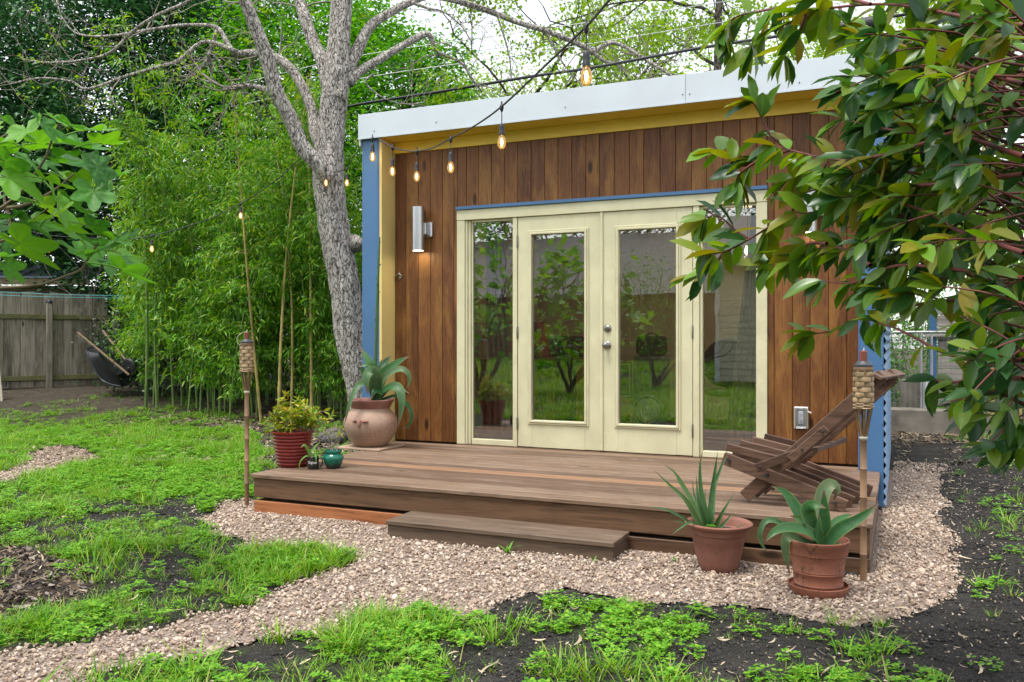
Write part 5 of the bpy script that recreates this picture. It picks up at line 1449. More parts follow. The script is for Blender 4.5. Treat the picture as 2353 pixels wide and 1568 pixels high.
# small green glazed pot
pg = GZ(766, 1076, ZD)
def drip(name):
    m, nt, b = newmat(name); setp(b, (0.01, 0.12, 0.08), 0.12, 0, 0.6)
    v = coords(nt, (1, 1, 0.25)); tc = nt.nodes.new('ShaderNodeTexCoord')
    zc = nd(nt, 'ShaderNodeSeparateXYZ', {0: tc.outputs['Object']}).outputs[2]
    h = math_(nt, 'MULTIPLY', math_(nt, 'SUBTRACT', zc, ZD), 9.0)
    f = math_(nt, 'ADD', h, math_(nt, 'MULTIPLY', noise(nt, v, 45, 3), 1.1))
    c = ramp(nt, f, [(0.55, (0.035, 0.03, 0.018)), (0.85, (0.006, 0.06, 0.04)), (1.1, (0.004, 0.13, 0.085))])
    nt.links.new(c, b.inputs['Base Color']); return m
M['greenglaze'] = drip('green_drip_glaze')
gpot = thing('glazed_pot', 'small round green glazed pot with a thin seedling', 'potted plant', pg)
MB().lathe([(0.0, 0), (0.045, 0.0), (0.05, 0.006), (0.068, 0.045), (0.078, 0.075), (0.075, 0.09), (0.062, 0.105), (0.056, 0.11), (0.060, 0.118), (0.064, 0.128), (0.060, 0.138), (0.052, 0.138), (0.048, 0.125)], 32, pg).build('pot', M['greenglaze'], gpot)
MB().lathe([(0.0, 0.122), (0.05, 0.12)], 16, pg).build('soil', M['potsoil'], gpot)
wg = (pg - EYE).dot(FW)
tg = [W(px, py, wg + rq.uniform(-.04, .04)) for px, py in ((756, 985), (764, 975), (772, 995), (782, 1000), (790, 985), (762, 1000), (776, 982))]
bushy(gpot, pg + Vector((0, 0, 0.12)), tg, 5, 0.026, 'yelleaf', 9, r=0.003)

# aloe in terracotta
pa = GZ(1651, 1310, 0.0); wa_ = (pa - EYE).dot(FW)
alo = thing('potted_aloe', 'aloe with spiky upright leaves in a wide-rimmed terracotta pot', 'potted plant', pa)
MB().lathe([(0.0, 0), (0.092, 0.0), (0.10, 0.006), (0.112, 0.05), (0.126, 0.11), (0.137, 0.165), (0.139, 0.168), (0.140, 0.20), (0.150, 0.204), (0.153, 0.235), (0.170, 0.238), (0.179, 0.246), (0.180, 0.256), (0.172, 0.262), (0.158, 0.26), (0.148, 0.245), (0.142, 0.215)], 44, pa).build('pot', M['terra2'], alo)
MB().lathe([(0.0, 0.218), (0.143, 0.214)], 24, pa).build('soil', M['potsoil'], alo)
AX, AY, AK = 1487.0, 1016.5, 4.165
al = [([(560, 850), (440, 800), (330, 720, -.08), (150, 635, -.12), (-40, 625, -.15)], 62), ([(540, 850), (440, 800, .04), (330, 765, .03), (238, 748, .02)], 50), ([(540, 850), (420, 770, -.1), (320, 820, -.16), (232, 890, -.18)], 44), ([(560, 860), (480, 760), (370, 560), (200, 400), (65, 265)], 92),
      ([(560, 860), (470, 650, .05), (350, 430, .1), (260, 290, .12), (140, 200, .13)], 80), ([(560, 860), (400, 520, .12), (310, 390, .16), (252, 255, .18)], 50), ([(560, 860), (545, 760, -.05), (490, 560, -.07), (468, 300, -.05)], 98), ([(590, 860), (570, 720), (515, 480, .02), (505, 250, .03), (528, 80, .04)], 86),
      ([(600, 860), (600, 720, -.02), (622, 480), (652, 260), (676, 85)], 92), ([(620, 860), (640, 450, .1), (685, 300, .12), (730, 190, .13), (792, 90, .14)], 56), ([(630, 860), (660, 800, -.05), (730, 660, -.08), (842, 478, -.08)], 76), ([(650, 860), (690, 830, -.08), (770, 740, -.1), (832, 660, -.1)], 54), ([(760, 870), (820, 850, -.05), (875, 815, -.05), (922, 788, -.05)], 44), ([(590, 860), (560, 600, .1), (550, 520, .12), (560, 450, .13)], 40), ([(560, 850), (480, 600, .12), (445, 480, .15), (432, 350, .16)], 40)]
ua = wa_ / FD
for path, wd_ in al:
    link('leaf', strap_mesh(agave_from(path, AX, AY, AK, wa_), wd_ / AK * ua * 0.78, 0.45, lambda t: (1 - t ** 1.5) * (0.8 + 0.25 * math.sin(t * 3)) + 0.015), alo, M['aloe'])
M['seedling'] = leafmat('seedling_leaves', [(0.10, 0.32, 0.03), (0.16, 0.42, 0.05)], 0.5, 0.35)
link('weed', proto('weed', clover_tuft(3, 26, 0.035, 0.014), M['seedling']).data, alo).location = (0, 0, 0)
for o in alo.children:
    if o.name.startswith('weed'):
        o.matrix_parent_inverse = Matrix(); o.location = (-0.02, -0.09, 0.215)

# agave in terracotta on a saucer
pb = GZ(1880, 1352, 0.02); wb = (pb - EYE).dot(FW)
agv = thing('potted_agave', 'broad-leaved agave in a straight terracotta pot standing on a saucer', 'potted plant', pb)
MB().lathe([(0.0, -0.02), (0.128, -0.018), (0.142, 0.004), (0.145, 0.024), (0.139, 0.026), (0.134, 0.01), (0.0, 0.002)], 40, pb).build('saucer', M['terra'], agv)
MB().lathe([(0.0, 0.004), (0.108, 0.004), (0.112, 0.01), (0.1135, 0.028), (0.118, 0.031), (0.1145, 0.036), (0.119, 0.085), (0.1225, 0.088), (0.120, 0.093), (0.1225, 0.098), (0.120, 0.103), (0.130, 0.175), (0.138, 0.178), (0.143, 0.222), (0.147, 0.226), (0.147, 0.244), (0.139, 0.246), (0.135, 0.23), (0.13, 0.2)], 44, pb).build('pot', M['terra'], agv)
MB().lathe([(0.0, 0.212), (0.131, 0.208)], 24, pb).build('soil', M['potsoil'], agv)
a2 = [([(1690, 990), (1500, 770), (1400, 600, .03), (1310, 480, .05), (1185, 418, .05)], 104, 0), ([(1660, 990), (1560, 780, -.05), (1530, 660, -.08), (1600, 600, -.1), (1712, 632, -.12)], 140, 0), ([(1690, 1000), (1688, 840), (1690, 650), (1692, 455)], 112, 0), ([(1690, 990), (1650, 700, .1), (1680, 490, .13), (1760, 400, .14), (1825, 450, .14), (1780, 560, .14)], 118, 1),
      ([(1690, 1010, -.03), (1830, 850, -.05), (2020, 740, -.08), (2225, 585, -.1)], 104, 0), ([(1710, 990), (1780, 790, .06), (1880, 720, .1), (1968, 690, .12)], 64, 0), ([(1690, 1010, -.03), (1560, 865, -.08), (1360, 815, -.12), (1215, 860, -.15), (1128, 955, -.16)], 92, 0), ([(1640, 990), (1450, 920, .02), (1260, 765, .02), (1135, 755, .02), (1075, 880, .02), (1110, 1000, .02), (1165, 1055, .02)], 52, 1),
      ([(1680, 990), (1620, 870, -.03), (1500, 760, -.05), (1365, 705, -.06)], 116, 0), ([(1620, 1000), (1480, 960), (1345, 905, -.02), (1320, 1050, -.02), (1368, 1275, -.02)], 96, 1), ([(1740, 1000), (1795, 990, -.08), (1865, 962, -.1)], 34, 0), ([(1670, 1000, -.04), (1640, 860, -.06), (1655, 690, -.06)], 66, 0), ([(1710, 1000), (1740, 860, .05), (1735, 760, .07)], 56, 0)]
ub = wb / FD
for path, wd_, dull in a2:
    link('leaf', strap_mesh(agave_from(path, AX, AY, AK, wb), wd_ / AK * ub * 1.05, 0.32), agv, M['agave_dull' if dull else 'agave'])

# ------------------------------------------------------------------ bamboo torches
M['cane'] = paint('torch_cane', (0.24, 0.14, 0.075), 0.55, 0.25, 4)
M['weave'] = paint('woven_cane', (0.40, 0.275, 0.155), 0.6, 0.25, 20)
M['weave_dark'] = paint('dark_cane_strip', (0.20, 0.12, 0.06), 0.6, 0.25, 20)
M['wick'] = paint('red_brown_burner', (0.20, 0.055, 0.035), 0.6, 0.2, 8)
M['cap'] = paint('grey_torch_cap', (0.045, 0.05, 0.055), 0.5, 0.2, 8)
M['string'] = paint('white_string', (0.62, 0.57, 0.46), 0.8, 0.1, 20)
def torch(base, H, label, loop):
    t = thing('bamboo_torch', label, 'torch', base)
    x, y, z = base
    b = Vector(base)
    prof = []
    hp_ = H - 0.47
    for k in range(5):
        z0 = hp_ * k / 5 - (0.06 if k == 0 else 0); z1 = hp_ * (k + 1) / 5
        prof += [(0.0165, z0), (0.0165, z1 - 0.012), (0.0195, z1 - 0.004)]
    prof.append((0.0165, hp_))
    MB().lathe(prof, 12, b).build('pole', M['cane'], t)
    MB().lathe([(0.018, hp_ + 0.0), (0.021, hp_ + 0.004), (0.021, hp_ + 0.014), (0.018, hp_ + 0.018)], 12, b).build('binding', M['string'], t)
    for k in range(8):                         # split strips flaring up to the basket
        a = k * math.pi / 4 + 0.2; c, s = math.cos(a), math.sin(a)
        P = [b + Vector((c * r, s * r, zz_)) for r, zz_ in ((0.015, hp_ - 0.005), (0.020, hp_ + 0.03), (0.036, hp_ + 0.12), (0.045, hp_ + 0.17), (0.046, hp_ + 0.36))]
        mb = MB()
        for q in range(4): mb.bar(P[q], P[q + 1], 0.011, 0.004, up=(c, s, 0.001))
        mb.build('strip', M['weave_dark'], t)
    def ring(z0, h, amp, ph, mat, r=0.0475, nm='weave_band'):
        V = []; F = []; n = 48
        for i in range(n):
            a = 2 * math.pi * i / n; rr_ = r + amp * math.sin(4 * a + ph)
            for (dr, dz) in ((0.0, 0), (0.0025, h * 0.5), (0.0, h), (-0.002, h * 0.5)):
                V.append((x + (rr_ + dr) * math.cos(a), y + (rr_ + dr) * math.sin(a), z + z0 + dz))
        for i in range(n):
            for q in range(4):
                a0 = i * 4 + q; a1 = i * 4 + (q + 1) % 4; b0 = ((i + 1) % n) * 4 + q; b1 = ((i + 1) % n) * 4 + (q + 1) % 4
                F.append((a0, b0, b1, a1))
        MB().add(V, F, True).build(nm, M[mat], t)
    for k in range(4): ring(hp_ + 0.158 + k * 0.0075, 0.007, 0.003, k * math.pi, 'weave', 0.047, 'weave_cord')
    for k in range(6): ring(hp_ + 0.192 + k * 0.0265, 0.024, 0.0042, k * math.pi, 'weave')
    ring(hp_ + 0.352, 0.02, 0.0, 0, 'weave_dark', 0.0465, 'top_band')
    MB().lathe([(0.0, hp_ + 0.2), (0.038, hp_ + 0.2), (0.040, hp_ + 0.37), (0.046, hp_ + 0.374), (0.046, hp_ + 0.384), (0.038, hp_ + 0.39), (0.03, hp_ + 0.402), (0.0, hp_ + 0.403)], 20, b).build('canister', M['cap'], t)
    MB().lathe([(0.019, hp_ + 0.400), (0.019, hp_ + 0.452), (0.014, hp_ + 0.455), (0.0, hp_ + 0.455)], 14, b).build('burner', M['wick'], t)
    MB().tube([b + Vector((0, 0, hp_ + 0.45)), b + Vector((0.002, 0, hp_ + 0.462)), b + Vector((0.004, 0, hp_ + 0.47))], 0.004, 6).build('wick', M['string'], t)
    if loop:
        q = [b + Vector((0, 0, hp_ + 0.455)), b - RT * 0.03 + Vector((0, 0, hp_ + 0.452)), b - RT * 0.07 + Vector((0, 0, hp_ + 0.42)), b - RT * 0.068 + Vector((0, 0, hp_ + 0.375)), b - RT * 0.045 + Vector((0, 0, hp_ + 0.352))]
        MB().tube(smooth_path([tuple(v) for v in q], 20), 0.002, 5).build('string_loop', M['string'], t)
    return t
p = W(567, CYD, 6.5); torch((p.x, p.y, 0.0), 1.31, 'bamboo torch with a woven head at the bare end of the deck', True)
p = W(1984, CYD, 4.46); torch((p.x, p.y, 0.0), 1.20, 'bamboo torch with a woven head beside the folding slat chair', False)

# ------------------------------------------------------------------ folding slat chair
ch_c = GZ(1850, 1120, ZD)
chair = thing('slat_chair', 'dark folding chair of crossed wooden slats on the deck corner', 'chair', (ch_c.x, 5.5, ZD))
A0 = GZ(1700, 1146, ZD + 0.035)                        # foot of the near long slat
yA = A0.y
A1 = FY(2022, 862, yA + 0.02)
B0 = FY(1662, 1052, yA + 0.05); B1 = FY(1945, 1178, yA + 0.02); B1.z = max(B1.z, ZD + 0.03)
NA, NBs, span = 4, 5, 0.58
latd = Vector((0.2, 1.0, 0)).normalized()
TH = 0.028
bolt = MB().lathe([(0.0, 0.004), (0.006, 0.003), (0.008, 0.0), (0.006, -0.002)][::-1], 8, (0, 0, 0), Matrix.Rotation(R(-90), 4, 'X') @ Matrix.Rotation(R(180), 4, 'X'))
def slat(a, b, k, nm='slat', wd=0.074, ch=0.003):
    MB().bar(a, b, TH, wd, (0, 0, 1), ch).build(nm, M['chair'], chair)
pitch = span / (NA + NBs - 1)
for i in range(NA):
    o_ = latd * (pitch * (2 * i + 1))
    sh = 0.0 if i % 2 == 0 else -0.05
    d = (A1 - A0)
    slat(A0 + o_ + d * (0.0 if i % 2 else -0.0), A1 + o_ + d * sh, i)
for i in range(NBs):
    o_ = latd * (pitch * 2 * i)
    slat(B0 + o_ + Vector((0.0, 0, 0.006 * (i % 2))), B1 + o_, i)
# a second short row above: the back support slats, and cleats that tie the rows together
C0, C1 = FY(1712, 1016, yA + 0.35), FY(1832, 1046, yA + 0.35)
for i in range(4):
    o_ = latd * (pitch * (3 * i))
    slat(C0 + o_ - latd * 0.3, C1 + o_ - latd * 0.3, i, wd=0.045)
E0, E1 = FY(1650, 1100, yA), FY(1770, 1058, yA)
def lerp(a, b, t): return a + (b - a) * t
def rod(pt, nm='rod', l0=-0.03, l1=span + 0.03):
    MB().tube([pt + latd * l0, pt + latd * (l0 + l1) / 2, pt + latd * l1], 0.009, 8).build(nm, M['screw'], chair)
X_ = lerp(A0, A1, 0.43); rod(X_); rod(lerp(A0, A1, 0.94)); rod(lerp(B0, B1, 0.06)); rod(lerp(B0, B1, 0.92)); rod(lerp(A0, A1, 0.2))
MB().bar(FY(1738, 1076, yA - 0.02), FY(1838, 1040, yA - 0.02), 0.02, 0.05, (0, 0, 1), 0.003).build('cleat', M['chair'], chair)
MB().bar(FY(1815, 1056, yA - 0.045), FY(1900, 985, yA - 0.045), 0.02, 0.05, (0, 0, 1), 0.003).build('cleat', M['chair'], chair)
MB().bar(lerp(A0, A1, 0.52) - Vector((-0.03, 0, 0.075)) - latd * 0.02, lerp(A0, A1, 0.52) - Vector((-0.03, 0, 0.075)) + latd * (span + 0.02), 0.03, 0.03, (0, 0, 1), 0.003).build('cross_bar', M['chair'], chair)
MB().bar(lerp(A0, A1, 0.95) + Vector((0.02, 0, 0.03)) - latd * 0.02, lerp(A0, A1, 0.95) + Vector((0.02, 0, 0.03)) + latd * (span + 0.02), 0.07, 0.02, (0.5, 0, 1), 0.003).build('top_rail', M['chair'], chair)
for pt in (FY(1746, 1073, yA - 0.034), FY(1829, 1043, yA - 0.034), FY(1843, 1033, yA - 0.06), FY(1890, 993, yA - 0.06), lerp(A0, A1, 0.93) - latd * (-0.02), FY(1672, 1055, yA + 0.03)):
    MB().lathe([(0.008, 0), (0.007, 0.004), (0.0, 0.006)], 8, pt, Matrix.Rotation(R(90), 4, 'X')).build('bolt', M['screw'], chair)
# ------------------------------------------------------------------ plank fence at the back
fa, fb = W(-70, CYD, 16.0), W(252, CYD, 17.6)
fa = gp(fa.x, fa.y); fb = gp(fb.x, fb.y)
fd = (fb - fa); fd.z = 0; FLn = fd.length; fd.normalize(); fnrm = Vector((fd.y, -fd.x, 0))      # towards the yard
if fnrm.dot(EYE - fa) < 0: fnrm = -fnrm
fence = thing('plank_fence', 'weathered grey plank fence with mossy rails at the back of the yard', 'fence', fa)
fm_ = lambda s, off, z: fa + fd * s + fnrm * off + Vector((0, 0, z))
s = 0.0; k = 0
while s < FLn - 0.05:
    wd_ = rb.uniform(0.115, 0.15)
    a = fm_(s + wd_ / 2, 0, 0.05 + rb.uniform(-.02, .02)); b_ = fm_(s + wd_ / 2 + rb.uniform(-.004, .004), 0, 1.86 + rb.uniform(-.015, .015))
    MB().bar(a, b_, wd_ - 0.006, 0.018, fnrm, 0.002).build('picket', M['fence'], fence)
    s += wd_; k += 1
for z in (0.22, 1.40):
    MB().bar(fm_(0, 0.032, z), fm_(FLn, 0.032, z), 0.09, 0.04, fnrm, 0.003).build('rail', M['fence_rail'], fence)
MB().bar(fm_(0, -0.02, -0.05), fm_(FLn, -0.02, -0.05), 0.16, 0.02, fnrm).build('kick_board', M['core'], fence)
for s, top in ((0.35, 1.5), (1.31, 1.66), (FLn + 0.09, 1.62)):
    MB().bar(fm_(s, 0.085, -0.1), fm_(s, 0.085, top), 0.10, 0.09, fnrm, 0.008).build('post', M['fence'], fence)
p = fm_(1.31, 0.085, 1.66)
MB().lathe([(0.058, 0.0), (0.06, 0.02), (0.05, 0.05), (0.03, 0.066), (0.0, 0.07)], 14, p).build('post_cap', M['black'], fence)
# short leaning board by the first post
tag(MB().bar(gp(*W(-2, CYD, 14.6)[:2], -0.02), gp(*W(-10, CYD, 14.9)[:2], 0.62), 0.14, 0.02, FW, 0.003).build('loose_board', M['fence']), 'loose board leaning at the fence by the picture edge', 'board')
# the bar gate stub beside the thicket
tag(MB().tube([W(338, 761, 15.6), W(385, 761, 15.6), W(470, 762, 15.6)], 0.024, 10).build('metal_rail', M['wire']), 'grey metal pipe rail showing between dark shrub and bamboo', 'rail')

# neighbour's shed over the fence
M['shedwall'] = paint('shed_wall', (0.13, 0.10, 0.06), 0.85, 0.2, 3)
M['eave'] = paint('tan_eave', (0.36, 0.29, 0.18), 0.7, 0.12, 3)
M['shedroof'] = paint('blue_grey_roof', (0.25, 0.32, 0.40), 0.35, 0.15, 3, metal=0.4)
q0 = on_ground(-90, 18.7); q1 = on_ground(196, 18.9)
shed = thing('neighbour_shed', 'low neighbouring shed with blue-grey metal roof behind the fence', 'shed', (q0 + q1) / 2)
ez = W(0, 652, 18.7).z
dv = (q1 - q0); dv.z = 0; dl = dv.length; dv.normalize(); nv = Vector((-dv.y, dv.x, 0))
if nv.dot(FW) < 0: nv = -nv
def sb(nm, mat, s0, s1, o0, o1, z0, z1):
    M4 = Matrix(((dv.x, nv.x, 0, q0.x), (dv.y, nv.y, 0, q0.y), (0, 0, 1, 0), (0, 0, 0, 1)))
    MB().box(s0, s1, o0, o1, z0, z1, 0.0, M4).build(nm, M[mat], shed)
sb('wall', 'shedwall', 0, dl, 0.3, 3.0, 0.0, ez - 0.02)
sb('eave_board', 'eave', -0.1, dl + 0.1, -0.03, 0.0, ez - 0.02, ez + 0.16)
mb = MB(); ra, rb_ = ez + 0.165, ez + 0.62
pts = [q0 + dv * s_ + nv * o_ for s_, o_ in ((-0.15, -0.08), (dl + 0.15, -0.08), (dl + 0.15, 1.7), (-0.15, 1.7))]
zt_ = (ra, ra, rb_, rb_)
V = [(p.x, p.y, z) for p, z in zip(pts, zt_)] + [(p.x, p.y, z - 0.04) for p, z in zip(pts, zt_)]
mb.add(V, [(0, 1, 2, 3), (7, 6, 5, 4), (0, 4, 5, 1), (1, 5, 6, 2), (2, 6, 7, 3), (3, 7, 4, 0)])
for i in range(9):
    s_ = -0.1 + i * (dl + 0.2) / 8
    a = q0 + dv * s_ + nv * -0.08; b_ = q0 + dv * s_ + nv * 1.7
    mb.bar((a.x, a.y, ra + 0.012), (b_.x, b_.y, rb_ + 0.012), 0.03, 0.03)
mb.build('roof', M['shedroof'], shed)

# ------------------------------------------------------------------ wheelbarrow tipped up against the fence
WW = 14.9
wbp = on_ground(262, WW)
M['tray'] = paint('black_tray', (0.014, 0.017, 0.02), 0.32, 0.2, 4, bumps=0.05)
M['handle'] = wood('barrow_handle', (0.13, 0.085, 0.05), (0.20, 0.135, 0.08), (0.27, 0.19, 0.12), 'Z', 9, False, 0.7, 0.2, 0.2)
wbw = thing('wheelbarrow', 'black wheelbarrow with wooden handles tipped up against the fence', 'wheelbarrow', wbp)
h1a, h1b = W(297, 862, WW - 0.15), W(178, 764, WW + 0.25)
h2a, h2b = W(289, 828, WW + 0.35), W(236, 760, WW + 0.95)
MB().bar(h1a, h1b, 0.034, 0.03, (0, 0, 1), 0.006).build('handle', M['handle'], wbw)
MB().bar(h2a, h2b, 0.034, 0.03, (0, 0, 1), 0.006).build('handle', M['handle'], wbw)
# tray: rings from its floor (beneath the handles) out to its rolled rim
fl = [W(256, 852, WW + .05), W(226, 815, WW + .1), W(250, 806, WW + .7), W(284, 835, WW + .62)]
rm = [W(279, 888, WW + .12), W(232, 872, WW + .22), W(199, 806, WW + .35), W(232, 798, WW + 1.0), W(283, 830, WW + .98), W(310, 868, WW + .6)]
fl6 = [W(272, 862, WW + .02), W(248, 846, WW + .04), W(226, 812, WW + .12), W(247, 806, WW + .7), W(276, 828, WW + .72), W(290, 846, WW + .4)]
def ring_loop(pts, n=36):
    P = np.array([tuple(p) for p in pts]); P = np.vstack([P[-1], P, P[0], P[1]])
    out = []
    for t in np.linspace(0, len(pts) - 1e-6, n, endpoint=False):
        i = int(t); u = t - i; a, b, c, d = P[i], P[i + 1], P[i + 2], P[i + 3]
        out.append(0.5 * ((2 * b) + (-a + c) * u * .7 + (2 * a - 5 * b + 4 * c - d) * u * u * .7 + (-a + 3 * b - 3 * c + d) * u ** 3 * .7 + 0.3 * (2 * (c - b)) * u))
    return np.array(out)
Ra, Rb = ring_loop(fl6), ring_loop(rm)
cen = Ra.mean(0)
V = []; F = []; nr = 36
for t in (0.0, 0.08, 0.3, 0.6, 0.9, 1.0): V += list(Ra * (1 - t) + Rb * t + (Rb.mean(0) - cen) * 0.10 * math.sin(t * 3.14))
V.append(cen)
for j in range(5):
    for i in range(nr): F.append((j * nr + i, j * nr + (i + 1) % nr, (j + 1) * nr + (i + 1) % nr, (j + 1) * nr + i))
for i in range(nr): F.append((len(V) - 1, (i + 1) % nr, i))
tray = MB().add(V, F, True).build('tray', M['tray'], wbw)
MB().tube(np.vstack([Rb, Rb[:1]]), 0.014, 8, False).build('rim', M['tray'], tray)
wc = W(299, 846, WW + .3); wn_ = Vector((FW.x * 0.9 + RT.x * 0.5, FW.y * 0.9 + RT.y * 0.5, 0.25)).normalized()
Mq = wn_.to_track_quat('Z', 'Y').to_matrix().to_4x4()
wheel = MB().lathe([(0.10, -0.035), (0.15, -0.045), (0.178, -0.03), (0.186, 0.0), (0.178, 0.03), (0.15, 0.045), (0.10, 0.035)], 26, wc, Mq).build('wheel', M['rubber'], wbw)
MB().lathe([(0.02, -0.05), (0.03, -0.03), (0.1, -0.02), (0.1, 0.02), (0.03, 0.03), (0.02, 0.05)], 18, wc, Mq).build('hub', M['tray'], wheel)
for a, b_ in (((229, 803), (252, 786)), ((252, 786), (262, 800)), ((258, 795), (287, 792)), ((252, 786), (246, 802)), ((287, 793), (300, 830))):
    MB().tube([W(*a, WW + .3), W((a[0] + b_[0]) / 2, (a[1] + b_[1]) / 2, WW + .45), W(*b_, WW + .6)], 0.013, 7).build('leg_brace', M['tray'], wbw)
for px, py in ((260, 828), (285, 850), (264, 842)):
    MB().lathe([(0.0, 0.01), (0.012, 0.006), (0.014, 0.0), (0.01, -0.004)][::-1], 8, W(px, py, WW - 0.06)).build('bolt', M['steel'], wbw)

# rocks by the tree foot
def rock(px, w, r, label, seed):
    bm = bmesh.new(); bmesh.ops.create_icosphere(bm, subdivisions=3, radius=r)
    for v in bm.verts:
        n_ = v.co.normalized()
        k = 1 + 0.5 * (float(fbm(np.array([n_.x * 2 + seed]), np.array([n_.y * 2 + n_.z * 3]), 1.3, seed)[0]) - 0.5)
        v.co *= k; v.co.z *= 0.7
    me = bpy.data.meshes.new('rock'); bm.to_mesh(me); bm.free()
    me.polygons.foreach_set('use_smooth', np.ones(len(me.polygons), bool))
    o = link('rock', me, None, M['rock']); o.location = on_ground(px, w) + Vector((0, 0, r * 0.3)); tag(o, label, 'rock')
M['rock'] = bark_mat('grey_rock', (0.06, 0.055, 0.05), (0.13, 0.12, 0.11), (0.22, 0.21, 0.2), 5.0, 0.6)
rock(768, 10.4, 0.17, 'larger grey rock beside the big clay pot', 3)
rock(745, 10.7, 0.09, 'small dark rock next to the larger one', 5)
rock(790, 10.9, 0.11, 'middle-sized rock close to the tree trunk', 8)

# ------------------------------------------------------------------ beyond the studio's far side
M['concrete'] = paint('old_concrete', (0.22, 0.195, 0.16), 0.9, 0.2, 4, bumps=0.2, dirt=(0.12, 0.10, 0.08))
M['chain'] = paint('galvanised_wire', (0.42, 0.43, 0.43), 0.45, 0.1, 6, metal=0.5, bumps=0)
XR0, XR1 = W(2040, CYD, 13.4), W(2480, CYD, 13.4)
yw = 13.6
xa, xb = FY(2144, 800, yw).x, FY(2520, 800, yw).x
barn = thing('plank_wall', 'grey horizontal plank wall behind the chain link fence', 'wall', ((xa + xb) / 2, yw, 0))
zb_ = [FY(2200, v, yw).z for v in (700, 724, 752, 767)]
zl = [0.28, 0.55, 0.82, 1.08, zb_[3] - 0.02]
for a, b_ in zip(zl[:-1], zl[1:]): MB().box(xa + 0.06, xb, yw + rb.uniform(-.004, .004), yw + 0.03, a + 0.004, b_ - 0.004, 0.004).build('plank', M['barn'], barn)
for a, b_ in zip(zb_[::-1][:-1], zb_[::-1][1:]): MB().box(xa + 0.05, xb, yw - 0.01, yw + 0.03, a + 0.004, b_ - 0.004, 0.004).build('plank', M['barn'], barn)
MB().box(xa - 0.1, xb, yw - 0.06, yw - 0.012, zb_[3] - 0.05, zb_[3] - 0.005, 0.004).build('beam', M['barn'], barn)
MB().box(xa - 0.05, xa + 0.045, yw - 0.02, yw + 0.06, 0.0, zb_[0] + 0.03, 0.004).build('corner_post', M['blue'], barn)
# chain link fence in front of it
yc_ = 12.95
xc0, xc1 = FY(2052, 800, yc_).x, FY(2500, 800, yc_).x
clf = thing('chain_link_fence', 'low galvanised chain link fence across the side passage', 'fence', ((xc0 + xc1) / 2, yc_, 0))
for px, r in ((2128, 0.045), (2117, 0.016), (2141, 0.016), (2420, 0.03)):
    xx = FY(px, 800, yc_).x; MB().lathe([(r, -0.05), (r, 1.32 if r < 0.04 else 0.66), (r * 0.8, 1.34 if r < 0.04 else 0.68), (0.0, 1.35 if r < 0.04 else 0.69)], 12, (xx, yc_, 0)).build('post', M['chain'], clf)
MB().tube([(xc0, yc_, 1.33), ((xc0 + xc1) / 2, yc_, 1.33), (xc1, yc_, 1.33)], 0.019, 8).build('top_rail', M['chain'], clf)
lst = []; pt = 0.066
nx_ = int((xc1 - xc0) / pt)
for i in range(nx_):                                   # zigzag wires
    zz_ = np.arange(0.14, 1.33, pt / 1.0)
    for sgn in (1, -1):
        P = [(xc0 + (i + (0.5 if (k % 2) else 0.0) * 1.0 * sgn + (0.5 if sgn < 0 else 0)) * pt, yc_ + 0.003 * sgn, z) for k, z in enumerate(np.arange(0.14, 1.33, pt / 2))]
        lst.append((P, np.full(len(P), 0.0021), 3))
o = link('wire_mesh', tubes_mesh('wire_mesh', lst), clf, M['chain']); o['kind'] = 'stuff'
# concrete base, leaning slab and blocks
kb = tag(MB().box(xc0 - 0.2, FY(2300, 900, yc_).x, 12.55, 12.8, -0.05, FY(2120, 941, 12.55).z, 0.02).build('concrete_kerb', M['concrete']), 'low rough concrete kerb under the chain link fence', 'kerb')
def cblock(name, label, c, L, H_, D_, tilt=0.0, rz=0.0):
    """hollow block: shell with two holes through it"""
    Mx = Matrix.Translation(c) @ Matrix.Rotation(rz, 4, 'Z') @ Matrix.Rotation(tilt, 4, 'X')
    mb = MB(); wl = 0.035
    for x0, x1 in ((-L / 2, -L / 2 + wl), (-wl / 2, wl / 2), (L / 2 - wl, L / 2)): mb.box(x0, x1, -D_ / 2, D_ / 2, wl, H_ - wl, 0.003, Mx)
    mb.box(-L / 2, L / 2, -D_ / 2, D_ / 2, 0, wl - 0.001, 0.003, Mx); mb.box(-L / 2, L / 2, -D_ / 2, D_ / 2, H_ - wl + 0.001, H_, 0.003, Mx)
    tag(mb.build(name, M['concrete']), label, 'block')
zk = FY(2120, 941, 12.55).z
cblock('concrete_block', 'hollow concrete block standing before the plank wall', Vector((FY(2212, 900, 13.2).x, 13.2, zk - 0.06)), 0.38, 0.2, 0.2)
cblock('concrete_block', 'second hollow concrete block nearer the yellow cane', Vector((FY(2250, 900, 13.2).x, 13.22, zk - 0.05)), 0.3, 0.19, 0.2, 0, 0.2)
tag(MB().box(FY(2070, 900, 13.15).x, FY(2112, 900, 13.15).x, 13.12, 13.2, 0.1, FY(2090, 872, 13.15).z, 0.01).build('concrete_slab', M['concrete']), 'pale concrete slab leaning behind the chain link fence', 'slab')

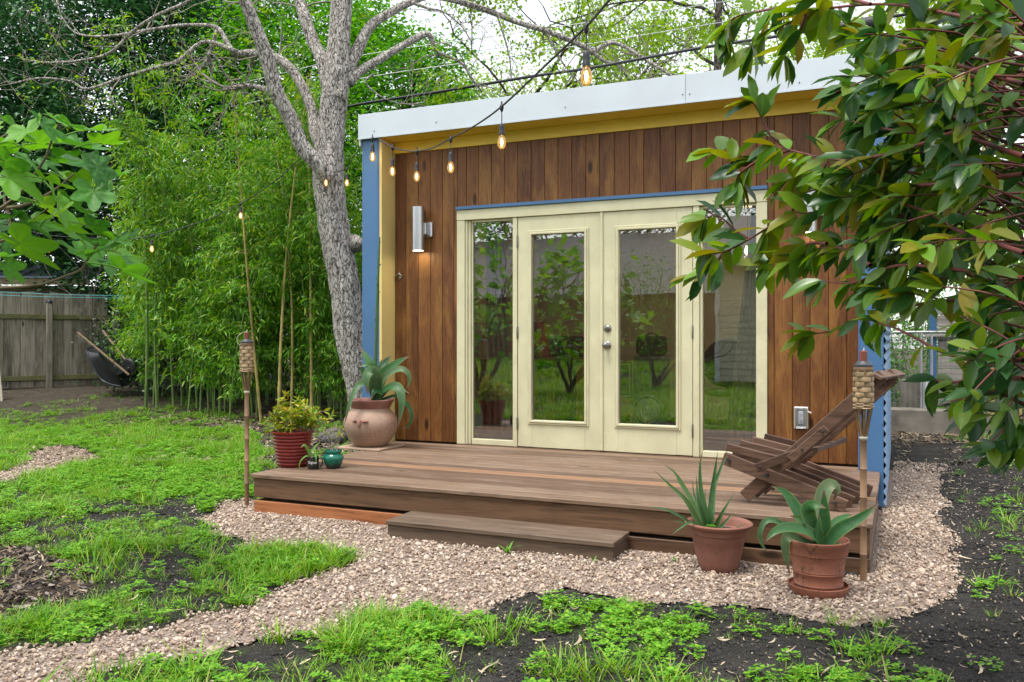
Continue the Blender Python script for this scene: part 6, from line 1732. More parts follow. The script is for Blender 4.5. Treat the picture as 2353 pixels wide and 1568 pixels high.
# ------------------------------------------------------------------ fig at the picture edge
M['fig'] = leafmat('fig_leaf', [(0.03, 0.12, 0.025), (0.05, 0.18, 0.025), (0.09, 0.27, 0.03), (0.15, 0.35, 0.035), (0.24, 0.40, 0.05)], 0.5, 0.42, 'object', 0.4, 14.0, True)
M['figstem'] = paint('fig_bark', (0.16, 0.12, 0.075), 0.8, 0.2, 8)
def fig_leaf_mesh(seed, size=1.0):
    """five-lobed leaf: rings of an outline, cupped and wavy; stalk first"""
    r = random.Random(seed)
    key = [(-165, 0.30), (-140, 0.52), (-118, 0.62), (-100, 0.55), (-84, 0.36), (-70, 0.60), (-52, 0.86), (-38, 0.78), (-24, 0.42), (-12, 0.80), (0, 1.05), (12, 0.80), (24, 0.42), (38, 0.78), (52, 0.86), (70, 0.60), (84, 0.36), (100, 0.55), (118, 0.62), (140, 0.52), (165, 0.30)]
    soft = r.uniform(0.0, 0.55)
    A = np.radians([k[0] for k in key]); Rr = np.array([k[1] for k in key]); Rr = Rr * (1 - soft * 0.35) + 0.72 * soft * 0.35
    aa = np.linspace(A[0], A[-1], 61); rr_ = np.interp(aa, A, Rr) * (1 + np.array([r.uniform(-.02, .02) for _ in aa]))
    rr_ = np.convolve(np.pad(rr_, 1, 'edge'), [0.2, 0.6, 0.2], 'valid')
    V = [(0.0, 0, 0)]; F = []; vein = [0.8]
    cup = r.uniform(-0.12, 0.22); drp = r.uniform(0.12, 0.4); fold = r.uniform(0.05, 0.3)
    va = np.radians([-118, -52, 0, 52, 118])
    rings = (0.35, 0.7, 1.0)
    for t in rings:
        for a, q in zip(aa, rr_):
            d = q * t * 0.5; x, y = d * math.cos(a) + 0.0, d * math.sin(a)
            z = cup * d * d * 4 - drp * max(0, x) ** 2 * 1.6 + fold * abs(y) * 0.5 + 0.02 * math.sin(a * 7 + seed) * t
            V.append((x, y, z)); vein.append(max(0, 1 - np.min(np.abs(va - a)) / 0.07) * (1 - 0.3 * t))
    n = 61
    for i in range(n - 1): F.append((0, 1 + i, 2 + i))
    for j in range(2):
        for i in range(n - 1):
            a = 1 + j * n + i; F.append((a, a + n, a + n + 1, a + 1))
    # stalk
    k0 = len(V)
    for (x, z) in ((0, 0.0), (-0.18, -0.02), (-0.42, -0.10)):
        for q in range(4):
            an = q * math.pi / 2; V.append((x, 0.011 * math.cos(an), z + 0.011 * math.sin(an))); vein.append(0.9)
    for j in range(2):
        for q in range(4): F.append((k0 + j * 4 + q, k0 + j * 4 + (q + 1) % 4, k0 + (j + 1) * 4 + (q + 1) % 4, k0 + (j + 1) * 4 + q))
    me = mesh_np('leaf', V, F, True)
    at_ = me.attributes.new('vein', 'FLOAT', 'POINT'); at_.data.foreach_set('value', np.array(vein, np.float32))
    me.materials.append(M['fig'])
    return me
FIGM = [fig_leaf_mesh(i) for i in range(8)]
def orient(o, pos, d, nrm, s, parent):
    d = Vector(d).normalized(); nrm = Vector(nrm); sd_ = nrm.cross(d).normalized(); nrm = d.cross(sd_)
    o.matrix_world = Matrix(((d.x * s, sd_.x * s, nrm.x * s, pos[0]), (d.y * s, sd_.y * s, nrm.y * s, pos[1]), (d.z * s, sd_.z * s, nrm.z * s, pos[2]), (0, 0, 0, 1)))
def add_leaf(parent, me, pos, d, nrm, s):
    o = bpy.data.objects.new('leaf', me); COL.objects.link(o)
    o.parent = parent
    d = Vector(d).normalized(); nrm = Vector(nrm); sd_ = nrm.cross(d)
    if sd_.length < 1e-3: sd_ = Vector((1, 0, 0))
    sd_.normalize(); nrm = d.cross(sd_)
    pp = Vector(pos) - Vector(parent.location)
    o.matrix_basis = Matrix(((d.x * s, sd_.x * s, nrm.x * s, pp.x), (d.y * s, sd_.y * s, nrm.y * s, pp.y), (d.z * s, sd_.z * s, nrm.z * s, pp.z), (0, 0, 0, 1)))
    return o
figbase = on_ground(-420, 4.6)
fig = thing('fig_tree', 'fig tree with large lobed bright leaves reaching in at the picture edge', 'tree', figbase)
fw_ = 4.4
fbr = [[(-420, 1290), (-330, 900), (-200, 720), (-90, 672), (0, 662), (90, 655), (144, 637), (187, 619), (205, 590), (225, 560)],
       [(-330, 900), (-240, 640), (-120, 540), (0, 480), (58, 432), (83, 396), (104, 364), (120, 320), (135, 285)],
       [(-240, 640), (-150, 600), (-60, 570), (30, 545), (70, 510), (110, 480)],
       [(-240, 640), (-180, 440), (-90, 360), (-20, 330), (30, 300)],
       [(0, 480), (60, 470), (120, 440), (170, 400)],
       [(30, 545), (20, 500), (10, 450), (30, 420)]]
fl_ = []
for b_ in fbr:
    P, r = skel([(q[0], q[1], 11 if i < 4 else 7) for i, q in enumerate(b_)], fw_ + 0.1, fw_ + rb.uniform(-.35, .3), 24)
    fl_.append((P, np.linspace(max(r), max(r) * 0.45, 24), 7))
link('branch', tubes_mesh('branch', fl_), fig, M['figstem'])
spots = [(20, 285), (60, 300), (100, 285), (130, 275), (165, 290), (200, 300), (235, 330), (30, 330), (85, 330), (130, 330), (175, 335), (10, 370), (60, 365), (95, 375), (140, 365), (190, 370), (225, 385), (255, 405), (20, 410), (60, 420), (110, 415), (150, 410), (195, 420), (215, 440),
         (10, 450), (50, 465), (95, 470), (130, 460), (165, 470), (30, 500), (75, 510), (115, 500), (150, 520), (45, 560), (0, 590), (15, 610), (215, 525), (245, 545), (190, 550), (230, 575), (265, 560), (255, 600), (285, 590), (210, 560), (175, 575), (-20, 300), (-30, 420), (-25, 520), (280, 620), (0, 540)]
rf = random.Random(21)
for (px, py) in spots:
    p = W(px, py, fw_ + rf.uniform(-0.45, 0.45))
    side = 1 if px > 90 else rf.choice([-1, 1])
    d = RT * (side * rf.uniform(0.2, 1.0)) - FW * rf.uniform(-0.6, 0.9) + Vector((0, 0, rf.uniform(-0.75, 0.15)))
    nrm = Vector((rf.uniform(-.55, .55), rf.uniform(-.55, .55), 1)) - FW * rf.uniform(-0.45, 0.4)
    add_leaf(fig, rf.choice(FIGM), p, d, nrm, rf.uniform(0.24, 0.36) * (1.25 if (px, py) == (45, 560) else 1))

# ------------------------------------------------------------------ glossy shrub on the other edge
M['photinia'] = leafmat('glossy_shrub_leaf', [(0.016, 0.065, 0.018), (0.028, 0.10, 0.022), (0.05, 0.14, 0.024), (0.10, 0.20, 0.024), (0.17, 0.26, 0.024)], 0.27, 0.32, 'object', 0.55, 10.0, True)
M['photinia_young'] = leafmat('bronze_young_leaf', [(0.10, 0.22, 0.016), (0.17, 0.28, 0.016), (0.25, 0.20, 0.02), (0.11, 0.27, 0.02), (0.16, 0.32, 0.02)], 0.32, 0.38, 'object', 0.5, 10.0, True)
M['photinia_mass'] = leafmat('glossy_shrub_leaves', [(0.016, 0.065, 0.018), (0.028, 0.10, 0.022), (0.05, 0.14, 0.024), (0.10, 0.20, 0.024), (0.17, 0.25, 0.024)], 0.3, 0.32, 'island', 0.55)
M['redstem'] = paint('red_brown_stem', (0.15, 0.035, 0.028), 0.55, 0.3, 12)
def ellip_leaf(seed):
    r = random.Random(seed); V = []; F = []; vein = []
    fold = r.uniform(0.12, 0.4); drp = r.uniform(0.05, 0.3); tw_ = r.uniform(-0.25, 0.25); wid = r.uniform(0.17, 0.21)
    n = 11
    for i in range(n):
        t = i / (n - 1)
        hw = wid * (math.sin(math.pi * min(1, t ** 0.9)) ** 0.85) * (1.0 + 0.1 * math.sin(t * 3.0)) if 0 < i < n - 1 else (0.006 if i == 0 else 0.002)
        for q in (-1, -0.5, 0, 0.5, 1):
            V.append((t, q * hw, fold * abs(q) * hw - drp * t * t + tw_ * q * hw * t + 0.006 * math.sin(t * 22) * abs(q)))
            vein.append({0: 0.9, 0.5: 0.0, 1: 0.15}[abs(q)])
    for i in range(n - 1):
        for q in range(4):
            a = i * 5 + q; F.append((a, a + 1, a + 6, a + 5))
    me = mesh_np('leaf', V, F, True)
    at_ = me.attributes.new('vein', 'FLOAT', 'POINT'); at_.data.foreach_set('value', np.array(vein, np.float32))
    return me
PHM = []
for i in range(7):
    me = ellip_leaf(i); me.materials.append(M['photinia']); PHM.append(me)
PYM = []
for i in range(5):
    me = ellip_leaf(i + 30); me.materials.append(M['photinia_young']); PYM.append(me)
def wpx(px): return float(np.interp(px, [1550, 1750, 2000, 2200, 2350, 2700], [3.7, 3.3, 2.75, 2.3, 2.05, 2.1]))
sb_ = on_ground(2780, 2.2)
phot = thing('glossy_shrub', 'large glossy evergreen shrub with red stems overhanging the studio front', 'shrub', sb_)
stemtop = W(2600, 420, 2.15)
main = [[(2353, 194), (2241, 162), (2165, 140), (2100, 118), (2040, 90), (1960, 100)],
        [(2353, 360), (2280, 335), (2197, 303), (2120, 255), (2086, 209), (2030, 150)],
        [(2197, 303), (2170, 307), (2082, 304), (1992, 288), (1930, 270)],
        [(2197, 303), (2150, 320), (2046, 353), (1956, 367), (1895, 364), (1815, 345), (1760, 330)],
        [(2190, 290), (2147, 151), (2118, 36), (2100, -40)],
        [(2353, 400), (2230, 415), (2068, 428), (1990, 412), (1938, 400), (1860, 395), (1800, 420)],
        [(2353, 582), (2280, 557), (2190, 525), (2168, 506), (2080, 470), (1985, 450), (1900, 450)],
        [(2080, 500), (1960, 470), (1866, 490), (1819, 492), (1722, 550), (1664, 579), (1607, 586)],
        [(1664, 579), (1640, 610), (1603, 638)],
        [(1722, 550), (1690, 530), (1650, 497), (1610, 505)],
        [(2353, 640), (2200, 620), (2060, 611), (1974, 647), (1931, 651), (1880, 643)],
        [(2353, 700), (2200, 690), (2068, 708), (1974, 733), (1906, 762), (1841, 769)],
        [(2353, 828), (2226, 823), (2165, 809), (2068, 759), (2010, 740)],
        [(2353, 60), (2220, 40), (2050, 10), (1900, 20), (1851, 36), (1760, 80), (1700, 130)],
        [(2000, 10), (1900, -10), (1780, 20), (1690, 40), (1660, 80)],
        [(1851, 36), (1830, 90), (1800, 130)],
        [(1930, 20), (1945, 60), (1950, 60)],
        [(2353, 870), (2260, 870), (2180, 880), (2140, 870)],
        [(2420, 960), (2353, 930), (2300, 905), (2250, 900)],
        [(1815, 345), (1770, 310), (1745, 260), (1730, 235)], [(1815, 345), (1740, 370), (1700, 380), (1640, 340)], [(1740, 370), (1700, 400), (1690, 425)],
        [(1819, 492), (1835, 450), (1860, 440), (1900, 430)], [(1900, 560), (1860, 560), (1790, 590), (1760, 610)], [(2000, 610), (1930, 570), (1870, 575), (1810, 600)]]
rp_ = random.Random(9); st_ = []; LV = []
def leaves_along(P, n, tip, young, s0):
    for k in range(n):
        t = rp_.uniform(0.25, 1.0) if k >= 5 or not tip else rp_.uniform(0.93, 1.0)
        i = min(len(P) - 2, int(t * (len(P) - 1))); p = Vector(P[i]); ax = (Vector(P[i + 1]) - p)
        if ax.length < 1e-6: continue
        ax.normalize()
        rnd = Vector((rp_.gauss(0, 1), rp_.gauss(0, 1), rp_.gauss(0, 0.8))); rnd -= ax * rnd.dot(ax); rnd.normalize()
        d = ax * rp_.uniform(0.35, 1.0) + rnd * rp_.uniform(0.5, 1.0) + Vector((0, 0, rp_.uniform(-0.75, 0.1)))
        nrm = Vector((rp_.gauss(0, .5), rp_.gauss(0, .5), 1.0)) - FW * rp_.uniform(-0.1, 0.8)
        LV.append((p, d, nrm, min(0.135, 0.041 * (p - EYE).dot(FW)) * rp_.uniform(0.7, 1.2), young and rp_.random() < 0.7))
def rnd_dw(): return rp_.uniform(-0.18, 0.18)
for b_ in main:
    o0 = rnd_dw(); o1 = rnd_dw()
    k = len(b_)
    P = smooth_path([tuple(W(q[0], q[1], wpx(q[0]) + o0 + (o1 - o0) * i / k)) for i, q in enumerate(b_)], 26)
    if b_[0][0] >= 2350:
        ext = smooth_path([tuple(stemtop), tuple((stemtop + Vector(P[0])) / 2 + Vector((0, 0, 0.03))), tuple(P[0])], 6)
        st_.append((ext, np.linspace(0.012, 0.006, 6), 6))
    st_.append((P, np.linspace(0.0065, 0.0022, 26), 6))
    lng = sum((Vector(P[i + 1]) - Vector(P[i])).length for i in range(25))
    leaves_along(P, int((8 + lng * 28) * (0.5 if b_[0][1] >= 640 and b_[0][0] > 2300 else 1)), True, b_[-1][0] < 2060, 0.108)
G_DENSE = [(2090, -60), (2430, -60), (2430, 1080), (2353, 1030), (2300, 900), (2200, 860), (2110, 800), (2060, 700), (2020, 600), (2040, 420), (2040, 300), (2080, 190)]
cnt = 0
while cnt < 195:
    px, py = rp_.uniform(1930, 2430), rp_.uniform(-60, 1060)
    if not inpoly(np.array([px]), np.array([py]), G_DENSE)[0]: continue
    if py > 600 and px < 2320 and rp_.random() < 0.93: continue
    cnt += 1
    w0 = wpx(px) + rp_.uniform(-0.25, 1.0) * (0.9 if px > 2050 else 0.6)
    a = W(px + 60, py + rp_.uniform(-30, 30), w0); ln = rp_.uniform(0.16, 0.32)
    d = (-RT * rp_.uniform(0.3, 1.0) + FW * rp_.uniform(-0.5, 0.5) + Vector((0, 0, rp_.uniform(-0.35, 0.5)))).normalized()
    P = smooth_path([tuple(a), tuple(a + d * ln * 0.5 + Vector((0, 0, 0.015))), tuple(a + d * ln)], 8)
    st_.append((P, np.linspace(0.0035, 0.0016, 8), 5))
    bk = a + RT * 0.22 + FW * rp_.uniform(-.05, .1) + Vector((0, 0, rp_.uniform(-0.14, 0.02)))
    st_.append((smooth_path([tuple(bk), tuple((bk + a) / 2), tuple(a)], 5), np.linspace(0.0045, 0.0035, 5), 5))
    leaves_along(P, rp_.randint(7, 12), True, rp_.random() < 0.3, 0.118)
# woody stems down to the ground
for k in range(4):
    a = sb_ + Vector((rp_.uniform(-.1, .1), rp_.uniform(-.1, .1), -0.05))
    st_.append((smooth_path([tuple(a), tuple((a + stemtop) / 2 + Vector((rp_.uniform(-.15, .15), rp_.uniform(-.15, .15), 0))), tuple(stemtop + Vector((0, 0, 0.5 * k - 0.4)))], 12), np.linspace(0.035, 0.014, 12), 8))
link('stem', tubes_mesh('stem', st_), phot, M['redstem'])
# the largest leaves in view are parts of their own, the rest one mass
Pp = np.array([tuple(l[0]) for l in LV]); qx, qy, qw = projD(Pp)
size = np.array([l[3] for l in LV]) / np.maximum(qw, 0.3) * ((qx > -20) & (qx < 2375) & (qy > -20) & (qy < 1590))
order = np.argsort(-size); single = set(order[:300].tolist())
rest = []; rest_y = []
for i, (p, d, nrm, s_, yg) in enumerate(LV):
    if i in single: add_leaf(phot, rp_.choice(PYM if yg else PHM), p, d, nrm, s_)
    else: (rest_y if yg else rest).append((p, d, nrm, s_))
M['young_mass'] = leafmat('bronze_young_leaves', [(0.10, 0.22, 0.016), (0.17, 0.28, 0.016), (0.25, 0.20, 0.02), (0.11, 0.27, 0.02), (0.16, 0.32, 0.02)], 0.34, 0.38, 'island', 0.5)
for nm, rs, mt in (('leaf_mass', rest, 'photinia_mass'), ('young_leaf_mass', rest_y, 'young_mass')):
    V, F = leaf_sheet(np.array([tuple(r[0]) for r in rs]), np.array([tuple(r[1]) for r in rs]), np.array([tuple(r[2]) for r in rs]), np.array([r[3] for r in rs]), np.array([r[3] * 0.4 for r in rs]),
                      [(0, 0, 0), (0.18, 0.33, 0.04), (0.18, 0, 0), (0.18, -0.33, 0.04), (0.45, 0.5, 0.03), (0.45, 0, -0.03), (0.45, -0.5, 0.03), (0.75, 0.4, -0.03), (0.75, 0, -0.09), (0.75, -0.4, -0.03), (1, 0, -0.17)],
                      [(0, 2, 1), (0, 3, 2), (1, 2, 5), (1, 5, 4), (2, 3, 6), (2, 6, 5), (4, 5, 8), (4, 8, 7), (5, 6, 9), (5, 9, 8), (7, 8, 10), (8, 9, 10)])
    o = link(nm, mesh_np(nm, V, F, True), phot, M[mt]); o['kind'] = 'stuff'

# ------------------------------------------------------------------ seedlings in the gravel
def seedling(px, py, s, label, nb=6):
    p = GZ(px, py, 0.005); V = []; F = []; r = random.Random(int(px))
    for i in range(nb):
        a = r.uniform(0, 6.28); ribbon(V, F, (0, 0, 0), (math.cos(a) * 0.7, math.sin(a) * 0.7, 1), (0, 0, 1), s * r.uniform(0.7, 1.2), s * 0.2, r.uniform(0.1, 0.4))
    o = link('seedling', mesh_np('seedling', [tuple(v) for v in V], F), None, M['seedling']); o.location = p
    tag(o, label, 'plant')
seedling(1166, 1272, 0.09, 'bright green seedling before the middle of the step', 7)
seedling(1365, 1292, 0.05, 'tiny green seedling at the step end', 4)
seedling(1548, 1290, 0.035, 'tiny green sprout beside the aloe pot', 5)
# ------------------------------------------------------------------ inside the studio
M['curtain'] = paint('pinkish_curtain', (0.42, 0.31, 0.24), 0.9, 0.12, 9)
M['fabric_dark'] = paint('dark_fabric', (0.02, 0.025, 0.024), 0.8, 0.2, 9)
M['amp'] = paint('black_amp_cloth', (0.012, 0.012, 0.013), 0.8, 0.3, 60)
M['redbox'] = paint('red_cabinet', (0.30, 0.05, 0.03), 0.5, 0.1, 6)
M['yelwood'] = paint('yellow_legs', (0.60, 0.42, 0.04), 0.5, 0.1, 6)
M['desk'] = wood('desk_top', (0.12, 0.06, 0.03), (0.2, 0.11, 0.055), (0.28, 0.17, 0.09), 'X', 9, False, 0.4, 0.2, 0.1)
M['speaker_reflection'] = paint('speaker_reflected_green', (0.10, 0.16, 0.13), 0.5, 0.1, 8)  # the speaker is black; the pane's green reflection is put into its colour
M['guitar'] = paint('guitar_body', (0.22, 0.07, 0.02), 0.2, 0.1, 4)
def curtain(label, x0t, x1t, x0b, x1b, y, z0, z1, folds):
    V = []; F = []; n, m = 46, 14
    for j in range(m):
        t = j / (m - 1); a = x0b + (x0t - x0b) * t; b = x1b + (x1t - x1b) * t
        for i in range(n):
            u = i / (n - 1)
            V.append((a + (b - a) * u, y + 0.028 * math.sin(u * folds * 6.283 + 0.6 * t) + 0.012 * math.sin(u * folds * 13 + 2 * t), z0 + (z1 - z0) * t))
    for j in range(m - 1):
        for i in range(n - 1): F.append((j * n + i, j * n + i + 1, (j + 1) * n + i + 1, (j + 1) * n + i))
    o = link('curtain', mesh_np('curtain', V, F, True), None, M['curtain'])
    md = o.modifiers.new('thick', 'SOLIDIFY'); md.thickness = 0.004
    tag(o, label, 'curtain')
curtain('pale curtain inside the side light near the steel wall lamp', -3.56, -3.36, -3.54, -3.20, 7.33, ZD + 0.03, 2.35, 5)
curtain('pale curtain swept aside in the side light behind the slat chair', -1.12, -1.02, -1.34, -0.98, 7.36, ZD + 0.03, 2.35, 5)
dk = thing('desk', 'desk with yellow legs inside the studio', 'desk', (-3.6, 8.7, ZD))
MB().box(-4.3, -2.95, 8.45, 9.05, 1.00, 1.04, 0.004).build('desk_top', M['desk'], dk)
for x in (-4.2, -3.55, -3.02):
    for y in (8.5, 8.98): MB().box(x - 0.045, x + 0.045, y - 0.02, y + 0.02, ZD, 0.998, 0.003).build('leg', M['yelwood'], dk)
t = tag(MB().box(-4.0, -3.55, 8.6, 8.95, 1.045, 1.42, 0.005).build('red_box', M['redbox']), 'red cabinet standing on the desk inside', 'cabinet')
# guitar on the floor leaning at the desk
ga, gb_ = Vector((-3.36, 8.05, ZD + 0.05)), FY(1140, 748, 8.3)
gt_ = thing('guitar', 'guitar with a long neck leaning inside the side light', 'guitar', ga)
gd = (gb_ - ga).normalized(); gs = gd.cross(Vector((0, 1, 0))).normalized(); gn = gs.cross(gd)
def gp_(u, v, d): return ga + gd * u + gs * v + gn * d
outl = [(0.0, 0.0), (0.03, 0.13), (0.12, 0.18), (0.22, 0.155), (0.29, 0.115), (0.37, 0.135), (0.44, 0.13), (0.49, 0.05), (0.49, 0.0)]
loop = outl + [(u, -v) for u, v in outl[-2:0:-1]]
V = [gp_(u, v, d) for d in (-0.022, 0.022) for u, v in loop]; n = len(loop)
MB().add(V, [tuple(range(n))[::-1], tuple(range(n, 2 * n))] + [(i, (i + 1) % n, n + (i + 1) % n, n + i) for i in range(n)]).build('body', M['guitar'], gt_)
Lg = (gb_ - ga).length
MB().bar(gp_(0.46, 0, 0.0), gp_(Lg - 0.12, 0, 0.0), 0.05, 0.024, gn, 0.004).build('neck', M['desk'], gt_)
hs_ = MB().bar(gp_(Lg - 0.125, 0, 0.0), gp_(Lg + 0.04, 0.012, 0.01), 0.07, 0.016, gn, 0.004).build('headstock', M['guitar'], gt_)
for i in range(6): MB().tube([gp_(Lg - 0.1 + i * 0.024, -0.03, 0), gp_(Lg - 0.1 + i * 0.024, -0.05, 0), gp_(Lg - 0.1 + i * 0.024, -0.066, 0)], [0.003, 0.004, 0.008], 6).build('tuning_peg', M['steel'], hs_)
# amplifier
pa_ = FY(1313, 793, 9.3)
amp = thing('guitar_amplifier', 'black guitar amplifier lettered in white script inside the studio', 'amplifier', (pa_.x, 9.45, ZD))
MB().box(pa_.x - 0.42, pa_.x + 0.24, 9.3, 9.6, ZD + 0.01, pa_.z + 0.1, 0.015).build('cabinet', M['amp'], amp)
MB().box(pa_.x - 0.38, pa_.x + 0.20, 9.292, 9.299, ZD + 0.08, pa_.z + 0.045, 0.002).build('grille_cloth', M['fabric_dark'], amp)
lettering('Blackstar', 0.062, M['white'], Matrix.Translation((pa_.x, 9.285, pa_.z - 0.02)) @ Matrix.Rotation(R(90), 4, 'X'), amp)
# loudspeaker
ps = FY(1489, 880, 8.6); s0, s1 = FY(1454, 880, 8.6).x, FY(1525, 880, 8.6).x; zt1 = FY(1489, 818, 8.6).z
spk = thing('loudspeaker', 'black loudspeaker box (green reflection painted in) with a round woofer inside the glazed door', 'loudspeaker', ((s0 + s1) / 2, 8.8, ZD))
MB().box(s0, s1, 8.6, 8.9, ZD + 0.01, zt1, 0.03).build('cabinet', M['speaker_reflection'], spk)
cx_ = (s0 + s1) / 2; Rx = Matrix.Rotation(R(90), 4, 'X')
MB().lathe([(0.15, 0.0), (0.148, 0.008), (0.135, 0.01), (0.12, 0.002), (0.05, -0.02), (0.0, -0.012)], 28, (cx_, 8.598, ZD + 0.24), Rx).build('woofer', M['fabric_dark'], spk)
MB().lathe([(0.153, 0.0), (0.158, 0.006), (0.150, 0.008)], 28, (cx_, 8.598, ZD + 0.24), Rx).build('ring', M['wire'], spk)
for dx in (-0.085, 0.085): MB().box(cx_ + dx - 0.04, cx_ + dx + 0.04, 8.59, 8.598, zt1 - 0.16, zt1 - 0.08, 0.003).build('port', M['fabric_dark'], spk)
MB().box(cx_ - 0.012, cx_ + 0.012, 8.57, 8.576, ZD + 0.115, ZD + 0.14).build('badge', paint('orange_badge', (0.6, 0.14, 0.03), 0.4), spk)
t = thing('suitcase_amp', 'small black rounded case standing on the loudspeaker', 'case', (cx_, 8.8, zt1))
MB().box(s0 + 0.02, s1 - 0.02, 8.62, 8.86, zt1 + 0.002, zt1 + 0.2, 0.03).build('case', M['amp'], t)
MB().tube(smooth_path([(cx_ - 0.07, 8.74, zt1 + 0.2), (cx_, 8.74, zt1 + 0.23), (cx_ + 0.07, 8.74, zt1 + 0.2)], 8), 0.008, 6).build('handle', M['black'], t)
# framed panel on the floor behind
f0, f1 = FY(1375, 870, 9.6).x, FY(1452, 870, 9.6).x; z0, z1 = FY(1410, 915, 9.6).z, FY(1410, 832, 9.6).z
fr = thing('framed_panel', 'dark panel with a thin white border leaning inside', 'panel', ((f0 + f1) / 2, 9.6, z0))
MB().box(f0, f1, 9.6, 9.63, z0, z1, 0.003).build('panel', M['amp'], fr)
mb = MB()
for a in ((f0 + .02, f1 - .02, z0 + .02, z0 + .03), (f0 + .02, f1 - .02, z1 - .03, z1 - .02), (f0 + .02, f0 + .03, z0 + .031, z1 - .031), (f1 - .03, f1 - .02, z0 + .031, z1 - .031)): mb.box(a[0], a[1], 9.592, 9.5985, a[2], a[3])
mb.build('border', M['white'], fr)
# office chair
cc = FY(1668, 900, 8.3)
oc = thing('office_chair', 'black round-backed chair inside the side light', 'chair', (cc.x, 8.4, ZD))
MB().lathe([(0.0, 0.0), (0.22, 0.005), (0.26, 0.03), (0.25, 0.06), (0.0, 0.075)], 24, (cc.x + 0.03, 8.45, ZD + 0.42)).build('seat', M['fabric_dark'], oc)
bk_ = MB().lathe([(0.0, 0.0), (0.2, 0.008), (0.235, 0.03), (0.22, 0.05), (0.0, 0.06)], 26, (cc.x + 0.02, 8.28, ZD + 0.74), Matrix.Rotation(R(78), 4, 'X')).build('backrest', M['fabric_dark'], oc)
MB().lathe([(0.25, 0.0), (0.24, 0.03), (0.05, 0.06), (0.03, 0.1), (0.03, 0.42)], 16, (cc.x + 0.03, 8.45, ZD)).build('pedestal', M['black'], oc)
MB().bar((cc.x + 0.03, 8.3, ZD + 0.44), (cc.x + 0.03, 8.24, ZD + 0.74), 0.05, 0.012, (0, 1, 0)).build('back_strut', M['black'], oc)
# small lit pendant inside
pl = FY(1718, 577, 8.6)
pd = thing('pendant_bulb', 'small lit bulb hanging inside behind the shrub tip', 'lamp', pl)
MB().tube([(pl.x, pl.y, 2.75), (pl.x, pl.y, pl.z + 0.2), (pl.x, pl.y, pl.z + 0.05)], 0.004, 6).build('cord', M['rubber'], pd)
MB().lathe([(0.0, -0.04), (0.02, -0.03), (0.03, -0.005), (0.022, 0.025), (0.014, 0.05)], 14, pl).build('bulb', M['filament'], pd)

pt_ = bpy.data.lights.new('pendant_light', 'POINT'); pt_.energy = 9; pt_.color = (1.0, 0.78, 0.5); pt_.shadow_soft_size = 0.05
po_ = bpy.data.objects.new('pendant_light', pt_); COL.objects.link(po_); po_.location = (pl.x, pl.y, pl.z - 0.09)
# ------------------------------------------------------------------ the rest of the yard, which the panes mirror
M['redfence'] = wood('red_brown_fence', (0.09, 0.045, 0.028), (0.15, 0.08, 0.05), (0.21, 0.12, 0.08), 'Z', 8, False, 0.8, 0.4, 0.2)
M['lap'] = paint('cream_lap_siding', (0.60, 0.56, 0.42), 0.6, 0.05, 2)
M['greytrim'] = paint('grey_trim', (0.24, 0.25, 0.28), 0.6, 0.08, 4)
M['shingle'] = paint('grey_shingle', (0.16, 0.165, 0.17), 0.85, 0.2, 20)
bf = thing('back_fence', 'red-brown plank fence mirrored in the door panes', 'fence', (-11, -13, 0.4))
for i in range(60):
    x = -20.5 + i * 0.3; MB().box(x, x + 0.285, -13.02, -13.0, 0.3, 2.25 + rb.uniform(-.02, .02), 0.0).build('picket', M['redfence'], bf)
for z in (0.7, 1.8): MB().box(-20.5, -2.5, -12.999, -12.96, z, z + 0.09).build('rail', M['redfence'], bf)
hs2 = thing('main_house', 'cream lap-sided house mirrored in the side light', 'house', (0.5, -10, 0.1))
for i in range(18):
    z = 0.15 + i * 0.17
    V = [(-4.2, -8.0, z), (6, -8.0, z), (6, -8.018, z + 0.168), (-4.2, -8.018, z + 0.168), (-4.2, -8.03, z), (6, -8.03, z)]
    MB().add(V, [(0, 1, 2, 3), (0, 4, 5, 1)]).build('lap_board', M['lap'], hs2)
MB().box(-4.2, 6, -12, -8.031, 0, 3.2).build('wall', M['lap'], hs2)
MB().box(-4.3, -4.201, -8.05, -7.98, 0.1, 3.2).build('corner_board', M['white'], hs2)
wn2 = MB().box(-3.1, -2.0, -8.02, -7.96, 1.35, 2.75).build('window', M['greytrim'], hs2)
MB().box(-3.0, -2.1, -7.958, -7.95, 1.45, 2.65).build('pane', M['amp'], wn2)
MB().add([(-4.7, -7.5, 3.15), (6.5, -7.5, 3.15), (6.5, -12.2, 4.9), (-4.7, -12.2, 4.9), (-4.7, -7.5, 3.05), (6.5, -7.5, 3.05), (6.5, -12.2, 4.8), (-4.7, -12.2, 4.8)], [(0, 1, 2, 3), (7, 6, 5, 4), (0, 4, 5, 1), (1, 5, 6, 2), (2, 6, 7, 3), (3, 7, 4, 0)]).build('roof', M['shingle'], hs2)
nh = thing('neighbour_house', 'dark roofed neighbouring house mirrored above the back fence', 'house', (-10, -18, 0.5))
MB().box(-17, -4.8, -21, -16.5, 0.3, 2.9).build('wall', M['redfence'], nh)
MB().box(-17.4, -4.4, -16.35, -16.2, 2.85, 3.05).build('eave_board', M['white'], nh)
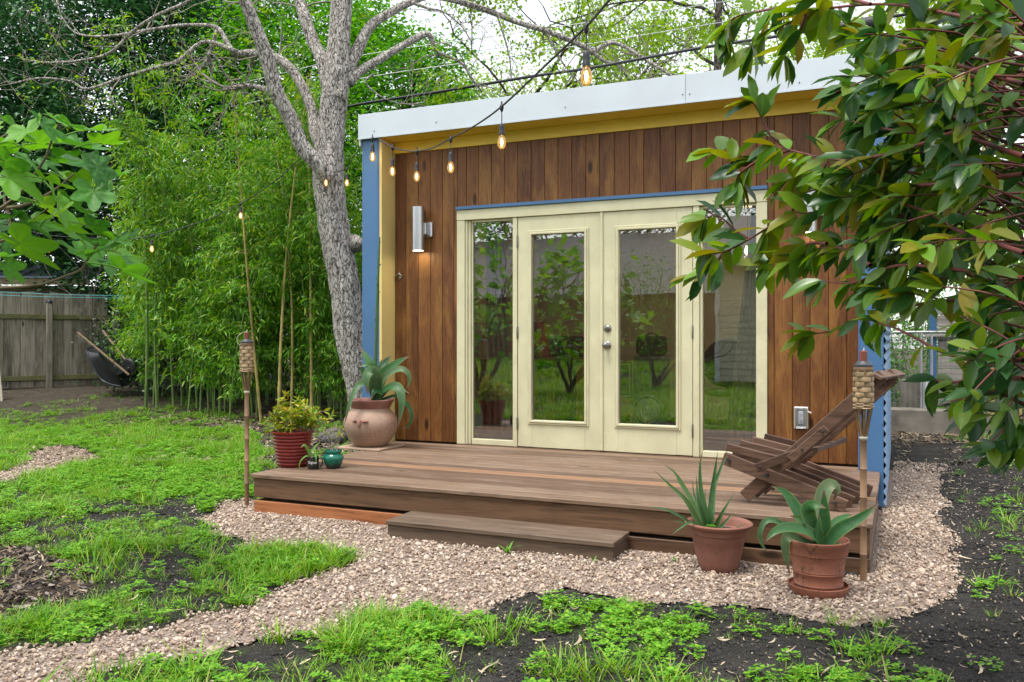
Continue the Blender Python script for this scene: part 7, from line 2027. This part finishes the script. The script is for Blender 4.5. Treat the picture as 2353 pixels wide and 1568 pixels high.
MB().add([(-17.5, -16.2, 3.0), (-4.3, -16.2, 3.0), (-4.3, -21, 5.6), (-17.5, -21, 5.6)], [(0, 1, 2, 3)]).build('roof', M['shingle'], nh)
def mirror_tree(label, x, y, h0, h1, rx, n, mat, L, Wd, name='mirrored_tree', group=None):
    b0 = gp(x, y)
    t = thing(name, label, 'tree', b0, group)
    rr = np.random.default_rng(int(abs(x * 50) + abs(y * 10))); lst = []; tips = []
    for q in range(5):
        a = rr.uniform(0, 6.28); grow(lst, tips, np.array(b0) + np.array((0, 0, -.05)), (math.cos(a) * .4, math.sin(a) * .4, 1), (h1 - b0.z) * 0.42, 0.04, 2, rr, 0.4, 0.3, 6, (2, 3), 0.75)
    link('trunk', tubes_mesh('trunk', lst), t, M['figstem'])
    C = np.array(b0) + np.stack([rr.normal(0, rx * .5, n), rr.normal(0, rx * .5, n), rr.uniform(h0, h1, n)], 1)
    V, F = clump_leaves(C, 3, 0.12, L, Wd, 0.55, droop=0.35)
    link('crown', mesh_np('crown', V, F), t, M[mat])
M['figmass'] = leafmat('fig_leaf_mass', [(0.05, 0.20, 0.03), (0.085, 0.28, 0.03), (0.14, 0.37, 0.035), (0.22, 0.44, 0.05)], 0.5, 0.4)
mirror_tree('broad-leaved tree mirrored in the narrow side light', -7.6, -0.9, 0.9, 3.6, 1.3, 190, 'figmass', 0.2, 0.16)
mirror_tree('broad-leaved tree mirrored in the door pane without the knob', -6.6, -3.6, 0.6, 3.4, 1.3, 200, 'figmass', 0.2, 0.16)
mirror_tree('feathery tree mirrored in the door pane with the knob', -5.5, -6.5, 0.9, 3.3, 1.0, 420, 'brightleaf', 0.1, 0.04)
for i, (x, y) in enumerate(((-16, -24), (-9, -25), (-2, -26), (5, -24), (-22, -14), (12, -16))):
    make_crown_tree('far_tree', ['tall dark tree mirrored behind the neighbouring roof', 'second tall tree mirrored behind the roof', 'third tall tree mirrored behind the house', 'fourth tall tree behind the main house', 'tall tree mirrored beyond the fence end', 'tall tree beyond the main house'][i], gp(x, y), 1.5, 6.5, 3.6, 5.0, 260, 40, 0.22, 0.12, 'evergreen', 0.45, 'trees behind the camera')
